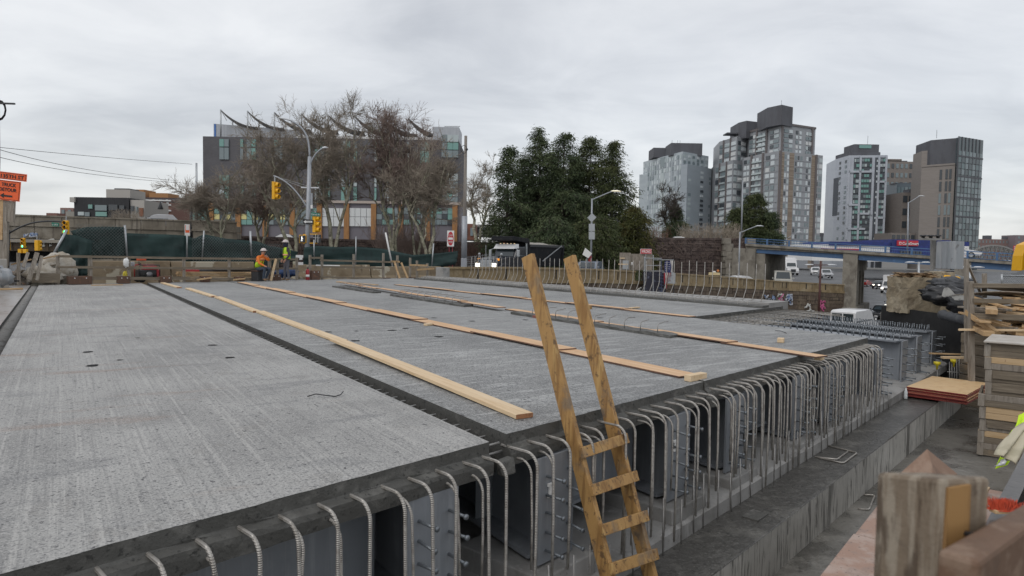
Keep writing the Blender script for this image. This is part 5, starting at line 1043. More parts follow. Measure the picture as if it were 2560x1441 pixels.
# ================================================================ buildings
PANE={}
def pane_mesh(w,h,m,t=.25,name='window'):
 k=(round(w,2),round(h,2),m.name,t)
 if k not in PANE:PANE[k]=MB().box(-w/2,w/2,-t,0,-h/2,h/2).mesh(name,m)
 return PANE[k]
class Bld:
 def __init__(s,name,label,Y,base,cat='building',group=None):
  s.o=thing(name,label,cat,base,0,group);s.Y=Y;s.n=0;s.rest={}
 def win(s,c,d,w,h,m,name='window',out=.06):
  n=Vector((d.y,-d.x,0))
  M=frame(c+n*out,d,-n,ZV)
  if s.n<290:link(name,pane_mesh(w,h,m),s.o,M);s.n+=1
  else:
   mb=s.rest.setdefault(m.name,(m,MB()))[1];mb.obox(c+n*(out-.12),d*w/2,n*.12,ZV*h/2)
 def done(s):
  for m,mb in s.rest.values():o=mb.build('windows',m,s.o);o['kind']='stuff'
 def prism(s,plan,z0,z1,m,name='wall'):
  mb=MB();mb.prism([Vector((p[0],p[1],z0))for p in plan],(0,0,z1-z0));return mb.build(name,m,s.o)
 def grid(s,p,q,z0,z1,nf,cols,mats,sill=.18,head=.1,skip=0.0,out=.06,seed=1,name='window'):
  """windows on the face p->q (left to right seen from outside); cols: (t0, t1) fractions"""
  rnd=random.Random(seed);p=Vector((p[0],p[1],0));q=Vector((q[0],q[1],0));d=(q-p).normalized();L_=(q-p).length;fh=(z1-z0)/nf
  for f in range(nf):
   for(t0,t1)in cols:
    if rnd.random()<skip:continue
    c=p+d*(L_*(t0+t1)/2)+ZV*(z0+fh*(f+(sill+1-head)/2));s.win(c,d,L_*(t1-t0),fh*(1-sill-head),rnd.choice(mats),name,out)
 def band(s,p,q,z,h,m,out=.25,name='floor_band',ext=.0):
  p=Vector((p[0],p[1],0));q=Vector((q[0],q[1],0));d=(q-p).normalized();n=Vector((d.y,-d.x,0));mb=MB();mb.hexa([p-d*ext+ZV*z,q+d*ext+ZV*z,q+d*ext+n*out+ZV*z,p-d*ext+n*out+ZV*z,p-d*ext+ZV*(z+h),q+d*ext+ZV*(z+h),q+d*ext+n*out+ZV*(z+h),p-d*ext+n*out+ZV*(z+h)]);mb.build(name,m,s.o)
 def pilaster(s,p,q,t,wd,z0,z1,m,out=.5,name='pilaster'):
  p=Vector((p[0],p[1],0));q=Vector((q[0],q[1],0));d=(q-p).normalized();n=Vector((d.y,-d.x,0));c=lerp(p,q,t);mb=MB();mb.hexa([c-d*wd/2+ZV*z0,c+d*wd/2+ZV*z0,c+d*wd/2+n*out+ZV*z0,c-d*wd/2+n*out+ZV*z0,c-d*wd/2+ZV*z1,c+d*wd/2+ZV*z1,c+d*wd/2+n*out+ZV*z1,c-d*wd/2+n*out+ZV*z1]);mb.build(name,m,s.o)
def cols(n,w=.6,a=0.0,b=1.0):
 s=(b-a)/n;return[(a+s*(i+.5-w/2),a+s*(i+.5+w/2))for i in range(n)]
def xp(x,Y,y=500):return atY(x,y,Y).x
M_=lambda n,c,r=.25,l=(),**k:mat(n,c,l,r,**k)
gl_pale=M_('pale_reflection_glass',(.42,.48,.49),.12);gl_sky=M_('sky_reflection_glass',(.56,.61,.63),.15);gl_mid=M_('mid_glass',(.19,.235,.25),.1);gl_dark=M_('dark_glass',(.06,.07,.08),.1);gl_green=M_('green_glass',(.17,.33,.30),.12);curtain=M_('white_blind',(.60,.62,.62),.5)  # diffuse panes; pale and sky tones carry the sky's reflection as painted colour
Y=150.0
B=Bld('grey_brick_building','wide dark grey brick building with rooftop sail canopies behind the bare trees',Y,(xp(800,Y),Y,2))
K['gbrick']=mat('dark_grey_brick',(.105,.103,.112),[((.135,.132,.14),(1.5,1.5,14),.45,.6,.6),((.075,.07,.075),.12,.45,.65,.6)],.85)
X0,X1=xp(508,Y),xp(1145,Y);z_b=zat(506,800,Y);zt=zat(346,800,Y);F0,F1=(X0,Y),(X1,Y)
B.prism([(X0,Y),(X1,Y),(X1,Y+26),(X0,Y+26)],z_b-1,zt,K['gbrick'])
def fx(x):return(xp(x,Y)-X0)/(X1-X0)
tall=[(550,574),(602,610),(618,641),(686,708),(787,811),(817,826),(853,876),(884,893),(936,942),(961,974),(1016,1022),(1050,1072)]
for(xa,xb)in tall:
 for(ya,yb)in((352,372),(373,404),(442,466),(467,502)):
  nn=max(1,round((xb-xa)/12))
  for i in range(nn):
   a,b_=lerp(xa,xb,i/nn)+.5,lerp(xa,xb,(i+1)/nn)-.5;z1,z0=zat(ya,800,Y),zat(yb,800,Y)
   B.win(Vector(((xp(a,Y)+xp(b_,Y))/2,Y,(z0+z1)/2)),Vector((1,0,0)),xp(b_,Y)-xp(a,Y),z1-z0-.12,random.choice((gl_green,gl_green,gl_pale,gl_mid,gl_mid)))
 z1,z0=zat(350,800,Y),zat(406,800,Y)
Xa,Xb=xp(480,Y),xp(1153,Y);K['cornice']=mat('pale_cornice',(.42,.36,.32),rough=.7);K['timber_pier']=mat('orange_timber_pier',(.33,.165,.06),[((.25,.12,.045),(3,3,.6),.45,.62,.7)],.7)
B.prism([(Xa,Y-.5),(Xb,Y-.5),(Xb,Y+20),(Xa,Y+20)],zat(620,800,Y),z_b-.02,M_('grey_panel',(.15,.14,.16),.6),'podium');B.band((Xa,Y-.5),(Xb,Y-.5),zat(508,800,Y),.55,K['cornice'],.5,'cornice')
for i in range(10):
 x=532+i*67.4;a=Vector((xp(x,Y),Y-.5,0));MB().box(a.x-.55,a.x+.55,Y-1.1,Y-.5,zat(620,800,Y),zat(509,800,Y)).build('timber_pier',K['timber_pier'],B.o)
 if x+67<1150:
  cov=i in(4,5)
  for r_,(ya,yb)in enumerate(((521,535),(536,549),(550,562))if not cov else((521,542),(543,566))):
   for k in range(4):
    xa,xb=x+7+k*14.2,x+7+(k+1)*14.2-1;z1,z0=zat(ya,x,Y),zat(yb,x,Y)
    B.win(Vector(((xp(xa,Y)+xp(xb,Y))/2,Y-.5,(z0+z1)/2)),Vector((1,0,0)),xp(xb,Y)-xp(xa,Y),z1-z0,curtain if cov else(M_('lit_glass',(.62,.56,.25),.3)if(r_==1 and i<3 and k%2==0)else random.choice((gl_green,gl_mid,gl_mid,gl_dark))))
for k in range(3):
 xa,xb=484+k*14.5,484+(k+1)*14.5-1
 for(ya,yb)in((518,532),(533,555)):z1,z0=zat(ya,500,Y),zat(yb,500,Y);B.win(Vector(((xp(xa,Y)+xp(xb,Y))/2,Y-.5,(z0+z1)/2)),Vector((1,0,0)),xp(xb,Y)-xp(xa,Y),z1-z0,gl_green)
for k in range(3):
 for r_ in range(9):
  ya=337+r_*19.5;xa=1103+k*14;z1,z0=zat(ya,1120,Y-.2),zat(ya+18.6,1120,Y-.2)
  if r_ not in(3,4):B.win(Vector((xp(xa+6.7,Y),Y-.05,(z0+z1)/2)),Vector((1,0,0)),xp(xa+13.4,Y)-xp(xa,Y),z1-z0-.08,random.choice((gl_green,gl_pale,gl_mid)))
K['corr']=mat('corrugated_pale_metal',(.42,.44,.47),[((.34,.36,.39),(9,9,.1),.45,.55,.8)],.45,.2)
px0,px1=xp(520,Y),xp(760,Y);mb=MB();zz=zat(341,600,Y)
mb.prism([(px0,Y+3,zz),(px1,Y+3,zz),(px1,Y+3,zat(322,760,Y)),(px0,Y+3,zat(303,520,Y))],(0,10,0));mb.build('penthouse',K['corr'],B.o)
MB().box(xp(522,Y),xp(526,Y),Y+2.9,Y+3,zz,zat(304,522,Y)).build('blue_pipe',M_('blue_panel',(.05,.16,.45)),B.o)
MB().box(xp(735,Y),xp(1105,Y),Y+2,Y+2.6,zat(352,900,Y),zat(337,900,Y)).build('roof_screen',K['white'],B.o)
MB().box(xp(1080,Y),xp(1145,Y),Y+.4,Y+9,zat(352,1120,Y),zat(317,1120,Y)).build('stair_head',K['corr'],B.o)
MB().tube([(xp(1108,Y),Y+1,zat(314,1108,Y)),(xp(1147,Y),Y+1,zat(314,1140,Y))],.1,5).build('roof_rail',K['galv'],B.o)
K['sail']=mat('dark_sail_mesh',(.23,.225,.225),[((.29,.285,.28),1,.45,.6,.5)],.7)
for i in range(8):
 x=548+i*67.2;yt=272+i*3.1;zb1=zat(345,x,Y);pt=Vector((xp(x,Y),Y+1.0,zat(yt,x,Y)))
 MB().tube([(pt.x,pt.y,zb1),pt],.16,8).build('canopy_mast',K['galv'],B.o,True);pr=Vector((xp(x+15,Y),Y+4.2,zat(yt+21,x,Y)));MB().tube([(pr.x,pr.y,zb1),pr],.12,6).build('canopy_mast',K['galv'],B.o,True)
 nx=Vector((xp(x+88,Y),Y+1.5,zat(yt+42,x+84,Y)));nr_=nx+Vector((0,3.4,-.2))
 def fn(u,v,pt=pt,pr=pr,nx=nx,nr_=nr_):
  a=lerp(pt,nx,u);b_=lerp(pr,nr_,u);s=4*u*(1-u);return lerp(a,b_,v)-ZV*(.9*s)-ZV*(.35*4*v*(1-v)*(1-s*.4))
 o=MB().grid(fn,12,5).build('sail_canopy',K['sail'],B.o,True);o.modifiers.new('t','SOLIDIFY').thickness=.06
 MB().tube([pr,pt,lerp(pt,pr,.5)-ZV*1.2],.06,5).build('stay_cable',K['galv'],B.o)
B.done()
Y=165.0
B=Bld('black_house','modern black clad low building with pale upper box behind the viaduct',Y,(xp(260,Y),Y,2))
blk=mat('black_cladding',(.022,.023,.026),[((.035,.036,.04),(6,6,.3),.45,.6,.7)],.7);cream=mat('cream_panel',(.40,.38,.35),rough=.7)
def pbox(B,x0,x1,y0,y1,dy0,dy1,m,name='wall'):
 Y=B.Y;return MB().box(xp(x0,Y),xp(x1,Y),Y+dy0,Y+dy1,min(zat(y1,x0,Y),zat(y1,x1,Y)),zat(y0,(x0+x1)/2,Y)).build(name,m,B.o)
pbox(B,185,322,494,560,0,9,blk);pbox(B,178,190,494,506,-.6,6,cream,'end_box');pbox(B,323,358,500,560,.5,12,cream,'side_wing');pbox(B,247,308,471,496,3,10,cream,'roof_box');pbox(B,150,184,528,560,2,10,mat('grey_shed',(.3,.29,.26),rough=.8),'shed');pbox(B,265,303,468,472,3.5,8,K['dark'],'roof_plant')
for(x0,x1,y0,y1,m)in((222,232,512,522,gl_green),(239,268,513,527,gl_mid),(240,268,530,541,gl_green),(273,295,512,526,gl_dark),(196,211,530,539,gl_pale),(213,225,531,541,gl_mid),(300,312,514,524,gl_dark),(325,333,515,529,gl_dark),(338,342,517,533,gl_mid),(346,356,520,541,M_('brick_panel',(.22,.10,.06),.8))):
 z1,z0=zat(y0,x0,Y),zat(y1,x0,Y);B.win(Vector(((xp(x0,Y)+xp(x1,Y))/2,Y+(0 if x0<323 else .5),(z0+z1)/2)),Vector((1,0,0)),xp(x1,Y)-xp(x0,Y),z1-z0,m)
B.done()
def simple(name,label,Y,x0,x1,yt,yb,m,nc,nf,wm,dep=14,extra=(),w=.45):
 B=Bld(name,label,Y,(xp((x0+x1)/2,Y),Y,zat(yb,x0,Y)));z0=zat(yb,(x0+x1)/2,Y);z1=zat(yt,(x0+x1)/2,Y);a,b=xp(x0,Y),xp(x1,Y)
 B.prism([(a,Y),(b,Y),(b,Y+dep),(a,Y+dep)],z0,z1,m)
 if nf:B.grid((a,Y),(b,Y),z0,z1,nf,cols(nc,w),wm,.25,.25)
 for(xa,xb,ya,yb_,mm,nm)in extra:MB().box(xp(xa,Y),xp(xb,Y),Y+1,Y+8,zat(yb_,xa,Y),zat(ya,xa,Y)).build(nm,mm,B.o)
 B.done();return B
brick=mat('red_brick_far',(.20,.105,.085),[((.25,.15,.12),(1,1,8),.45,.6,.6)],.9);dbrick=mat('brown_brick_far',(.085,.068,.068),rough=.9);tanb=mat('orange_brick_far',(.36,.19,.085),rough=.9);pink=mat('pale_brick_far',(.25,.16,.14),rough=.9)
simple('brick_block','brown brick apartment block with orange rooftop boxes left of the big building',210,310,460,494,570,dbrick,9,4,[gl_pale,gl_mid],extra=((308,356,473,496,tanb,'roof_box'),(369,416,482,496,tanb,'roof_box')),w=.3)
B=simple('brick_row_house','red brick row house with white trim behind the viaduct car',185,332,428,500,572,brick,6,4,[gl_pale,curtain],w=.3)
for y in(503,514,528,541):B.band((xp(332,185),185),(xp(428,185),185),zat(y,380,185),.35,K['white'],.3)
simple('brick_block','low reddish brick building at the edge of the big grey building',230,462,512,486,560,pink,3,4,[gl_mid])
simple('brick_block','tiny red brick roof poking above the viaduct at far left',200,115,142,533,560,brick,2,1,[gl_mid]);simple('brick_block','small pink brick corner left of the black building',240,150,182,520,560,pink,2,2,[gl_mid])
simple('brown_house','small brown house glimpsed right of the tall pole',140,1158,1188,560,600,mat('brown_siding',(.17,.075,.05),rough=.8),2,1,[gl_mid]);simple('pale_shed','pale industrial building glimpsed behind the right bare tree',150,1185,1240,562,590,K['conc'],3,1,[gl_dark])
def pl(x,Y):return(xp(x,Y),Y)
Y=420.0;base=lambda y,x,Y:zat(y,x,Y)
B=Bld('apartment_tower','pale grey glass slab tower, leftmost of the towers on the right',Y,(xp(1690,Y),Y,0),'tower')
pg=mat('pale_blue_panel',(.42,.47,.50),[((.36,.41,.44),(.25,.25,.5),.45,.6,.7)],.4);pg2=mat('flat_grey_panel',(.33,.37,.405),[((.29,.33,.36),(.05,.05,.25),.45,.6,.6)],.5);dkp=mat('dark_penthouse',(.10,.104,.118),[((.075,.075,.085),(.3,.3,.1),.45,.6,.6)],.7)  # tower tones lightened: slight distance haze is put into these colours
Lp,Cp,Rp=(xp(1606,470),470),(xp(1703,Y),Y),(xp(1768,438),438)
z0,z1=-4,zat(379,1703,Y)
B.prism([Lp,Cp,Rp,(Rp[0]+12,Rp[1]+50),(Lp[0]+12,Lp[1]+40)],z0,z1,pg)
L2,C2,R2=(xp(1597,466),466),(xp(1716,Y-4),Y-4),(xp(1777,436),436);z2=zat(413,1716,Y)
B.prism([(C2[0]-3,C2[1]+4),C2,R2,(R2[0]+10,R2[1]+30),(C2[0]+2,C2[1]+30)],z0,z2,pg2,'lower_wing');B.prism([L2,(L2[0]+12,L2[1]-8),(L2[0]+20,L2[1]+10),(L2[0]+8,L2[1]+20)],z0,zat(437,1600,466),pg,'lower_wing')
B.grid(Lp,Cp,z0+8,z1-1.5,19,cols(16,.5),[gl_sky,gl_pale,gl_pale,gl_mid,pg2,gl_sky],.12,.08,.15,seed=4);B.grid(Cp,Rp,z2+1,z1-1.5,3,cols(6,.5),[gl_sky,gl_pale,gl_mid],.12,.08,seed=5)
B.grid(C2,R2,z0+10,z2-2,17,[(.54,.66)],[gl_dark,gl_sky,gl_dark],.2,.3,seed=6);B.grid(C2,R2,z0+10,z2-2,17,[(.05,.16)],[gl_pale,gl_mid],.15,.25,.3,seed=7);B.grid(C2,R2,z0+10,z2-2,17,[(.9,.97)],[gl_mid],.15,.25,.4,seed=8)
B.pilaster(Lp,Cp,.52,5.0,z0,zat(425,1655,445),gl_pale,.3,'glass_strip');B.pilaster(Lp,Cp,.53,6,zat(420,1655,445),zat(395,1655,445),gl_mid,.35,'loggia_glass')
MB().box(xp(1674,430),xp(1752,430),430,446,z1-1,zat(358,1700,430)).build('penthouse',dkp,B.o);MB().box(xp(1629,452),xp(1675,452),450,466,zat(395,1640,452),zat(371,1650,452)).build('penthouse',dkp,B.o)
for x in(1676,1690,1696):MB().tube([(xp(x,432),432,zat(359,x,432)),(xp(x,432),432,zat(351,x,432))],.15,4).build('antenna',K['galv'],B.o)
B.done()
simple('blue_sliver_block','narrow bright blue glass block squeezed between the two left towers',520,1776,1792,443,610,M_('sky_blue_glass',(.16,.30,.48),.2,[((.25,.38,.52),(.05,.05,.3),.45,.55,.7)]),1,10,[M_('blue_pane',(.22,.36,.52),.15)],10,w=.6)
Y=380.0
B=Bld('apartment_tower','tallest stepped apartment tower with dark penthouses and brown frames',Y,(xp(1940,Y),Y,0),'tower')
gry=mat('grey_metal_panel',(.31,.325,.345),[((.26,.27,.29),(.2,.2,.3),.45,.6,.6)],.5);brn=mat('brown_frame',(.15,.135,.135),rough=.7);tanbr=mat('tan_striped_brick',(.33,.28,.225),[((.20,.155,.12),(.02,.02,2.2),.42,.52,.8)],.85)  # grey panel also lightened, with the haze of distance in its colour
W2=[gl_sky,gl_pale,gl_mid,curtain,gl_sky,gl_dark,gl_mid]
z0=-4
def block2(xl,Yl,xc,Yc,xr,Yr,yt,m,mr=None):
 Lq,Cq,Rq=(xp(xl,Yl),Yl),(xp(xc,Yc),Yc),(xp(xr,Yr),Yr);zt=zat(yt,xc,Yc);B.prism([Lq,Cq,Rq,(Rq[0]+4,Rq[1]+26),(Lq[0]+4,Lq[1]+26)],z0,zt,m);return Lq,Cq,Rq,zt
La,Ca,Ra,za_=block2(1794,425,1838,405,1862,412,341,gry);Lb,Cb,Rb,zb2=block2(1786,424,1830,402,1864,410,400,gry)
B.grid(La,Ca,zb2,za_-2,4,[(.05,.22),(.34,.62),(.7,.95)],W2,.1,.2,seed=1);B.grid(Ca,Ra,zb2,za_-2,4,[(.1,.35),(.45,.9)],W2,.1,.2,seed=2)
B.grid(Lb,Cb,z0+4,zb2-1.5,15,[(.04,.2),(.34,.62),(.72,.96)],W2,.1,.2,seed=3);B.grid(Cb,Rb,z0+4,zb2-1.5,15,[(.05,.25),(.33,.6),(.7,.95)],W2,.1,.2,seed=4)
B.pilaster(Lb,Cb,.27,1.0,z0,zb2,brn,.6);B.pilaster(Lb,Cb,.66,1.0,z0,zb2,brn,.6);B.pilaster(La,Ca,.27,1.0,zb2,za_,brn,.6);B.pilaster(La,Ca,.66,1.0,zb2,za_,brn,.6)
Lc,Cc,Rc,zc_=block2(1856,400,1943,371,2053,386,377,gry);Ld,Cd,Rd,zd_=block2(1868,406,1947,379,2032,392,310,gry)
B.grid(Ld,Cd,zc_+.5,zd_-2,5,[(.02,.12),(.14,.22),(.3,.42),(.44,.52),(.68,.78),(.8,.94)],W2,.1,.22,seed=5);B.grid(Cd,Rd,zc_+.5,zd_-2,5,[(.08,.2),(.22,.32),(.42,.48),(.52,.58),(.72,.78),(.8,.9)],W2,.1,.22,seed=6)
for t in(.26,.58):B.pilaster(Ld,Cd,t,1.2,zc_,zd_+.8,brn,.7)
for t in(.02,.9):B.pilaster(Cd,Rd,t,1.2,zc_,zd_+.8,brn,.7)
for t in(.03,.84):B.pilaster(Cc,Rc,t,1.2,z0,zc_,brn,.7)
nfl=17;cl=cols(7,.62,.0,.58);B.grid(Lc,Cc,z0+6,zc_-1,nfl,[(.02,.1),(.12,.18),(.27,.34),(.38,.46),(.66,.76),(.8,.9)],W2,.1,.22,seed=7)
B.grid(Cc,Rc,z0+6,zc_-1,nfl,[(.13,.17),(.19,.23),(.36,.40),(.42,.46),(.48,.53),(.62,.66),(.68,.72),(.86,.90),(.92,.99)],W2,.1,.22,seed=8)
for(t0,t1)in((.01,.12),(.24,.34),(.74,.83)):p=lerp(Vector((*Cc,0)),Vector((*Rc,0)),(t0+t1)/2);B.pilaster(Cc,Rc,(t0+t1)/2,(Vector(Rc)-Vector(Cc)).length*(t1-t0),z0,zc_-.5,tanbr,.12,'brick_strip')
for t in(.25,.58):B.pilaster(Lc,Cc,t,1.2,z0,zc_+.6,brn,.7)
for f in range(nfl):z=z0+6+(zc_-1-z0-6)*f/nfl;B.band(Lc,Cc,z-.2,.45,gry,.2);B.band(lerp(Vector(Cc),Vector(Rc),.35),lerp(Vector(Cc),Vector(Rc),.72),z-.2,.45,gry,.18)
for(t0,t1,Lq,Cq,za,zb3,n)in((.28,.56,Lc,Cc,z0+6,zc_-1,nfl),(.28,.56,Ld,Cd,zc_+.5,zd_-2,5),(.32,.6,Lb,Cb,z0+4,zb2-1.5,15)):
 for f in range(n):
  a,b=lerp(Vector(Lq),Vector(Cq),t0),lerp(Vector(Lq),Vector(Cq),t1);z=za+(zb3-za)*f/n;B.band(a,b,z-.1,.95,gl_pale,.9,'balcony')
pen=MB();a,c,b=Vector((xp(1911,384),384,0)),Vector((xp(1946,376),376,0)),Vector((xp(1974,382),382,0));zt=zat(262,1946,376)
pen.prism([Vector((p.x,p.y,zd_-1))for p in(a,c,b,b+Vector((0,16,0)),a+Vector((0,16,0)))],(0,0,zt-zd_+1));pen.build('penthouse',dkp,B.o)
pen=MB();a,c,b=Vector((xp(1841,410),410,0)),Vector((xp(1860,404),404,0)),Vector((xp(1893,408),408,0));zt=zat(302,1860,404);pen.prism([Vector((p.x,p.y,za_-1))for p in(a,c,b,b+Vector((0,16,0)),a+Vector((0,16,0)))],(0,0,zt-za_+1));pen.build('penthouse',dkp,B.o)
MB().box(xp(1810,412),xp(1842,412),410,418,zat(336,1825,412),zat(333,1825,412)).build('roof_canopy',dkp,B.o);MB().tube([(xp(1945,378),378,zat(262,1945,378)),(xp(1945,378),378,zat(251,1945,378))],.15,4).build('antenna',K['galv'],B.o)
B.band(Ld,Cd,zd_-.3,1.1,brn,.5,'parapet');B.band(Cd,Rd,zd_-.3,1.1,brn,.5,'parapet')
B.done()
Y=450.0
B=Bld('apartment_tower','white framed tower with green glazing in the middle of the right skyline',Y,(xp(2150,Y),Y,0),'tower')
wpn=mat('white_metal_panel',(.46,.49,.54),[((.39,.42,.47),(.1,.1,.15),.45,.6,.5)],.45);chr_=mat('charcoal_panel',(.075,.085,.10),rough=.6);G3=[gl_green,gl_green,gl_mid,gl_dark,gl_pale]
L3,C3,R3=(xp(2086,470),470),(xp(2118,452),452),(xp(2212,448),448);z3=zat(389,2118,452);z0=-4
B.prism([L3,C3,R3,(R3[0]+5,R3[1]+25),(L3[0]+5,L3[1]+25)],z0,z3,wpn)
for(t0,t1)in((.14,.30),(.33,.62),(.70,.78),(.82,.98)):
 B.pilaster(C3,R3,(t0+t1)/2,(Vector(R3)-Vector(C3)).length*(t1-t0),z0,z3-1.5,chr_,.12,'glazing_recess')
B.grid(C3,R3,z0+4,z3-2,20,[(.15,.19),(.20,.29)],G3,.3,.1,.12,out=.25,seed=1);B.grid(C3,R3,z0+4,z3-2,20,[(.35,.41),(.42,.48),(.49,.55),(.56,.61)],G3,.38,.08,.1,out=.25,seed=2);B.grid(C3,R3,z0+4,z3-2,20,[(.74,.77)],[gl_sky],.3,.3,.3,out=.25,seed=3);B.grid(C3,R3,z0+4,z3-2,20,[(.83,.90),(.91,.97)],G3,.35,.1,.1,out=.25,seed=4)
B.grid(L3,C3,z0+4,z3-2,20,[(.3,.42),(.74,.86)],[gl_dark,gl_mid],.3,.2,.25,seed=5)
for(z,t0,t1)in((zat(432,2150,450),.0,.68),(zat(515,2150,450),.0,.3),(zat(537,2150,450),.3,.6),(zat(458,2200,450),.8,1),(zat(548,2200,450),.8,1),(zat(575,2150,450),0,.5)):B.band(lerp(Vector(C3),Vector(R3),t0),lerp(Vector(C3),Vector(R3),t1),z,1.3,wpn,.9,'frame_band')
for(t,ya,yb)in((.31,389,600),(.65,432,537),(.01,389,600),(.99,389,600),(.80,389,600)):B.pilaster(C3,R3,t,1.2,zat(yb,2150,450),zat(ya,2150,450),wpn,.9,'frame_post')
MB().box(xp(2130,456),xp(2192,456),456,470,z3-1,zat(361,2150,456)).build('penthouse',dkp,B.o);MB().box(xp(2118,455),xp(2196,455),455,474,z3-1,zat(380,2150,455)).build('penthouse',dkp,B.o)
MB().box(xp(2142,456),xp(2172,456),455.6,456,zat(371,2150,456),zat(363,2150,456)).build('green_sign',gl_green,B.o);MB().tube([(xp(2163,458),458,zat(361,2163,458)),(xp(2163,458),458,zat(340,2163,458))],.15,4).build('antenna',K['galv'],B.o)
B.prism([(xp(2082,472),472),(xp(2094,465),465),(xp(2094,480),480)],zat(540,2085,470),zat(446,2085,470),chr_,'side_bay');B.done()
tb=mat('taupe_brick',(.225,.20,.182),[((.19,.165,.15),(.3,.3,3),.45,.58,.6)],.85)
simple('apartment_tower','taupe brick tower partly hidden behind the white framed tower',500,2200,2279,404,610,tb,7,9,[gl_mid,gl_dark],30,((2212,2252,397,406,tb,'roof_box'),(2214,2266,401,406,dkp,'roof_box')),.55)
simple('glass_block','slim dark glass block between the taupe brick buildings',470,2241,2287,459,610,M_('blue_grey_glass',(.10,.13,.155),.2),5,4,[gl_mid,M_('teal_glass',(.12,.17,.19),.12)],25,((2239,2289,457,460,dkp,'roof_edge'),),.8)
simple('apartment_block','shorter taupe block with large dark windows beside the brick and glass tower',440,2255,2300,482,610,tb,3,4,[gl_dark],20,((2275,2300,473,483,dkp,'roof_box'),),.7)
simple('low_block','low taupe block with dark windows just above the blue storage building',420,2232,2292,583,622,tb,5,2,[gl_dark],20,(),.7)
Y=400.0
B=Bld('apartment_tower','tall brick and dark glass tower, rightmost on the skyline',Y,(xp(2370,Y),Y,0),'tower')
bk5=mat('warm_taupe_brick',(.275,.248,.228),[((.235,.21,.19),(.25,.25,3),.45,.58,.6)],.85);gl5=M_('tower_glass',(.085,.11,.12),.12)
L5,C5,R5=(xp(2300,415),415),(xp(2389,398),398),(xp(2451,410),410);z5=zat(341,2389,398);z0=-4
B.prism([(xp(2385,402.5),402.5),C5,R5,(R5[0]+4,R5[1]+24),(xp(2385,402)+4,430)],z0,z5,gl5,'glass_wing');B.prism([L5,(xp(2384,402),402),(xp(2384,402)+2,420),(L5[0]+4,432)],z0,zat(413,2340,408),bk5);B.prism([(xp(2299,418),418),(xp(2378,405),405),(xp(2378,405)+2,425),(xp(2299,418)+3,432)],z0,zat(372,2340,408),bk5);B.prism([(xp(2320,412),412),(xp(2392,402),402),(xp(2392,402)+2,425),(xp(2320,412)+3,432)],z0,zat(346,2340,405),dkp,'penthouse')
B.grid(C5,R5,z0+3,z5-8,19,cols(7,.78),[gl5,gl_mid,M_('glass_teal',(.12,.17,.18),.1),gl_mid],.06,.06,seed=3)
for t in cols(7,.1):B.pilaster(C5,R5,t[0]-.07,.5,z0,z5,dkp,.35,'mullion')
for y in(396,446,498,545):B.band(C5,R5,zat(y,2420,404),.9,dkp,.4)
L6,R6=L5,(xp(2384,402),402);zt=zat(413,2340,408)
B.grid(L6,R6,z0+4,zt-2,8,[(.56,.63),(.73,.80),(.84,.91)],[gl_mid,gl_dark],.06,.12,seed=2);B.grid((xp(2299,418),418),(xp(2378,405),405),zt+.5,zat(374,2340,408),2,[(.45,.58),(.75,.84)],[gl_mid,gl_dark],.06,.1,seed=2)
B.band(L6,R6,zt-.5,1,bk5,.4,'cornice');MB().tube([(xp(2334,410),410,zat(346,2334,410)),(xp(2334,410),410,zat(325,2334,410))],.15,4).build('antenna',K['galv'],B.o);B.done()
Y=210.0
B=Bld('storage_building','long blue storage building with red sign beyond the overpass',Y,(xp(2250,Y),Y,0))
blu=mat('royal_blue_wall',(.022,.036,.15),[((.03,.05,.26),1,.45,.6,.5)],.6)
pbox(B,2040,2300,613,652,1,20,K['white']);pbox(B,2080,2302,606,613,.5,20,blu,'blue_band');pbox(B,2235,2382,600,654,0,24,blu);pbox(B,2381,2427,605,656,-.3,24,blu,'end_wall');pbox(B,2382,2426,616,656,-.5,-.3,K['white'],'white_panel');pbox(B,2060,2160,622,630,.7,1,mat('red_stripe',(.4,.04,.05),rough=.6),'red_stripe')
sgn=mat('red_sign',(.52,.035,.055),rough=.5);o=pbox(B,2246,2298,602,615,-.6,-.1,sgn,'sign_board')
c=atY(2276,612.6,Y-.75);text('sign_lettering','CubeSmart',K['white'],o,c,(1,0,0),ZV,.82,xp(2297,Y)-xp(2256,Y),.02,bold=.02)
q=atY(2251,608.5,Y-.7);MB().box(q.x-.35,q.x+.35,q.y,q.y+.04,q.z-.4,q.z+.4).build('sign_emblem',K['white'],o);MB().box(q.x-.2,q.x+.2,q.y-.03,q.y-.001,q.z-.22,q.z+.22).build('sign_emblem',sgn,o)
hm=MB();red=mat('red_outline',(.5,.03,.05),rough=.5);Yh=Y-.75
for(a,b_)in(((2391,630),(2404,620)),((2404,620),(2417,630)),((2391,630),(2417,630)),((2394,630),(2394,640)),((2414,630),(2414,640))):hm.bar(atY(*a,Yh),atY(*b_,Yh),.08,.25)
hm.build('house_emblem',red,B.o)
for i in range(7):B.win(atY(2252+i*8,634,Y)*1.0,Vector((1,0,0)),.7,1.6,gl_dark,out=.1)
B.done()
simple('dark_low_block','dark low roofline between the tallest tower and the white framed one',600,2048,2088,583,620,dkp,4,1,[gl_mid],20)
mb_=mat('muted_brick',(.20,.135,.125),rough=.9)
simple('brick_estate','long muted red brick housing block on the right horizon',700,2450,2570,599,650,mb_,14,4,[gl_mid],20,((2474,2486,589,600,dkp,'roof_tank'),(2524,2536,592,600,dkp,'roof_tank')),.3);simple('brick_estate','shorter muted brick block left on the right horizon',720,2436,2470,604,650,mb_,5,4,[gl_mid],20,(),.3);simple('brick_estate','taller purple grey block at the right picture edge horizon',690,2544,2640,589,650,mat('mauve_brick',(.20,.165,.175),rough=.9),6,5,[gl_mid],20,(),.3)
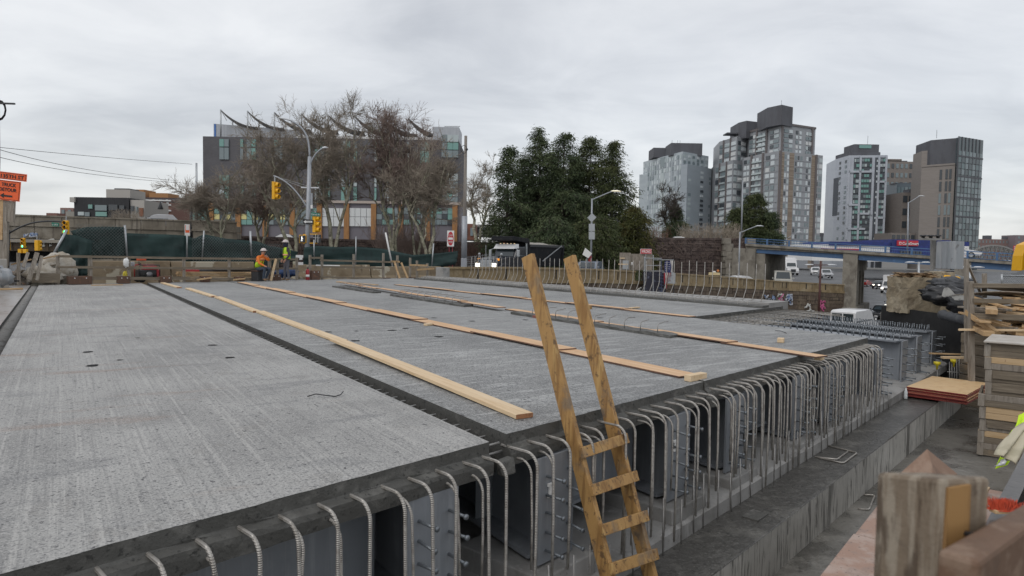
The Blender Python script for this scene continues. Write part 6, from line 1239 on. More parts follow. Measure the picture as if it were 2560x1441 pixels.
ab_=thing('iron_arch','grey lattice iron arch behind the overpass at right','arch',atY(2495,650,400));gm=mat('far_grey_iron',(.26,.26,.25),rough=.7);
for r_ in(0,1,2):MB().tube([atY(2436+i*8,614+r_*5+((i-6)/8)**2*22,400+r_*3)for i in range(17)],.55,4).build('arch_rib',gm,ab_)
for i in range(22):x=2436+i*5.6;MB().bar(atY(x,616+((x-2484)/64)**2*22,400),atY(x+(9 if i%2 else-7),652,402),.5,.5).build('lattice_bar',gm,ab_)
rbill=thing('billboard','small red billboard with white text lines at the right edge','billboard',atY(2545,660,230));MB().hexa([atY(2533,628,230),atY(2562,627,230),atY(2562,627,231),atY(2533,628,231),atY(2533,615,230),atY(2562,613,230),atY(2562,613,231),atY(2533,615,231)]).build('panel',sgn,rbill)
for y in(618,621.5,625.5):MB().bar(atY(2535,y,229.8),atY(2552,y-.5,229.8),.03,.22).build('text_line',K['white'],rbill)
MB().bar(atY(2540,660,230.5),atY(2540,626,230.5),.4,.4).build('leg',gm,rbill);MB().bar(atY(2558,660,230.5),atY(2558,626,230.5),.4,.4).build('leg',gm,rbill)
# ================================================================ trees
bark=mat('plane_tree_bark',(.25,.235,.175),[((.43,.41,.32),2.2,.50,.60,.85),((.085,.072,.055),3.1,.52,.62,.85),((.24,.26,.16),1.3,.5,.66,.6)],.85,bump=.3,bs=14)
twigm=mat('twig_brown',(.27,.23,.185),[((.34,.29,.235),.6,.45,.64,.6)],.9)
twigr=mat('twig_reddish',(.22,.165,.14),[((.27,.20,.17),.7,.45,.64,.6)],.9)
barkd=mat('dark_bark',(.065,.054,.045),[((.11,.095,.08),2,.48,.62,.6)],.9)
def seg_mesh(name,segs,m,parent,nside=3):
 """many thin straight pieces (p, q, r0, r1) as one mesh"""
 A=np.array([(*p,*q,r0,r1)for p,q,r0,r1 in segs],dtype=np.float64);P0,P1=A[:,:3],A[:,3:6];D=P1-P0;D/=np.maximum(np.linalg.norm(D,axis=1,keepdims=True),1e-9)
 ref=np.where(np.abs(D[:,2:3])>.9,np.array([[1.,0,0]]),np.array([[0,0,1.]]));U_=np.cross(D,ref);U_/=np.linalg.norm(U_,axis=1,keepdims=True);W_2=np.cross(D,U_);n=len(A);V=np.zeros((n,2*nside,3))
 for j in range(nside):
  t=2*math.pi*j/nside;o=U_*math.cos(t)+W_2*math.sin(t);V[:,j]=P0+o*A[:,6:7];V[:,nside+j]=P1+o*A[:,7:8]
 if parent is not None:V-=np.array(TM[parent.name].translation)
 F=np.array([[j,(j+1)%nside,nside+(j+1)%nside,nside+j]for j in range(nside)]);F=(F[None]+(np.arange(n)*2*nside)[:,None,None]).reshape(-1,4)
 me=bpy.data.meshes.new(name);me.vertices.add(n*2*nside);me.vertices.foreach_set('co',V.reshape(-1));me.loops.add(F.size);me.loops.foreach_set('vertex_index',F.reshape(-1));me.polygons.add(len(F));me.polygons.foreach_set('loop_start',np.arange(len(F))*4);me.materials.append(m);me.update(calc_edges=True);me.validate()
 return link(name,me,parent)
def curve(p,c,q,n):return[lerp(lerp(p,c,i/n),lerp(c,q,i/n),i/n)for i in range(n+1)]
TG='bare trees in front of the grey building'
def plane_tree(seed,bx_,by,Y,yz,stems,label,cx0,cx1,cy0,cy1,mt=twigm,mb_=None,limbs=7,rmin=.011,r=.23,group=TG,dens=.95):
 """base pixel (bx_, by); crown box in pixels; stems: (lean x, lean y, share of height, radius)"""
 rn=random.Random(seed);base=atY(bx_,by,Y);base.z=yz;k=Y/FPX
 c=atY((cx0+cx1)/2,(cy0+cy1)/2,Y);ex,ez=(cx1-cx0)/2*k,(cy1-cy0)/2*k;ey=ex*.75
 t=thing('bare_tree',label,'tree',base,0,group);big=MB();seg=[]
 def jit(a):return Vector((rn.gauss(0,a),rn.gauss(0,a),rn.gauss(0,a)))
 def put(pts,r0,r1):
  n=len(pts)-1;rs=[lerp(r0,r1,i/n)for i in range(n+1)]
  if r0>.05:big.tube(pts,rs,7 if r0>.12 else 5,False)
  else:
   for i in range(n):seg.append((pts[i],pts[i+1],rs[i],rs[i+1]))
  return rs
 def wavy(pts,a):return[pts[0]]+[p+jit(a)for p in pts[1:]]
 def twig(p,d,L):
  a=p+d*L*.5+jit(L*.07);b=p+d*L+jit(L*.1)+ZV*L*.03;seg.append((p,a,rmin*1.5,rmin*1.1));seg.append((a,b,rmin*1.1,rmin*.7))
  for _ in range(rn.choice((1,2,2,3))):
   q=lerp(p,a,rn.uniform(.4,1))if rn.random()<.5 else lerp(a,b,rn.uniform(.1,.8));e=q+(d+jit(.55)).normalized()*L*rn.uniform(.3,.6);seg.append((q,e,rmin,rmin*.6))
 def branch(p,d,L,r0,lev):
  end=p+d*L+ZV*L*rn.uniform(-.15,.15);pts=wavy(curve(p,p+d*L*.5+jit(L*.12),end,4),L*.025);rs=put(pts,r0,max(r0*.45,rmin*1.3));nk=(5 if lev==1 else 5)
  for i in range(int(nk*dens+rn.random())):
   u=rn.uniform(.2,1)*4;j=min(int(u),3);q=lerp(pts[j],pts[j+1],u-j);nd=(d+jit(.62)).normalized();nd.z=max(nd.z,-.3)
   if lev==1:branch(q,nd,L*rn.uniform(.35,.55),max(rs[j]*.5,rmin*1.6),2)
   else:twig(q,nd,rn.uniform(.5,1.1))
  twig(end,d,rn.uniform(.6,1.1))
 for(lx,ly,hs,rr)in stems:
  Hs=(c.z+ez-yz)*hs;tip=base+Vector((lx*Hs,ly*Hs,Hs));pts=wavy(curve(base-ZV*.3,base+Vector((lx*Hs*.25,ly*Hs*.25,Hs*.5)),tip,7),.1);rs=put(pts,r*rr,r*rr*.5)
  for i in range(limbs):
   u=rn.uniform(.3,1.0)**.8*7;j=min(int(u),6);p=lerp(pts[j],pts[j+1],u-j)
   th=rn.uniform(0,6.283);ph=rn.uniform(-.5,1.25);tgt=c+Vector((math.cos(th)*math.cos(ph)*ex,math.sin(th)*math.cos(ph)*ey,math.sin(ph)*ez))*rn.uniform(.55,.95)
   tgt=lerp(tgt,Vector((tip.x+(tgt.x-c.x)*.9,tgt.y,tgt.z)),.35);v=tgt-p;L=v.length
   if L<1:continue
   lp=wavy(curve(p,p+v*.45+ZV*L*rn.uniform(.02,.2),tgt,8),L*.018);lr=put(lp,rs[j]*rn.uniform(.45,.7),.028)
   for q_ in range(int(8*dens)):
    w=rn.uniform(.2,1)*8;jj=min(int(w),7);q=lerp(lp[jj],lp[jj+1],w-jj);dd=(v.normalized()*.8+jit(.6)+ZV*.15).normalized();branch(q,dd,L*rn.uniform(.18,.34),max(min(lr[jj]*.5,.05),.018),1)
 big.build('trunk',mb_ or bark,t,True);o=seg_mesh('crown',seg,mt,t);o['kind']='stuff';return t,len(seg)
cnt=[]
cnt.append(plane_tree(1,548,640,66,-.3,[(-.30,.1,.55,1),(.15,-.15,.55,.7)],'bare spreading tree at far left reaching past the building corner',436,690,392,590))
cnt.append(plane_tree(2,738,640,68,-.3,[(-.42,0,.55,1),(.02,.15,.62,.9)],'bare mottled tree with two leaning trunks left of the signal pole',560,860,310,570,limbs=8))
cnt.append(plane_tree(3,832,640,70,-.3,[(-.18,.1,.62,1.1),(.28,-.1,.6,.9)],'tallest bare tree directly behind the traffic signal pole',690,930,245,540,limbs=9))
cnt.append(plane_tree(4,985,640,72,-.3,[(-.22,0,.6,.9),(.12,.2,.66,.9),(.0,-.2,.6,.7)],'many stemmed bare tree with reddish twigs behind the leaning white post',850,1090,262,540,twigr,limbs=7))
cnt.append(plane_tree(5,1078,650,68,-.3,[(.05,.1,.6,.9),(-.4,-.1,.55,.8)],'bare tree left of the tall wooden pole',950,1178,335,590,limbs=8))
cnt.append(plane_tree(6,1192,585,104,2.0,[(-.15,.1,.55,1),(.3,-.1,.5,.8)],'smaller bare tree between the tall pole and the evergreens',1145,1262,398,575,rmin=.014,r=.30,limbs=6,dens=.8))
cnt.append(plane_tree(7,1680,600,105,3.0,[(-.3,.1,.5,1),(.12,-.1,.6,.9)],'bare dark tree in front of the pale glass tower',1612,1735,448,600,barkd,barkd,rmin=.018,r=.26,limbs=6,dens=.7,group='bare trees on the upper terrace'))
cnt.append(plane_tree(8,1040,640,76,-.3,[(.2,.1,.6,.9),(-.1,-.1,.6,.7)],'second reddish bare tree behind the many stemmed one',930,1130,300,560,twigr))
cnt.append(plane_tree(9,655,640,73,-.3,[(-.2,.1,.55,.9),(.2,-.1,.55,.8)],'bare tree behind the left pair against the building',540,800,380,580,twigr))
print('twigs',[c[1]for c in cnt])
def brush(seed,px0,px1,y0,y1,Y,n,label,m,dep=4):
 rn=random.Random(seed);mb=MB()
 for i in range(n):
  x=rn.uniform(px0,px1);b=atY(x,y1,Y+rn.uniform(-dep,dep)/2);h=(y1-y0)*Y/FPX*rn.uniform(.4,1);p=b;pts=[p];dx,dy=rn.gauss(0,.3),rn.gauss(0,.3)
  for k in range(4):p=p+Vector((dx*h/4+rn.gauss(0,.07),dy*h/4+rn.gauss(0,.07),h/4));pts.append(p)
  mb.tube(pts,[.025,.02,.016,.013,.011],3,False)
  for k in range(3):
   q=pts[rn.choice((1,2,3))];mb.tube([q,q+Vector((rn.gauss(0,.35),rn.gauss(0,.35),rn.uniform(.1,.6)))],.012,3,False)
 o=mb.build('brush',m);return tag(o,label,'brush',kind='stuff')
brush(1,1150,1400,600,660,80,700,'thicket of reddish bare brush behind the dump truck',mat('russet_brush',(.14,.085,.065),rough=.9));brush(2,1700,1850,555,604,100,420,'bare brush along the top of the stone wall',twigm);brush(3,940,1070,540,640,79,420,'dense reddish bare shrubs below the many stemmed tree',twigr,6);brush(4,280,350,520,556,120,160,'small bare bush above the viaduct parapet',twigm);brush(5,1600,1680,560,604,104,160,'brown brush behind the evergreens right end',mat('brown_brush',(.17,.10,.07),rough=.9))
def needle_mats(n,c1,c2,c3):return[mat('needle_%s'%n,c1,[(c2,.45,.42,.62,.85),(c3,1.8,.52,.66,.7)],.7,spec=.25)]
nm_dark=mat('dark_needles',(.062,.086,.044),[((.105,.13,.062),.5,.45,.62,.85),((.025,.038,.023),1.6,.52,.64,.8)],.75,spec=.2)
nm_mid=mat('olive_needles',(.066,.084,.036),[((.105,.118,.05),.6,.45,.62,.85),((.014,.022,.010),1.7,.52,.64,.8)],.75,spec=.2)
nm_yel=mat('yellowing_needles',(.075,.08,.026),[((.12,.10,.035),.5,.46,.62,.8),((.020,.030,.012),1.4,.52,.64,.8)],.75,spec=.2)
def conifer(seed,bx_,by,ytop,Y,half,label,m,n_br=230,droop=.35,prof=.82,group='evergreens in the centre',tuft=1.0,name='evergreen_tree'):
 rn=random.Random(seed);nr=np.random.RandomState(seed);base=atY(bx_,by,Y);top=atY(bx_,ytop,Y);H_=top.z-base.z;Wd=half*Y/FPX
 t=thing(name,label,'tree',base,0,group);MB().tube([base-ZV*.5,base+ZV*H_*.5+X3*rn.uniform(-.2,.2),Vector((base.x,base.y,top.z-.4))],[.24,.15,.03],7).build('trunk',barkd,t,True)
 seg=[];C_=[];D_2=[]
 lobes=[(rn.uniform(0,6.28),rn.uniform(.05,.95),rn.uniform(.6,1.3))for _ in range(16)]
 for i in range(n_br):
  f=rn.random()**1.1;z=base.z+H_*(.02+.97*f);rad=Wd*(1-f)**prof*rn.uniform(.6,1.0)+.3;th=rn.uniform(0,6.283)
  for(a,fz,k)in lobes:
   if abs(fz-f)<.1 and math.cos(th-a)>.4:rad*=k
  d=Vector((math.cos(th),math.sin(th),0));p0=Vector((base.x,base.y,z));rise=rn.uniform(0,.45);prev=p0;nseg=max(2,int(rad/.4))
  for s in range(1,nseg+1):
   u=s/nseg;p=p0+d*rad*u+ZV*(rise*rad*u-droop*rad*u*u)+Vector((rn.gauss(0,.07),rn.gauss(0,.07),rn.gauss(0,.05)))
   seg.append((prev,p,.03,.022));prev=p
   if u>.3:C_+=[tuple(p)]*17;D_2+=[tuple(d)]*17
 seg_mesh('branches',seg,barkd,t)
 C_=np.array(C_);D_2=np.array(D_2);n=len(C_);C_=C_+nr.normal(0,1,(n,3))*np.array([.30,.30,.15]);l=nr.uniform(.22,.5,(n,1))*tuft
 dd=D_2*nr.uniform(.1,.9,(n,1))+np.column_stack([nr.normal(0,.55,n),nr.normal(0,.55,n),-nr.uniform(.1,1.0,n)]);dd/=np.linalg.norm(dd,axis=1,keepdims=True);sd=np.cross(dd,nr.normal(0,1,(n,3)));sd/=np.linalg.norm(sd,axis=1,keepdims=True);sd*=nr.uniform(.022,.05,(n,1))*tuft
 e=C_+dd*l;mid=C_+dd*l*.5+np.array([0,0,.04]);V=np.stack([C_,mid+sd,e,mid-sd],1)-np.array(TM[t.name].translation)
 me=bpy.data.meshes.new('crown');me.vertices.add(4*n);me.vertices.foreach_set('co',V.reshape(-1));me.loops.add(4*n);me.loops.foreach_set('vertex_index',np.arange(4*n));me.polygons.add(n);me.polygons.foreach_set('loop_start',np.arange(n)*4);me.materials.append(m);me.update(calc_edges=True)
 o=link('crown',me,t);o['kind']='stuff';return t
conifer(1,1268,672,366,76,90,'left dark evergreen beside the small bare tree',nm_dark,330)
conifer(2,1343,672,318,79,122,'tallest pointed evergreen in the central clump',nm_dark,430)
conifer(3,1405,672,332,76,120,'middle evergreen of the clump behind the dump truck',nm_dark,420)
conifer(4,1470,675,340,79,122,'evergreen behind the lamp post right of the dump truck',nm_mid,430)
conifer(5,1525,675,352,75,112,'broad olive evergreen at the right of the clump',nm_mid,400)
conifer(13,1308,672,395,82,90,'half hidden evergreen behind the two left peaks',nm_dark,360)
conifer(14,1375,672,380,83,95,'half hidden evergreen between the two tallest peaks',nm_dark,380)
conifer(15,1440,672,385,83,95,'half hidden evergreen left of the lamp post',nm_mid,380)
conifer(6,1588,678,520,72,62,'low yellowing evergreen at the right end of the clump',nm_yel,230,prof=.5)
conifer(7,1375,690,540,67,110,'low spreading evergreen skirt behind the truck bed',nm_dark,260,prof=.35,droop=.5)
conifer(8,1490,690,540,67,100,'low spreading evergreen skirt below the lamp post',nm_mid,260,prof=.35,droop=.5)
conifer(9,1688,602,522,104,30,'small dark evergreen in front of the bare tree by the pale tower',nm_dark,150,group='evergreens on the upper terrace',tuft=1.1)
conifer(10,1884,604,484,108,46,'green evergreen in front of the tallest tower',nm_mid,230,group='evergreens on the upper terrace',tuft=1.2,prof=.55)
conifer(11,1840,604,520,106,34,'shorter evergreen left of the one before the tallest tower',nm_mid,160,group='evergreens on the upper terrace',tuft=1.2,prof=.5)
conifer(12,1925,606,532,107,34,'low evergreen right of the one before the tallest tower',nm_dark,150,group='evergreens on the upper terrace',tuft=1.2,prof=.5)
# ================================================================ signals, lamps, signs, wires
random.seed(41)
K['pole']=mat('grey_pole_paint',(.34,.36,.39),[((.28,.30,.32),3,.45,.62,.6)],.45,.2)
def arcpts(ps,n=10):
 P_=[Vector(p)for p in ps];out=[]
 for i in range(n+1):
  u=i/n;Q_=P_[:]
  while len(Q_)>1:Q_=[lerp(Q_[k],Q_[k+1],u)for k in range(len(Q_)-1)]
  out.append(Q_[0])
 return out
def signal_head(name,label,c,face,h=1.05,lit=None,group='traffic signal heads',parent=None):
 """three-section head centred at c, lenses looking along face"""
 f=Vector(face).normalized();s=f.cross(ZV).normalized();o=thing(name,label,'traffic signal',c-ZV*h/2,0,group)
 MB().obox(c,s*.16,f*.10,ZV*h/2).build('housing',K['yellow'],o,bevel=.02)
 for k in range(3):
  p=c+ZV*(h*(1-k)/3)+f*.10;MB().tube([p,p+f*.22],.135,14,False).build('visor',K['yellow'],o,True).modifiers.new('t','SOLIDIFY').thickness=.01
  m=K['glass']
  if lit==k:m=mat('lit_green_lens',(.1,.9,.6),rough=.3,emit=((.12,1,.62),3.0))
  MB().tube([p+f*.01,p+f*.03],.12,12).build('lens',m,o)
 MB().tube([c+ZV*h/2,c+ZV*(h/2+.3)],.035,8).build('hanger',K['galv'],o);return o
def lamp_head(parent,p,d,l=.75,wd=.26,lit=False):
 d=Vector(d).normalized();s=d.cross(ZV).normalized()
 mb=MB();A=[(0,.08,.04),(.2,.55,.09),(.6,.9,.10),(1,.45,.03)];vs=[]
 for(t,w_,h_)in A:
  q=Vector(p)+d*l*t
  vs+=[q-s*wd/2*w_,q-s*wd/4*w_+ZV*h_,q+s*wd/4*w_+ZV*h_,q+s*wd/2*w_,q-ZV*.02]
 fs=[tuple(range(5))[::-1],tuple(range(15,20))]+[(i*5+j,i*5+(j+1)%5,(i+1)*5+(j+1)%5,(i+1)*5+j)for i in range(3)for j in range(5)]
 mb.add(vs,fs).build('lamp_head',K['lamp']if not lit else K['lamp_lit'],parent,True)
K['lamp']=mat('lamp_shell',(.62,.64,.66),rough=.4);K['lamp_lit']=mat('lit_lamp',(.7,.68,.6),rough=.4,emit=((1,.9,.6),.5))
Y=41.0
sp=thing('signal_pole','tall grey street light and traffic signal pole among the bare trees','signal pole',Vector((atY(770,690,Y).x,Y,-.25)))
MB().tube([atY(766,690,Y),atY(770,560,Y),atY(774,392,Y)],[.16,.14,.105],12).build('mast',K['pole'],sp,True)
MB().tube(arcpts([atY(774,398,Y),atY(775,330,Y),atY(755,318,Y),atY(728,302,Y)],12),.055,8).build('lamp_arm',K['pole'],sp,True);lamp_head(sp,atY(730,303,Y),atY(690,294,Y)-atY(730,303,Y),.85,.32)
MB().tube(arcpts([atY(776,412,Y),atY(783,385,Y),atY(806,371,Y)]),.045,8).build('lamp_arm',K['pole'],sp,True);lamp_head(sp,atY(804,372,Y),(1,0,.15),.38,.22)
MB().tube(arcpts([atY(770,523,Y),atY(745,480,Y),atY(720,452,Y),atY(684,440,Y)],12),.045,8).build('signal_arm',K['pole'],sp,True)
for(a,b)in(((686,441),(771,466)),((690,444),(771,473))):MB().tube([atY(*a,Y),atY(*b,Y)],.012,4).build('stay_wire',K['galv'],sp)
MB().bar(atY(753,469,Y),atY(797,470,Y),.06,.07).build('crossbar',K['lamp'],sp)
MB().tube([atY(749+9*math.cos(t/12*6.283),434+11*math.sin(t/12*6.283),Y)for t in range(13)],.018,5).build('cable_coil',K['rubber'],sp)
MB().bar(atY(779,520,Y),atY(779,483,Y),.12,.10,(1,0,0)).build('control_box',K['pole'],sp);MB().bar(atY(779,522,Y-.1),atY(779,513,Y-.1),.13,.02,(1,0,0)).build('small_plate',K['white'],sp)
signal_head('traffic_signal','yellow traffic signal head hanging from the curved arm',atY(687,477,Y),(1,-.35,-.05));signal_head('traffic_signal','yellow traffic signal head on the right of the pole below the street sign',atY(788,561,Y),(1,-.25,0),1.0)
def flat_sign(name,label,cat,pts,m,th=.03,parent=None):
 o=thing(name,label,cat,pts[0])if parent is None else parent
 n=(pts[1]-pts[0]).cross(pts[-1]-pts[0]).normalized();mb=MB().prism(pts,-n*th);mb.build('panel',m,o);return o,n
gsn=mat('street_sign_green',(.012,.16,.11),rough=.5);ow=mat('sign_white',(.72,.72,.70),rough=.5);blk_=mat('sign_black',(.02,.02,.02),rough=.5);rd_=mat('sign_red',(.48,.03,.045),rough=.5)
p4=[atY(777,540,Y-.2),atY(801,542,Y-.2),atY(801,534,Y-.2),atY(777,531,Y-.2)];o,n=flat_sign('street_name_sign','green street name sign on the signal pole','street sign',p4,gsn);text('lettering','Gerard Av',ow,o,lerp(p4[0],p4[1],.5)+Vector((0,-.02,.055)),p4[1]-p4[0],ZV,.115,.5,.002)
p4=[atY(757,560,Y-.2),atY(783,561,Y-.2),atY(783,550,Y-.2),atY(757,548,Y-.2)];o,n=flat_sign('one_way_sign','black one way arrow sign left of the signal pole','road sign',p4,blk_)
c=lerp(p4[0],p4[2],.5)+Vector((0,-.02,0));ar=MB().prism([c+Vector((x,0,z))for x,z in((-.27,0),(-.12,.10),(-.12,.05),(.26,.05),(.26,-.05),(-.12,-.05),(-.12,-.10))],(0,.008,0));oa=ar.build('arrow',ow,o);text('lettering','ONE WAY',blk_,oa,c+Vector((.06,-.012,-.025)),(1,0,.03),ZV,.045,.26,.001)
def ped(label,x,y,face_m,bag=False):
 c=atY(x,y,Y-.1);t=thing('pedestrian_signal',label,'pedestrian signal',c-ZV*.25)
 MB().obox(c,Vector((.21,0,0)),Vector((0,.12,0)),ZV*.24).build('housing',K['yellow']if not bag else K['dark'],t,bevel=.02)
 if not bag:
  MB().obox(c+Vector((0,-.125,0)),Vector((.18,0,0)),Vector((0,.01,0)),ZV*.21).build('face',K['dark'],t)
  mb=MB();q=c+Vector((-.04,-.14,0));mb.sphere(q+ZV*.13,.03,8,5);mb.bar(q+ZV*.1,q-ZV*.01,.05,.02);mb.bar(q,q+Vector((-.04,0,-.14)),.03,.02);mb.bar(q,q+Vector((.05,0,-.13)),.03,.02);mb.bar(q+ZV*.08,q+Vector((.07,0,0)),.02,.02);mb.build('walking_figure',mat('lit_white',(.8,.8,.8),rough=.5,emit=((1,1,.95),.8)),t)
 else:
  for(a,b)in(((-.06,-.24),(-.06,.24)),((.08,-.24),(.08,.24)),((-.21,.06),(.21,.04))):MB().bar(c+Vector((a[0],-.13,a[1])),c+Vector((b[0],-.13,b[1])),.022,.012).build('tape_strip',ow,t)
 for dz in(-.27,.27):MB().bar(c+ZV*dz,atY(770,y,Y)+ZV*dz,.05,.05).build('bracket',K['yellow'],t)
ped('yellow framed walk signal left of the signal pole',758,598,None);ped('black bagged walk signal with white tape right of the signal pole',793,597,None,True)
Yd=46.0;dn=thing('do_not_enter_sign','red and white DO NOT ENTER sign on twin red posts','road sign',Vector((atY(1127,668,Yd).x,Yd,-.25)))
c=atY(1126.5,597,Yd);W_3,H3=.235,.535
MB().obox(c,Vector((W_3,0,0)),Vector((0,.015,0)),ZV*H3).build('panel',ow,dn,bevel=.03);mb=MB();n=24;cc=c+Vector((0,-.02,0));mb.add([cc+Vector((math.cos(6.283*i/n)*.20,0,math.sin(6.283*i/n)*.47))for i in range(n)],[tuple(range(n))]);dsk=mb.build('red_disc',rd_,dn);dsk.modifiers.new('t','SOLIDIFY').thickness=.006
MB().obox(cc+Vector((0,-.01,0)),Vector((.155,0,0)),Vector((0,.004,0)),ZV*.075).build('white_bar',ow,dn)
text('lettering','DO NOT',ow,dn,cc+Vector((0,-.012,.15)),(1,0,0),ZV,.13,.30,.002);text('lettering','ENTER',ow,dn,cc+Vector((0,-.012,-.29)),(1,0,0),ZV,.13,.29,.002)
for x in(1123,1131):MB().bar(atY(x,680,Yd),atY(x,590,Yd+.05),.04,.03,(1,0,0)).build('leg',mat('red_post',(.28,.04,.05),rough=.6),dn)
def wpole(label,x,yt,yb,Y,r,zb=-.25,x2=None,m=None,name='utility_pole'):
 t=atY(x2 or x,yt,Y);b=atY(x,yb,Y);o=thing(name,label,'utility pole',b);MB().tube([b,lerp(b,t,.5),t],[r,r*.88,r*.72],10).build('shaft',m or mat('pole_wood',(.20,.18,.16),[((.28,.26,.23),(8,8,.5),.45,.62,.7)],.85),o,True);return o
up_=wpole('tall grey wooden utility pole with coiled cable right of the grey building',1160,340,672,48,.14,x2=1164.5)
q=atY(1160,655,48);MB().box(q.x-.2,q.x+.2,47.8,48.2,q.z-.5,q.z+.25).build('base_box',K['pole'],up_,bevel=.03);MB().tube([q+ZV*.2,q+ZV*3.2],.2,10).build('base_sleeve',K['pole'],up_,True)
MB().tube([atY(1160+8*math.cos(t/10*6.283),374+10*math.sin(t/10*6.283),47.7)for t in range(11)],.02,5).build('cable_coil',K['rubber'],up_);MB().sphere(atY(1167,374,47.7),.09).build('insulator',K['dark'],up_)
def lamp(label,x,yb,yt,Y,xa,ya,r=.085,zb=None,lit=False,x2=None,group='single arm street lamps'):
 b=atY(x,yb,Y);t=atY(x2 or x,yt,Y);o=thing('street_lamp',label,'street lamp',b,0,group);MB().tube([b,t],[r,r*.65],10).build('pole',K['pole'],o,True);e=atY(xa,ya,Y);k=1 if xa>x else-1;h=Vector((k*.55,0,0));MB().tube(arcpts([t-ZV*.1,lerp(t,e,.5)+ZV*.1,e-h]),r*.45,8).build('arm',K['pole'],o,True);lamp_head(o,e-h*1.2,h,.85,.3,lit);return o
l1=lamp('street lamp with sign backs in front of the central evergreens',1477,672,497,58,1547,479,.10,lit=True,x2=1480)
def plate(parent,pts,m=None,nm='sign_back'):n=(pts[1]-pts[0]).cross(pts[2]-pts[0]).normalized();MB().prism(pts,n*.02).build(nm,m or K['galv'],parent)
plate(l1,[atY(*p,57.8)for p in((1468,545),(1479,556),(1491,544),(1480,533))]);plate(l1,[atY(*p,57.8)for p in((1472,578),(1487,578),(1487,560),(1472,560))]);plate(l1,[atY(*p,57.8)for p in((1472,599),(1487,599),(1487,579.5),(1472,579.5))]);
for k in range(4):plate(l1,[atY(*p,57.6)for p in((1471,642+k*4),(1479,642+k*4),(1479,639.6+k*4),(1471,639.6+k*4))],rd_,'red_stripe')
o=thing('tilted_sign','white sign board tilted against the lamp post base','road sign',atY(1468,672,57.5));plate(o,[atY(*p,57.4)for p in((1456,637),(1471,646),(1480,634),(1463,620))],ow,'panel');MB().bar(atY(1466,672,57.5),atY(1468,640,57.5),.05,.05,(1,0,0)).build('leg',K['galv'],o)
lamp('street lamp in front of the stone wall quoin',1846,705,580,72,1905,566,.10,x2=1850);lamp('tall street lamp behind the evergreen at the tallest tower',1853,600,452,100,1846,449,.12,x2=1857);lamp('street lamp before the brick and glass tower beyond the overpass',2268,650,506,92,2308,491,.12,x2=2271);lamp('low lamp arm poking above the overpass railing at left',1966,606,596,100,2003,581,.08)
def dlamp(label,x,yb,yt,Y,x0,x1,ya,m,x2=None):
 b=atY(x,yb,Y);t=atY(x2 or x,yt,Y);o=thing('double_lamp',label,'street lamp',b,0,'double headed highway lamps');MB().tube([b,t],[.12,.09],10).build('pole',m,o,True);l,r_=atY(x0,ya,Y),atY(x1,ya,Y);MB().bar(l,r_,.09,.09).build('crossarm',m,o)
 for p,s in((l,-1),(r_,1)):lamp_head(o,p+Vector((-s*.1,0,0)),(s,0,0),.95,.35)
 return o
rusty=mat('rust_brown_mast',(.085,.035,.030),rough=.7)
dlamp('rusty brown double headed highway lamp below the overpass',2046,812,653,67,2033,2070,663,rusty,2052);dlamp('double headed lamp with short stays in front of the overpass girder',2297,760,655,62,2286,2306,657,K['galv']);dlamp('double headed lamp behind the tall doubled timber post',2425,760,664,58,2413,2436,669,K['galv'])
Yw=52.0
hd_=thing('plywood_hoarding','weathered plywood hoarding with skull stencil below the WRONG sign','hoarding',atY(1590,676,Yw))
for(x0,x1,y0,y1,dy)in((1548,1576,632,676,0),(1577,1598,635,676,.15),(1598,1630,634,676,.05)):
 a,b=atY(x0,y1,Yw+dy),atY(x1,y1,Yw+dy);z1=atY(x0,y0,Yw+dy).z;MB().box(a.x,b.x,a.y,a.y+.04,a.z,z1).build('board',K['grey_wood'],hd_)
MB().box(atY(1573,0,Yw-.1).x,atY(1588,0,Yw-.1).x,Yw-.12,Yw-.08,atY(1580,674,Yw-.1).z,atY(1580,652,Yw-.1).z).build('notice_plate',K['galv'],hd_);c=atY(1580,660,Yw-.15);mb=MB();mb.sphere(c+ZV*.05,.07,8,6,(1,.3,1));mb.bar(c+Vector((-.09,0,-.1)),c+Vector((.09,0,-.03)),.025,.02);mb.bar(c+Vector((-.09,0,-.03)),c+Vector((.09,0,-.1)),.025,.02);mb.build('skull_stencil',ow,hd_)
for(x0,x1,y)in((1546,1570,661),(1550,1562,646)):MB().bar(atY(x0,y,Yw-.1),atY(x1,y,Yw-.1),.05,.08).build('batten',K['pine'],hd_)
for(x0,y0,x1,y1)in((1588,674,1608,646),(1597,676,1610,660)):MB().bar(atY(x0,y0,Yw-.2),atY(x1,y1,Yw-.2),.05,.10).build('brace',K['grey_wood'],hd_)
wr=thing('wrong_way_sign','red sign reading WRONG above the plywood hoarding','road sign',atY(1614,640,Yw));a,b=atY(1600.5,635.5,Yw-.05),atY(1629,635.5,Yw-.05);z1=atY(1600,622.5,Yw).z
MB().box(a.x,b.x,a.y-.02,a.y,a.z,z1).build('panel',ow,wr,bevel=.02);MB().box(a.x+.025,b.x-.025,a.y-.032,a.y-.021,a.z+.025,z1-.025).build('red_field',rd_,wr);text('lettering','WRONG',ow,wr,Vector(((a.x+b.x)/2,a.y-.036,a.z+.09)),(1,0,0),ZV,.22,.70,.002,bold=.006)
MB().bar(Vector(((a.x+b.x)/2,a.y+.02,a.z-1.2)),Vector(((a.x+b.x)/2,a.y+.02,z1)),.05,.04,(1,0,0)).build('leg',K['galv'],wr)
sc=thing('scaffold_stair','steel scaffold stair tower beside the flag below the WRONG sign','scaffold',atY(1635,745,49));Ys=49.0;bl=mat('blue_grey_steel',(.06,.075,.14),rough=.5)
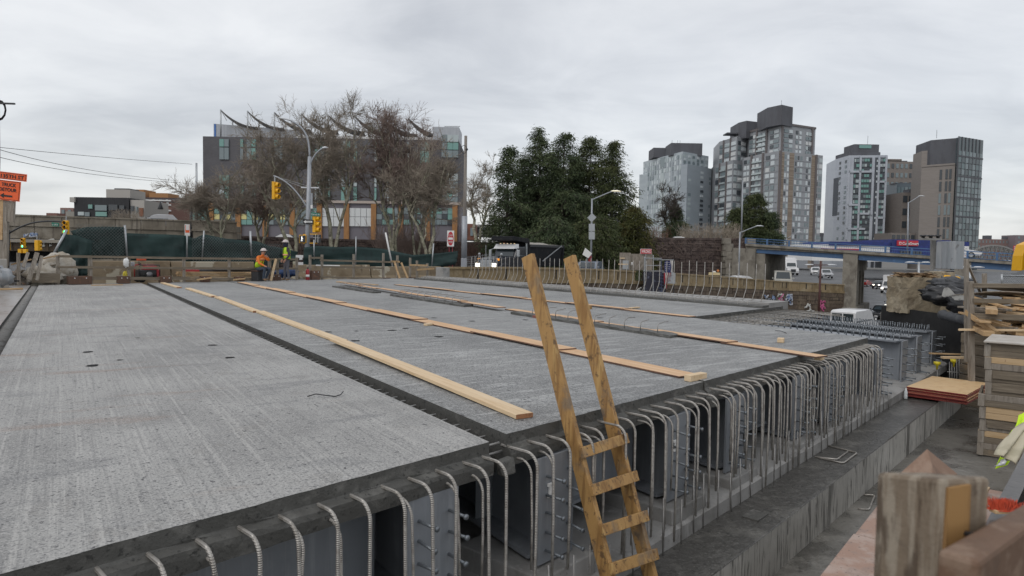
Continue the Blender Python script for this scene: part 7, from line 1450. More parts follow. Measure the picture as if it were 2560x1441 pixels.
for(x,yt,yb,m)in((1611,642,745,K['galv']),(1633,638,745,K['galv']),(1653,646,745,bl),(1684,648,745,K['dark'])):MB().tube([atY(x,yb,Ys),atY(x,yt,Ys)],.035,6).build('upright',m,sc)
for(x0,x1,y)in((1611,1654,646),(1613,1653,664),(1608,1660,678),(1633,1684,650),(1655,1684,682)):MB().tube([atY(x0,y,Ys-.05),atY(x1,y+.5,Ys-.05)],.03,6).build('ledger',K['galv'],sc)
for i in range(7):MB().bar(atY(1645+(i%2)*4,688+i*8,Ys),atY(1658,690+i*8,Ys),.25,.05).build('step',bl,sc)
MB().hexa([atY(1608,745,Ys+.6),atY(1664,745,Ys+.6),atY(1664,745,Ys+1.6),atY(1608,745,Ys+1.6),atY(1608,680,Ys+.6),atY(1664,680,Ys+.6),atY(1664,680,Ys+1.6),atY(1608,680,Ys+1.6)]).build('shaft_lining',mat('dark_tag_wall',(.035,.035,.05),[((.16,.18,.24),2,.56,.62,.7)],.8),sc)
bx2=atY(1686,683,Ys-.3);MB().box(atY(1685,0,Ys).x,atY(1705,0,Ys).x,Ys-.4,Ys,atY(1690,709,Ys).z,atY(1690,683,Ys).z).build('site_box',K['galv'],sc)
fl=thing('flag','limp American flag hanging from the scaffold stair','flag',atY(1668,720,Ys-.3));Yf=Ys-.4
fr_=mat('flag_red',(.33,.03,.045),rough=.8);fwh=mat('flag_white',(.62,.60,.58),rough=.8);fbl=mat('flag_blue',(.025,.035,.13),[((.55,.55,.6),16,.66,.70,.9)],.8)
def ffn(x0,x1,y0,y1,ph):return lambda u,v:atY(lerp(x0,x1,u),lerp(y0,y1,v),Yf)+Vector((0,.08*math.sin(u*9+v*4+ph),0))
MB().grid(ffn(1662,1677,653,682,0),8,8).build('canton',fbl,fl,True);MB().grid(ffn(1676,1682,652,681,2),4,8).build('fold',fwh,fl,True)
for k in range(7):x=1660+k*2.45;MB().grid(ffn(x,x+2.5,682,706+(6 if k<3 else-2)+(10 if k in(1,2)else 0),k*.2),2,6).build('stripe',fr_ if k%2==0 else fwh,fl,True)
for k in range(18):c=atY(1663.5+(k%4)*3.4,657+(k//4)*5.2,Yf-.12);MB().add([c+Vector((math.cos(a_)*r_,0,math.sin(a_)*r_))for a_,r_ in[(6.283*i/10,.035 if i%2==0 else .015)for i in range(10)]],[tuple(range(10))]).build('star',fwh,fl)
Yo=23.5;od=thing('detour_sign','orange TRUCK DETOUR sign tilted on a grey timber post at left','road sign',atY(20,660,Yo));org=mat('sign_orange',(.82,.125,.03),rough=.5)
tx=(atY(67,437,Yo)-atY(0,429,Yo)).normalized();ty=Vector((0,-1,0)).cross(tx)*-1;ty=ty if ty.z>0 else-ty
def osign(parent,c0,w_,h_,nm):
 MB().hexa([c0-tx*w_-ty*h_,c0-ty*h_,c0-ty*h_+Y3*.02,c0-tx*w_-ty*h_+Y3*.02,c0-tx*w_,c0,c0+Y3*.02,c0-tx*w_+Y3*.02]).build(nm,org,parent)
 for(a,b,ww)in((c0-tx*.03-ty*.03,c0-tx*(w_-.03)-ty*.03,.014),(c0-tx*.03-ty*(h_-.03),c0-tx*(w_-.03)-ty*(h_-.03),.014),(c0-tx*.03-ty*.03,c0-tx*.03-ty*(h_-.03),.014)):MB().bar(a-Y3*.004,b-Y3*.004,.006,ww).build('border',blk_,parent)
c1=atY(67,436.5,Yo);osign(od,c1,1.5,.255,'street_panel');text('lettering','135TH ST',blk_,od,c1-tx*.50-ty*.19-Y3*.01,tx,ty,.115,.80,.002,bold=.004)
c2=atY(52,455.5,Yo);osign(od,c2,1.2,.68,'detour_panel');text('lettering','TRUCK',blk_,od,c2-tx*.40-ty*.20-Y3*.01,tx,ty,.115,.50,.002,bold=.004);text('lettering','DETOUR',blk_,od,c2-tx*.42-ty*.37-Y3*.01,tx,ty,.115,.60,.002,bold=.004)
cA=c2-tx*.46-ty*.53-Y3*.012;MB().prism([cA+tx*x+ty*y for x,y in((-.22,0),(-.08,.085),(-.08,.03),(.21,.03),(.21,-.03),(-.08,-.03),(-.08,-.085))],(0,.006,0)).build('arrow',blk_,od)
for(x,wd,ya,yb)in((14,.14,500,665),(27,.22,503,555),(4,.12,500,600)):MB().bar(atY(x,yb,Yo+.1),atY(x+2,ya,Yo+.1),wd,.10,(1,0,0)).build('post',K['grey_wood']if x!=4 else K['lumber'],od)
MB().bar(atY(-2,560,Yo+.2),atY(6,700,Yo+.2),.3,.2,(1,0,0)).build('post',K['grey_wood'],od)
os_=thing('work_sign','small orange and white work notice on the screen fence post','road sign',GA(468,590,29.2));a,b=GA(462,589,29.2),GA(475,590,29.2);z1=GA(462,561,29.2).z;sD=DN*.01
MB().hexa([a,b,b-sD,a-sD]+[Vector((p.x,p.y,z1))for p in(a,b,b-sD,a-sD)]).build('panel',ow,os_);m_=lerp(a,b,.5);zz=a.z+(z1-a.z)*.25;a2,b2=lerp(a,b,.1)+DN*.004,lerp(a,b,.9)+DN*.004;MB().quad(Vector((a2.x,a2.y,zz)),Vector((b2.x,b2.y,zz)),Vector((b2.x,b2.y,z1-.04)),Vector((a2.x,a2.y,z1-.04))).build('orange_field',org,os_);MB().obox(Vector((m_.x,m_.y,lerp(a.z,z1,.7)))+DN*.012,DV*.07,DN*.004,ZV*.11).build('pictogram',ow,os_)
wt_=thing('overhead_wires','three sagging overhead wires crossing the sky at left','wires',atY(0,380,40));
for(a,c_,b,Yb)in(((-20,367),(220,392),(480,411),70),((-20,369),(180,430),(440,452),70),((-20,389),(180,440),(470,459),70)):
 P_=[atY(a[0],a[1],40),atY(c_[0],c_[1],55),atY(b[0],b[1],Yb)];MB().tube(arcpts(P_,16),.02,4).build('wire',K['rubber'],wt_)
pb2=thing('pole_bracket','dark bracket arm with coiled cable at the upper left edge','bracket',atY(0,262,26));MB().bar(atY(-20,258,26),atY(37,260,26),.07,.06).build('arm',K['dark'],pb2)
for k in range(3):MB().tube([atY(-4+(17+k)*math.cos(t/12*6.283),276+(22+k*2)*math.sin(t/12*6.283),26+k*.05)for t in range(13)],.02,5).build('cable_coil',K['rubber'],pb2)
MB().tube([atY(-20,760,26),atY(-12,400,26),atY(-15,200,26)],.16,8).build('pole',K['grey_wood'],pb2,True)
bl_=thing('crook_lamp','black lamp pole with bell lantern on a long arm left of the grey building','street lamp',atY(478,600,74));MB().tube([atY(478,610,74),atY(478,496,74)],.16,8).build('pole',K['dark'],bl_,True);MB().bar(atY(478,507,74),atY(400,505,74),.08,.1).build('arm',K['dark'],bl_);p=atY(401,505,74);MB().tube([p,p-ZV*.15,p-ZV*.3,p-ZV*.75,p-ZV*.82],[.04,.12,.14,.3,.26],10).build('lantern',K['dark'],bl_,True)
wpole('thin grey pole left of the grey building',491,408,556,110,.22,m=K['galv'])
ma=thing('mast_arm_signal','dark curved mast arm with street sign over the left street','signal pole',atY(18,690,48));MB().tube([atY(18,690,48),atY(21,575,48)],.12,8).build('pole',K['dark'],ma,True);MB().tube(arcpts([atY(21,585,48),atY(70,552,48),atY(110,550,48),atY(170,556,48)]),.06,6).build('arm',K['dark'],ma,True);p4=[atY(129,566,47.8),atY(147,567,47.8),atY(147,558,47.8),atY(129,556,47.8)];MB().prism(p4,(0,.03,0)).build('street_sign',gsn,ma);text('lettering','E 138 St',ow,ma,lerp(p4[0],p4[1],.5)+Vector((0,-.03,.07)),(1,0,0),ZV,.11,.4,.002)
signal_head('traffic_signal','green lit signal head on the left mast arm above the screen',atY(166,569,47.8),(.1,-1,0),.95,2);signal_head('traffic_signal','small green lit signal under the viaduct at left',atY(59,608,66),(.1,-1,0),.95,2);signal_head('traffic_signal','signal head seen from behind under the viaduct',atY(93,614,52),(.2,1,0),.8);signal_head('traffic_signal','signal head at the far left behind the orange sign posts',atY(20,613,52),(-1,-.2,0),.8)
for i,(x,y)in enumerate(((51,628),(64,628))):c=atY(x,y,50);bx_o=MB().box(c.x-.12,c.x+.12,49.9,50.1,c.z-.15,c.z+.15);single(bx_o,'warning_light',K['yellow'],'left small amber barricade light at far left' if i==0 else 'right small amber barricade light at far left','warning light',loc=c)
# ================================================================ vehicles
def paint(n,c,r=.28):return mat(n,c,[((c[0]*.8,c[1]*.8,c[2]*.8),2,.45,.65,.4)],r,coat=.4)
CARM={'silver':paint('silver_paint',(.42,.43,.45)),'white':paint('white_car_paint',(.66,.66,.66)),'black':paint('black_car_paint',(.018,.019,.022),.2),'blue':paint('slate_car_paint',(.16,.19,.24)),'red':paint('red_car_paint',(.28,.025,.02)),'grey':paint('grey_car_paint',(.20,.20,.21)),'tan':paint('pale_car_paint',(.45,.44,.40))}
hl_on=mat('headlight_on',(.9,.88,.8),rough=.2,emit=((1,.93,.78),4.0));hl_off=mat('headlight_off',(.6,.62,.64),rough=.1);tl_m=mat('tail_light',(.3,.01,.01),rough=.2)
def prof_body(side,W,taper=.0,nseg=1):
 """closed side profile (x forward, z) swept across the width with rounded shoulders"""
 mb=MB();n=len(side);ys=[(-W/2,.90),(-W/2+.10,.975),(-W/2+.30,1.0),(W/2-.30,1.0),(W/2-.10,.975),(W/2,.90)]
 zc=min(z for _,z in side);cx=sum(x for x,_ in side)/n
 for(y,k)in ys:
  for(x,z)in side:mb.v.append((cx+(x-cx)*(.985+.015*(k-.9)/.1),y,zc+(z-zc)*(.93+.07*(k-.9)/.1)))
 for i in range(len(ys)-1):
  for j in range(n):a=i*n+j;b=i*n+(j+1)%n;mb.f.append((a,a+n,b+n,b));mb.m.append(0)
 mb.f.append(tuple(range(n)));mb.f.append(tuple((len(ys)-1)*n+j for j in range(n))[::-1]);mb.m+=[0,0];return mb
def vehicle(name,label,cat,pos,head,kind,colr,lights=False,group=None):
 """head: direction vector the front points to"""
 h=Vector(head);o=thing(name,label,cat,pos,math.atan2(h.y,h.x),group);M=TM[o.name]
 def put(mb,nm,m,par=None,sm=False,bev=0):
  me=mb.mesh(nm,m,sm);ob=link(nm,me,par or o)
  if sm:smooth_by_angle(me,35)
  if bev:b=ob.modifiers.new('bevel','BEVEL');b.width=bev;b.segments=2;b.limit_method='ANGLE'
  return ob
 P_=CARM[colr]
 if kind=='sedan':L_,W,H_,wb,wr=4.7,1.82,1.44,2.75,.33;side=[(-2.32,.35),(2.25,.32),(2.35,.55),(2.25,.72),(1.2,.92),(-1.55,.98),(-2.2,.98),(-2.36,.80)];cab=[(1.05,.90),(.35,1.34),(-.2,1.44),(-1.0,1.40),(-1.85,.97)]
 elif kind=='suv':L_,W,H_,wb,wr=4.75,1.9,1.72,2.8,.37;side=[(-2.35,.42),(2.3,.40),(2.38,.7),(2.25,.95),(1.25,1.08),(-2.2,1.12),(-2.38,.9)];cab=[(1.15,1.06),(.45,1.58),(-.1,1.70),(-1.7,1.68),(-2.25,1.10)]
 elif kind=='van':L_,W,H_,wb,wr=5.6,2.0,2.25,3.4,.36;side=[(-2.78,.42),(2.6,.40),(2.76,.7),(2.55,1.1),(1.75,1.28),(-2.78,1.30)];cab=[(1.78,1.27),(1.05,2.1),(.7,2.24),(-2.5,2.26),(-2.76,2.1),(-2.78,1.29)]
 b=put(prof_body(side,W),'body',P_,sm=True);c=put(prof_body(cab,W-.16),'cabin',P_,sm=True)
 ws=MB();(x0,z0),(x1,z1)=cab[0],cab[1];e=.015;yw=W/2-.22
 ws.hexa([(x0-.06,-yw,z0+.06),(x0-.06,yw,z0+.06),(x0-.03,yw,z0+.09),(x0-.03,-yw,z0+.09),(x1+.02,-yw+.1,z1-.04),(x1+.02,yw-.1,z1-.04),(x1+.06,yw-.1,z1),(x1+.06,-yw+.1,z1)]);put(ws,'windscreen',K['glass'],c)
 if kind!='van' or True:
  xr,zr=cab[-1];xq,zq=cab[-2];rw=MB()
  if kind!='van':rw.hexa([(xr+.06,-yw,zr+.06),(xr+.03,-yw,zr+.1),(xr+.03,yw,zr+.1),(xr+.06,yw,zr+.06),(xq-.0,-yw+.1,zq-.05),(xq-.05,-yw+.1,zq-.02),(xq-.05,yw-.1,zq-.02),(xq,yw-.1,zq-.05)])
  else:rw.box(-2.80,-2.78,-yw,-.05,1.42,2.0);rw.box(-2.80,-2.78,.05,yw,1.42,2.0)
  put(rw,'rear_window',K['glass'],c)
 for sgn in(-1,1):
  y=sgn*(W/2-.085);zt_=H_-.14;zb_=cab[0][1]+.06;wins=[(.55,-.35),(-.42,-1.25)]if kind!='van' else[(1.2,.4),(.3,-1.0),(-1.1,-2.4)]
  for(xa,xb)in wins:g=MB();g.hexa([(xb,y-.012,zb_),(xa+.12,y-.012,zb_),(xa+.12,y+.012,zb_),(xb,y+.012,zb_),(xb,y-.012-sgn*.05,zt_),(xa-.1,y-.012-sgn*.05,zt_),(xa-.1,y+.012-sgn*.05,zt_),(xb,y+.012-sgn*.05,zt_)]);put(g,'side_window',K['glass'],c)
  for x in(wb/2,-wb/2):
   wl=put(MB().tube([(x,sgn*(W/2-.22),wr),(x,sgn*(W/2+.01),wr)],wr,18),'wheel',K['rubber'],None);put(MB().tube([(x,sgn*(W/2+.0),wr),(x,sgn*(W/2+.02),wr)],wr*.62,12),'rim',K['galv'],wl)
  put(MB().box(side[1][0]-.06,side[1][0]+.09,sgn*(W/2-.42)-.17,sgn*(W/2-.42)+.17,side[3][1]-.17 if kind!='van' else .78,side[3][1]-.03 if kind!='van' else .95),'headlight',hl_on if lights else hl_off,None,bev=.02)
  put(MB().box(side[0][0]-.03,side[0][0]+.05,sgn*(W/2-.3)-.15,sgn*(W/2-.3)+.15,.75,.95),'tail_light',tl_m)
  mx_=cab[0][0]-.25;put(MB().box(mx_-.06,mx_+.06,sgn*(W/2+.02)-.02,sgn*(W/2+.02)+sgn*.16+.02,cab[0][1]+.05,cab[0][1]+.2),'wing_mirror',K['dark']if colr in('black',)else P_,None,bev=.02)
 put(MB().box(side[1][0]-.02,side[1][0]+.10,-.5,.5,.42,.66),'grille',K['dark']);put(MB().box(side[1][0]+.02,side[1][0]+.11,-.16,.16,.36,.44),'number_plate',K['white'])
 return o
def ground_at(x,y,z):p=at(x,y,z);return p
HV=-DV
vehicle('sedan_car','black sedan facing the camera on the wet highway','car',at(2208,797,ROAD),HV+Vector((-.05,0,0)),'sedan','black',False)
vehicle('white_van','white panel van on the highway just beyond the bare girders','van',at(2135,842,ROAD),DV+Vector((.04,0,0)),'van','white')
vehicle('suv_car','dark SUV with lit headlights beside the white box truck','car',at(2198,722,ROAD),HV,'suv','black',True)
vehicle('suv_car','dark SUV cut off by the broken concrete block','car',at(2240,780,ROAD),HV,'suv','grey',True)
vehicle('sedan_car','red car tail glimpsed beside the pier wall','car',at(2163,716,ROAD),DV,'sedan','red')
vehicle('suv_car','silver SUV nearer of two seen through the overpass opening','car',at(2063,696,-2.2),Vector((-.25,-1,0)),'suv','silver');vehicle('suv_car','white SUV farther of two seen through the overpass opening','car',at(2038,688,-2.2),Vector((-.4,-1,0)),'suv','white');vehicle('white_van','pale van windscreen just above the tan parapet wall','van',Vector((31.6,79.5,-2.3)),Vector((-.35,-1,0)),'van','tan')
vehicle('suv_car','slate blue SUV behind the parapet right of the dump truck','car',Vector((atY(1472,690,61).x,61,-.85)),Vector((-.35,-1,0)),'suv','blue');vehicle('sedan_car','pale car partly hidden beside the slate SUV','car',Vector((atY(1446,690,65).x,65,-.95)),Vector((-.1,-1,0)),'suv','silver')
vehicle('sedan_car','white car roof above the tan parapet near the lamp','car',Vector((atY(1841,700,72).x,72,-1.95)),Vector((-1,-.25,0)),'sedan','white')
zv_=onV(390,545).z;vehicle('suv_car','silver SUV driving on the viaduct at left','car',Vector((atY(393,560,82).x,82,zat(536,393,82)-1.72)),Vector((-vd.x,-vd.y,0)),'suv','silver')
vehicle('sedan_car','white car on the upper road before the bare terrace tree','car',Vector((atY(1702,600,96).x,96,2.75)),Vector((1,0,0)),'sedan','white');vehicle('sedan_car','white car roof behind the stone wall below the grey building','car',Vector((atY(722,575,100).x,100,2.25)),Vector((1,0,0)),'sedan','white');vehicle('sedan_car','silver car roof behind the stone wall left of the tall pole','car',Vector((atY(1000,575,100).x,100,2.0)),Vector((1,0,0)),'sedan','silver')
vehicle('suv_car','dark SUV on the overpass at the right picture edge','car',PC+OU*29-ON*3+ZV*z_curb(29),OU,'suv','grey');vehicle('sedan_car','white car on the overpass left of the metal cabinet','car',PC+OU*9-ON*4+ZV*z_curb(9),OU,'sedan','white')
def boxtruck(label,pos,head,lights,semi=False):
 h=Vector(head);o=thing('box_truck' if not semi else 'semi_truck',label,'truck',pos,math.atan2(h.y,h.x))
 def put(mb,nm,m,sm=False,bev=.03):ob=link(nm,mb.mesh(nm,m,sm),o);b=ob.modifiers.new('bevel','BEVEL');b.width=bev;b.segments=2;b.limit_method='ANGLE';return ob
 Wt=CARM['white']
 put(MB().box(-5.2,.6,-1.2,1.2,.95,3.35 if not semi else 3.9),'cargo_box',Wt)
 if semi:
  put(prof_body([(.9,.5),(3.6,.5),(3.7,1.0),(3.5,1.55),(2.2,1.75),(1.9,2.6),(1.5,3.6),(.9,3.7)],2.3),'cab',Wt);put(MB().hexa([(2.14,-.95,1.85),(2.2,-.95,1.85),(2.2,.95,1.85),(2.14,.95,1.85),(1.92,-.85,2.6),(1.97,-.85,2.6),(1.97,.85,2.6),(1.92,.85,2.6)]),'windscreen',K['glass'],bev=.01);put(MB().box(3.62,3.74,-.5,.5,.7,1.3),'grille',K['dark'])
 else:
  put(prof_body([(.65,.5),(2.5,.5),(2.6,.9),(2.45,1.2),(1.7,1.4),(1.25,2.3),(.65,2.4)],2.1),'cab',Wt);put(MB().hexa([(1.72,-.85,1.45),(1.78,-.85,1.45),(1.78,.85,1.45),(1.72,.85,1.45),(1.32,-.78,2.2),(1.38,-.78,2.2),(1.38,.78,2.2),(1.32,.78,2.2)]),'windscreen',K['glass'],bev=.01);put(MB().box(2.52,2.64,-.55,.55,.65,1.0),'grille',K['dark'])
 fx_=2.56 if not semi else 3.64
 for s in(-1,1):
  put(MB().box(fx_-.04,fx_+.08,s*.8-.17,s*.8+.17,.82,1.05),'headlight',hl_on if lights else hl_off,bev=.02);put(MB().box(1.5,1.7,s*1.3-.08,s*1.3+.08,1.6,2.1),'wing_mirror',K['dark'])
  for x in((1.75,-3.6)if not semi else(2.9,-.2,-3.9)):link('wheel',MB().tube([(x,s*.85,.48),(x,s*1.15,.48)],.48,16).mesh('wheel',K['rubber']),o)
 put(MB().box(-5.2,2.3,-.5,.5,.5,.95),'chassis',K['dark'])
boxtruck('white box truck with lit headlights coming down the highway',at(2226,733,ROAD),HV,True);boxtruck('white semi truck seen through the overpass opening',at(2000,690,-2.2)+Vector((0,6,0)),Vector((-.12,-1,0)),False,True)
Yt=55.2;dp=Vector((atY(1252,690,Yt).x,Yt,-.8));hdv=Vector((-.58,-.81,0)).normalized();dt=thing('dump_truck','black dump truck with white visor and lit headlights behind the parapet','dump truck',dp,math.atan2(hdv.y,hdv.x))
def put(mb,nm,m,bev=.03,par=None,sm=False):
 ob=link(nm,mb.mesh(nm,m,sm),par or dt)
 if bev:b=ob.modifiers.new('bevel','BEVEL');b.width=bev;b.segments=2;b.limit_method='ANGLE'
 return ob
bkp=paint('black_truck_paint',(.014,.017,.024),.25)
put(prof_body([(-.55,.75),(1.9,.75),(2.0,1.3),(1.85,1.75),(.35,1.98),(-.55,2.0)],2.0),'hood',bkp);cb=put(prof_body([(-2.0,.8),(-.4,.8),(-.42,1.95),(-.75,2.75),(-1.1,2.85),(-2.0,2.85)],2.2),'cab',bkp)
put(MB().hexa([(-.44,-.88,1.98),(-.38,-.88,1.98),(-.38,.88,1.98),(-.44,.88,1.98),(-.72,-.82,2.62),(-.66,-.82,2.62),(-.66,.82,2.62),(-.72,.82,2.62)]),'windscreen',K['glass'],.01,cb)
put(MB().hexa([(-.9,-1.12,2.62),(-.30,-1.05,2.58),(-.30,1.05,2.58),(-.9,1.12,2.62),(-1.0,-1.05,2.98),(-.62,-1.0,2.98),(-.62,1.0,2.98),(-1.0,1.05,2.98)]),'sun_visor',CARM['white'],.03,cb)
for s in(-1,1):
 put(MB().hexa([(-1.75,s*1.08,2.0),(-.75,s*1.08,2.0),(-.75,s*1.11,2.0),(-1.75,s*1.11,2.0),(-1.75,s*1.0,2.6),(-1.0,s*1.0,2.6),(-1.0,s*1.03,2.6),(-1.75,s*1.03,2.6)]),'side_window',K['glass'],.01,cb)
 put(MB().box(1.93,2.08,s*.82-.16,s*.82+.16,1.12,1.42),'headlight',hl_on,.03);put(MB().box(1.6,1.75,s*.95-.1,s*.95+.1,1.62,1.80),'indicator',mat('amber_light',(.7,.25,.03),rough=.3,emit=((1,.4,.05),.6)),.02)
 put(MB().tube([(-.5,s*1.1,2.6),(-.4,s*1.4,2.5),(-.4,s*1.4,1.9)],.025,6),'mirror_arm',K['galv'],0);put(MB().box(-.48,-.34,s*1.4-.12,s*1.4+.12,1.95,2.5),'wing_mirror',K['galv'],.03);put(MB().tube([(-2.15,s*1.0,.9),(-2.15,s*1.0,3.1)],.09,10),'exhaust_stack',K['galv'],0)
 put(MB().tube([(1.5,s*.95,1.78),(1.45,s*1.1,2.05)],.02,5),'mirror_stalk',K['galv'],0);put(MB().sphere((1.45,s*1.1,2.12),.11,10,6),'hood_mirror',K['galv'],0)
 put(prof_body([(.6,.7),(1.75,.7),(1.75,1.2),(1.35,1.45),(.8,1.42),(.55,1.1)],.5),'fender',bkp).location.y=s*1.0
 for x in(1.15,-4.6,-5.9):w_=link('wheel',MB().tube([(x,s*.82,.53),(x,s*1.16,.53)],.53,18).mesh('wheel',K['rubber']),dt);link('rim',MB().tube([(x,s*1.15,.53),(x,s*1.18,.53)],.3,12).mesh('rim',K['galv']),w_)
for k in range(5):put(MB().tube([(-.85,-.7+k*.35,2.98),(-.85,-.7+k*.35,3.04)],.06,8),'roof_light',mat('roof_amber',(.8,.55,.3),rough=.3,emit=((1,.75,.45),.6)),0,cb)
put(MB().box(1.94,2.03,-.55,.55,.95,1.68),'grille',K['galv'],.02);put(MB().box(2.0,2.16,-1.1,1.1,.62,.88),'bumper',K['galv'],.03);put(MB().box(2.1,2.2,-.55,.55,.6,1.0),'plate_board',mat('grey_plate',(.25,.25,.26),rough=.5),.02);put(MB().box(-7.2,.0,-.45,.45,.65,1.0),'chassis',K['dark'],0)
mblk=mat('matte_black_bed',(.014,.015,.018),[((.035,.034,.033),3,.5,.66,.6)],.7,spec=.25)
bed=put(MB().hexa([(-7.4,-1.05,1.15),(-2.35,-1.05,1.15),(-2.35,1.05,1.15),(-7.4,1.05,1.15),(-7.6,-1.22,2.9),(-2.35,-1.22,2.9),(-2.35,1.22,2.9),(-7.6,1.22,2.9)]),'dump_bed',mblk,.03)
for s in(-1,1):
 put(MB().bar((-7.6,s*1.25,2.88),(-2.3,s*1.25,2.88),.10,.22),'bed_rail',K['dark'],.02,bed);put(MB().bar((-4.2,s*1.28,1.6),(-7.2,s*1.28,2.95),.07,.07),'tarp_arm',K['galv'],0,bed);put(MB().bar((-7.5,s*1.18,1.2),(-7.6,s*1.26,2.95),.14,.16),'bed_post',mblk,.02,bed)
put(MB().box(-2.36,-2.2,-1.2,1.2,1.1,3.25),'bed_headboard',mblk,.03,bed);put(MB().hexa([(-2.4,-1.15,3.05),(-.1,-1.1,3.28),(-.1,1.1,3.28),(-2.4,1.15,3.05),(-2.4,-1.15,3.45),(-.1,-1.1,3.6),(-.1,1.1,3.6),(-2.4,1.15,3.45)]),'cab_shield',mblk,.03,bed)
put(MB().box(-2.2,-1.9,-1.22,-1.0,3.05,3.3),'orange_beacon',mat('orange_beacon',(.6,.13,.05),rough=.4),.02,bed);put(MB().grid(lambda u,v:Vector((lerp(-7.3,-2.4,u),lerp(-1.1,1.1,v),2.95+.22*math.sin(u*3.1)*math.sin(v*3.14)+.05*math.sin(u*21))),14,6),'load',mat('pale_rubble',(.33,.31,.28),[((.2,.19,.17),6,.45,.6,.8)],.9),0,bed)
put(MB().tube([(2.05,.05,1.0),(2.1,.05,2.85)],.02,5),'flag_whip',K['galv'],0);put(MB().box(1.0,1.08,-1.15,-.95,1.55,1.8),'orange_flag',mat('orange_flag',(.75,.17,.03),rough=.7),0)
mp=thing('mesh_panel','welded wire mesh panel standing left of the dump truck','mesh panel',atY(1185,672,50));
mb=MB();
for i in range(14):mb.tube([atY(1165+i*5.2,668,50),atY(1165+i*5.2,642-i*.7,50)],.012,3,False)
for k in range(5):mb.tube([atY(1163,644+k*5.5,50),atY(1236,636+k*6.4,50)],.012,3,False)
mb.build('wire_grid',K['galv'],mp);MB().bar(atY(1196,668,50.1),atY(1193,652,50.1),.06,.05,(1,0,0)).build('stake',K['lumber'],mp)
bc_=thing('barricade','white and orange barricade with round amber lamp on the parapet','barricade',onwall(1786,690));bcp=Vector((atY(1786,688,66).x,66,0));MB().hexa([atY(1771,688,66),atY(1800,689,66),atY(1800,689,66.6),atY(1771,688,66.6),atY(1772,681,66),atY(1800,682,66),atY(1800,682,66.6),atY(1772,681,66.6)]).build('board',mat('cream_barricade',(.62,.5,.28),rough=.6),bc_);c=atY(1795,677,66.2);MB().tube([c-Vector((0,.06,0)),c+Vector((0,.06,0))],.11,12).build('amber_lamp',mat('amber_lamp',(.62,.22,.06),rough=.4),bc_);MB().hexa([atY(1780,681,66.1),atY(1790,681.5,66.1),atY(1790,681.5,66.5),atY(1780,681,66.5),atY(1781,678,66.1),atY(1789,678,66.1),atY(1789,678,66.5),atY(1781,678,66.5)]).build('box',ow,bc_)
# ================================================================ people
skin_m=mat('skin',(.42,.22,.15),rough=.6);denim=mat('dark_denim',(.035,.050,.075),[((.055,.072,.10),14,.48,.62,.6)],.85);greyp=mat('grey_work_trousers',(.085,.085,.10),[((.12,.12,.135),10,.48,.62,.6)],.85);hood=mat('orange_hoodie',(.72,.19,.03),[((.55,.13,.02),9,.48,.64,.7)],.85);shirt=mat('charcoal_sweatshirt',(.045,.042,.052),rough=.9);boots=mat('tan_boots',(.17,.11,.065),rough=.8);lime=mat('lime_vest',(.42,.62,.02),[((.34,.50,.015),9,.5,.66,.6)],.7);helm=mat('stickered_helmet',(.56,.50,.48),[((.30,.14,.12),22,.60,.66,.7),((.08,.08,.09),17,.64,.69,.7)],.4);navy=mat('navy_hood',(.018,.020,.040),rough=.9);glove=mat('dark_glove',(.03,.028,.027),rough=.9)
def skinned(name,J,Ed,root,fmat,mats,parent):
 ks=list(J);me=bpy.data.meshes.new(name);me.from_pydata([J[k][0]for k in ks],[(ks.index(a),ks.index(b))for a,b in Ed],[]);ob=bpy.data.objects.new(name,me);col.objects.link(ob)
 ob.modifiers.new('skin','SKIN');sv=me.skin_vertices[0].data
 for i,k in enumerate(ks):r=J[k][1];sv[i].radius=r if isinstance(r,tuple)else(r,r);sv[i].use_root=(k==root)
 ss=ob.modifiers.new('sub','SUBSURF');ss.levels=2;ss.render_levels=2
 bpy.context.view_layer.update();dg=bpy.context.evaluated_depsgraph_get();m2=bpy.data.meshes.new_from_object(ob.evaluated_get(dg));bpy.data.objects.remove(ob);m2.materials.clear()
 for m in mats:m2.materials.append(m)
 for p in m2.polygons:p.material_index=fmat(p.center);p.use_smooth=True
 m2.name=name;return link(name,m2,parent)
def hand(J,Ed,wr,d,side,pre,curl=(0,0,-1)):
 d=Vector(d).normalized();cu=Vector(curl).normalized();s=Vector(side).normalized();wr=Vector(wr);pm=wr+d*.07;J[pre+'palm']=(tuple(pm),(.036,.022));Ed.append((pre+'wrist',pre+'palm'))
 for i,l in enumerate((.062,.072,.068,.052)):
  b=pm+s*(.024-i*.016)+d*.02;m=b+d*l*.6+cu*.008;e=m+d*l*.3+cu*.03;J[pre+'f%da'%i]=(tuple(b),.010);J[pre+'f%db'%i]=(tuple(m),.0095);J[pre+'f%dc'%i]=(tuple(e),.008);Ed+=[(pre+'palm',pre+'f%da'%i),(pre+'f%da'%i,pre+'f%db'%i),(pre+'f%db'%i,pre+'f%dc'%i)]
 t0=pm+s*.036-d*.03;t1=t0+s*.022+d*.03;t2=t1+d*.03+cu*.012;J[pre+'t0']=(tuple(t0),.012);J[pre+'t1']=(tuple(t1),.011);J[pre+'t2']=(tuple(t2),.009);Ed+=[(pre+'palm',pre+'t0'),(pre+'t0',pre+'t1'),(pre+'t1',pre+'t2')]
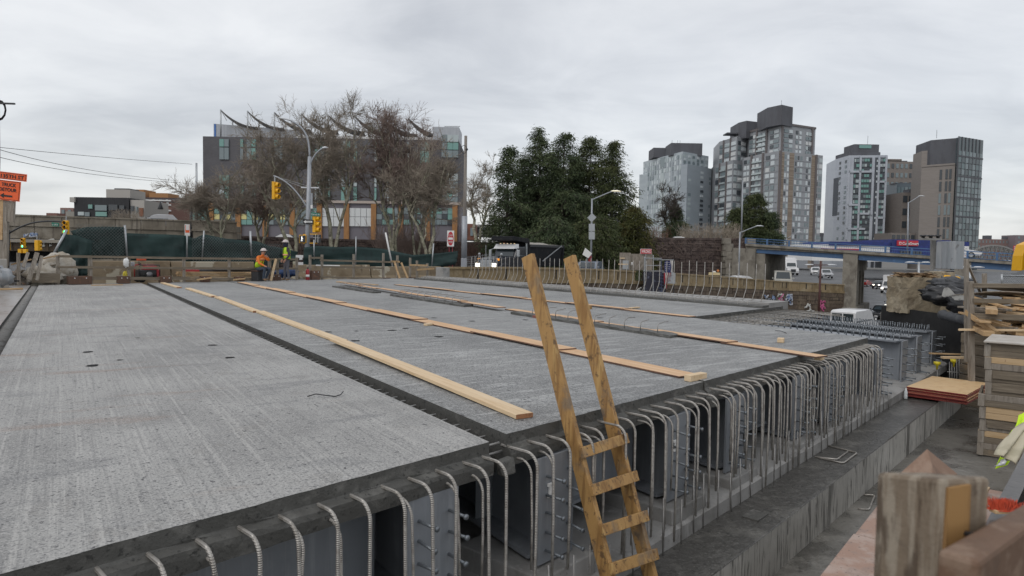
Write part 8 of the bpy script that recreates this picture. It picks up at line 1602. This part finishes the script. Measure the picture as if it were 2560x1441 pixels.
def head_parts(o,c,f,rsc=1.0,cover=None,glasses=False):
 """face and helmet; c head centre, f facing"""
 f=Vector(f).normalized();s=f.cross(ZV).normalized();u=ZV
 def B_(mb,nm,m,sm=True):me=mb.mesh(nm,m,sm);return link(nm,me,o)
 mb=MB();k=20;vs=[]
 for i in range(9):
  ph=i/8*math.pi/2
  for j in range(k):t=6.283*j/k;vs.append(c+u*(.055+.105*math.cos(ph))+(f*math.cos(t)*.128+s*math.sin(t)*.108)*math.sin(ph))
 fs=[(i*k+j,(i+1)*k+j,(i+1)*k+(j+1)%k,i*k+(j+1)%k)for i in range(8)for j in range(k)];mb.add(vs,fs);hm_=B_(mb,'hard_hat',helm)
 mb=MB();vs=[]
 for rr,dz in((1.0,0),(1.26,-.012),(1.26,-.02),(1.0,-.008)):
  for j in range(k):t=6.283*j/k;ex_=1+(.22 if math.cos(t)>.3 and rr>1 else 0)*max(0,math.cos(t));vs.append(c+u*(.055+dz)+(f*math.cos(t)*.128*ex_+s*math.sin(t)*.108)*rr)
 mb.add(vs,[(i*k+j,(i+1)*k+j,(i+1)*k+(j+1)%k,i*k+(j+1)%k)for i in range(3)for j in range(k)]);link('brim',mb.mesh('brim',helm,True),hm_)
 mb=MB();mb.sphere(c+f*.095-u*.012,.02,8,6,(1,1,1.3));B_(mb,'nose',skin_m)
 for sg in(-1,1):
  B_(MB().sphere(c+s*sg*.034+f*.088+u*.018,.011,8,6),'eye',K['white']if not glasses else K['dark']);B_(MB().sphere(c+s*sg*.083-u*.005,.024,8,6,(.5,.5,1)),'ear',skin_m)
 B_(MB().obox(c+f*.088-u*.052,s*.022,f*.006,u*.005),'mouth',mat('lip',(.25,.09,.07),rough=.6))
 if glasses:B_(MB().obox(c+f*.096+u*.018,s*.07,f*.008,u*.02),'safety_glasses',K['dark'],False)
 if cover:
  mb=MB();vs=[]
  for i in range(7):
   z=-.16+i*.035;r_=.10 if i>0 else .085
   for j in range(k):t=6.283*j/k;vs.append(c+u*z+(f*math.cos(t)*(r_+.012)+s*math.sin(t)*r_*.92))
  mb.add(vs,[(i*k+j,i*k+(j+1)%k,(i+1)*k+(j+1)%k,(i+1)*k+j)for i in range(6)for j in range(k)]);B_(mb,'hood',cover)
def torso_shell(o,rings,name,m,gap=None,k=28):
 """rings: (centre, half width vec, half depth vec); gap: angle range left open around the front"""
 mb=MB();vs=[]
 for(c,a,b)in rings:
  for j in range(k):t=6.283*j/k;vs.append(Vector(c)+Vector(a)*math.cos(t)+Vector(b)*math.sin(t))
 fs=[]
 for i in range(len(rings)-1):
  for j in range(k):
   t=(j+.5)/k*6.283
   if gap and gap(t,i):continue
   fs.append((i*k+j,i*k+(j+1)%k,(i+1)*k+(j+1)%k,(i+1)*k+j))
 mb.add(vs,fs);ob=link(name,mb.mesh(name,m,True),o);ob.modifiers.new('t','SOLIDIFY').thickness=.008;return ob
pf=foot(717,25.35,.014);face=Vector((-.80,-.60,0)).normalized();pw=thing('person','standing worker in hard hat, lime vest and grey trousers on the deck','person',pf,math.atan2(face.y,face.x)-math.pi/2)
J={'pel':((0,0,.96),(.155,.11)),'sp':((0,.0,1.12),(.15,.10)),'ch':((0,.01,1.34),(.17,.115)),'nk0':((0,.01,1.49),.065),'nk':((0,.03,1.55),.055),'hd0':((0,.05,1.62),(.078,.088)),'hd':((0,.055,1.72),(.076,.09))}
Ed=[('pel','sp'),('sp','ch'),('ch','nk0'),('nk0','nk'),('nk','hd0'),('hd0','hd')]
for sg,n in((-1,'L'),(1,'R')):
 st=.05 if sg>0 else-.06
 J.update({n+'hip':((sg*.095,0,.90),.098),n+'kn':((sg*.115,st*.5+.03,.50),.066),n+'an':((sg*.12,st,.10),.050),n+'heel':((sg*.12,st-.03,.05),.045),n+'toe':((sg*.13,st+.16,.035),(.045,.032))});Ed+=[('pel',n+'hip'),(n+'hip',n+'kn'),(n+'kn',n+'an'),(n+'an',n+'heel'),(n+'an',n+'toe')]
 J.update({n+'sh':((sg*.19,.0,1.43),.072),n+'el':((sg*.245,-.03,1.14),.052),n+'wrist':((sg*.20,.14,.93),.036)});Ed+=[('ch',n+'sh'),(n+'sh',n+'el'),(n+'el',n+'wrist')];hand(J,Ed,(sg*.20,.14,.93),(-sg*.25,.35,-.8),(0,1,.3),n,(-sg,0,-.2))
def fm(c):
 if c.z<.10 or(c.z<.13 and c.y>.1):return 3
 if abs(c.x)>.15 and c.z<.96 and c.z>.70 and c.y>.08:return 2
 if c.z>1.53:return 2
 if c.z<1.0 and not(abs(c.x)>.17 and c.z>.93):return 0
 return 1
skinned('body',J,Ed,'pel',fm,[greyp,shirt,skin_m,boots],pw);head_parts(pw,Vector((0,.055,1.69)),(0,1,0),cover=navy)
torso_shell(pw,[((0,.0,.98),(.20,0,0),(0,.155,0)),((0,.005,1.12),(.188,0,0),(0,.15,0)),((0,.01,1.30),(.20,0,0),(0,.155,0)),((0,.01,1.42),(.19,0,0),(0,.14,0)),((0,.01,1.50),(.13,0,0),(0,.10,0))],'vest',lime,lambda t,i:(abs(t-1.571)<.16)or(i>=2 and(t<.35 or t>5.93 or abs(t-3.1416)<.35)))
torso_shell(pw,[((0,.005,1.13),(.196,0,0),(0,.158,0)),((0,.008,1.20),(.200,0,0),(0,.160,0))],'vest_band',mat('vest_orange_band',(.68,.32,.20),rough=.6));torso_shell(pw,[((0,0,.95),(.185,0,0),(0,.14,0)),((0,0,1.0),(.19,0,0),(0,.145,0))],'tool_belt',K['dark']);link('tool_pouch',MB().box(.14,.26,-.12,.06,.78,.98).mesh('tool_pouch',K['dark']),pw)
ps=foot(652,25.55,.014);face=Vector((.93,-.36,0)).normalized();sw_=thing('person','seated worker in orange hoodie and white hard hat leaning on his knee','person',ps,math.atan2(face.y,face.x)-math.pi/2)
J={'pel':((0,-.10,.56),(.155,.12)),'sp':((0,-.09,.74),(.155,.115)),'ch':((0,.02,.96),(.175,.125)),'nk0':((0,.08,1.10),.07),'nk':((0,.11,1.155),.056),'hd0':((0,.135,1.22),(.078,.088)),'hd':((0,.15,1.32),(.076,.09))}
Ed=[('pel','sp'),('sp','ch'),('ch','nk0'),('nk0','nk'),('nk','hd0'),('hd0','hd')]
for sg,n in((-1,'L'),(1,'R')):
 J.update({n+'hip':((sg*.10,-.06,.53),.105),n+'kn':((sg*.16,.36,.56),.072),n+'an':((sg*.15,.27 if sg>0 else .14,.11),.052),n+'toe':((sg*.16,(.27 if sg>0 else .14)+.17,.04),(.045,.034))});Ed+=[('pel',n+'hip'),(n+'hip',n+'kn'),(n+'kn',n+'an'),(n+'an',n+'toe')]
J.update({'Lsh':((-.20,.03,1.05),.074),'Lel':((-.20,.28,.90),.054),'Lwrist':((-.05,.33,1.06),.036),'Rsh':((.20,.03,1.05),.074),'Rel':((.24,.12,.79),.056),'Rwrist':((.17,.33,.68),.037)});Ed+=[('ch','Lsh'),('Lsh','Lel'),('Lel','Lwrist'),('ch','Rsh'),('Rsh','Rel'),('Rel','Rwrist')]
hand(J,Ed,(-.05,.33,1.06),(.8,-.1,.35),(0,.3,1),'L',(0,-1,0));hand(J,Ed,(.17,.33,.68),(-.1,1,-.35),(-1,0,.2),'R',(0,0,-1))
def fm2(c):
 if c.z>1.17:return 2
 if c.z<.12:return 3
 if c.z<.63 and not(c.y>.33 and c.z>.66):return 0
 if c.y>.345 and c.z<.70:return 2
 if c.y>.28 and c.z>1.03 and c.x>-.06:return 2
 return 1
skinned('body',J,Ed,'pel',fm2,[denim,hood,skin_m,boots],sw_);head_parts(sw_,Vector((0,.15,1.29)),Vector((-.15,1,.05)),glasses=True)
torso_shell(sw_,[((0,-.10,.60),(.20,0,0),(0,.16,0)),((0,-.09,.74),(.195,0,0),(0,.16,.02)),((0,-.04,.86),(.20,0,0),(0,.16,.05))],'vest',lime,lambda t,i:abs(t-1.571)<.16);torso_shell(sw_,[((0,-.05,.84),(.204,0,0),(0,.165,.05)),((0,.0,.95),(.205,0,0),(0,.165,.06))],'vest_band',mat('vest_orange',(.72,.30,.12),rough=.7))
sd_=thing('seat_crate','dark crate the seated worker sits on','crate',ps);MB().hexa([ps+face*-.34+Vector((face.y,-face.x,0))*k1+face*k2+ZV*k3 for k3 in(0,.43)for(k1,k2)in((-.22,0),(.22,0),(.22,.36),(-.22,.36))]).build('box',K['dark'],sd_,bevel=.02);MB().hexa([ps+face*-.36+Vector((face.y,-face.x,0))*k1+face*k2+ZV*k3 for k3 in(.431,.46)for(k1,k2)in((-.24,0),(.24,0),(.24,.4),(-.24,.4))]).build('lid',K['rust'],sd_)
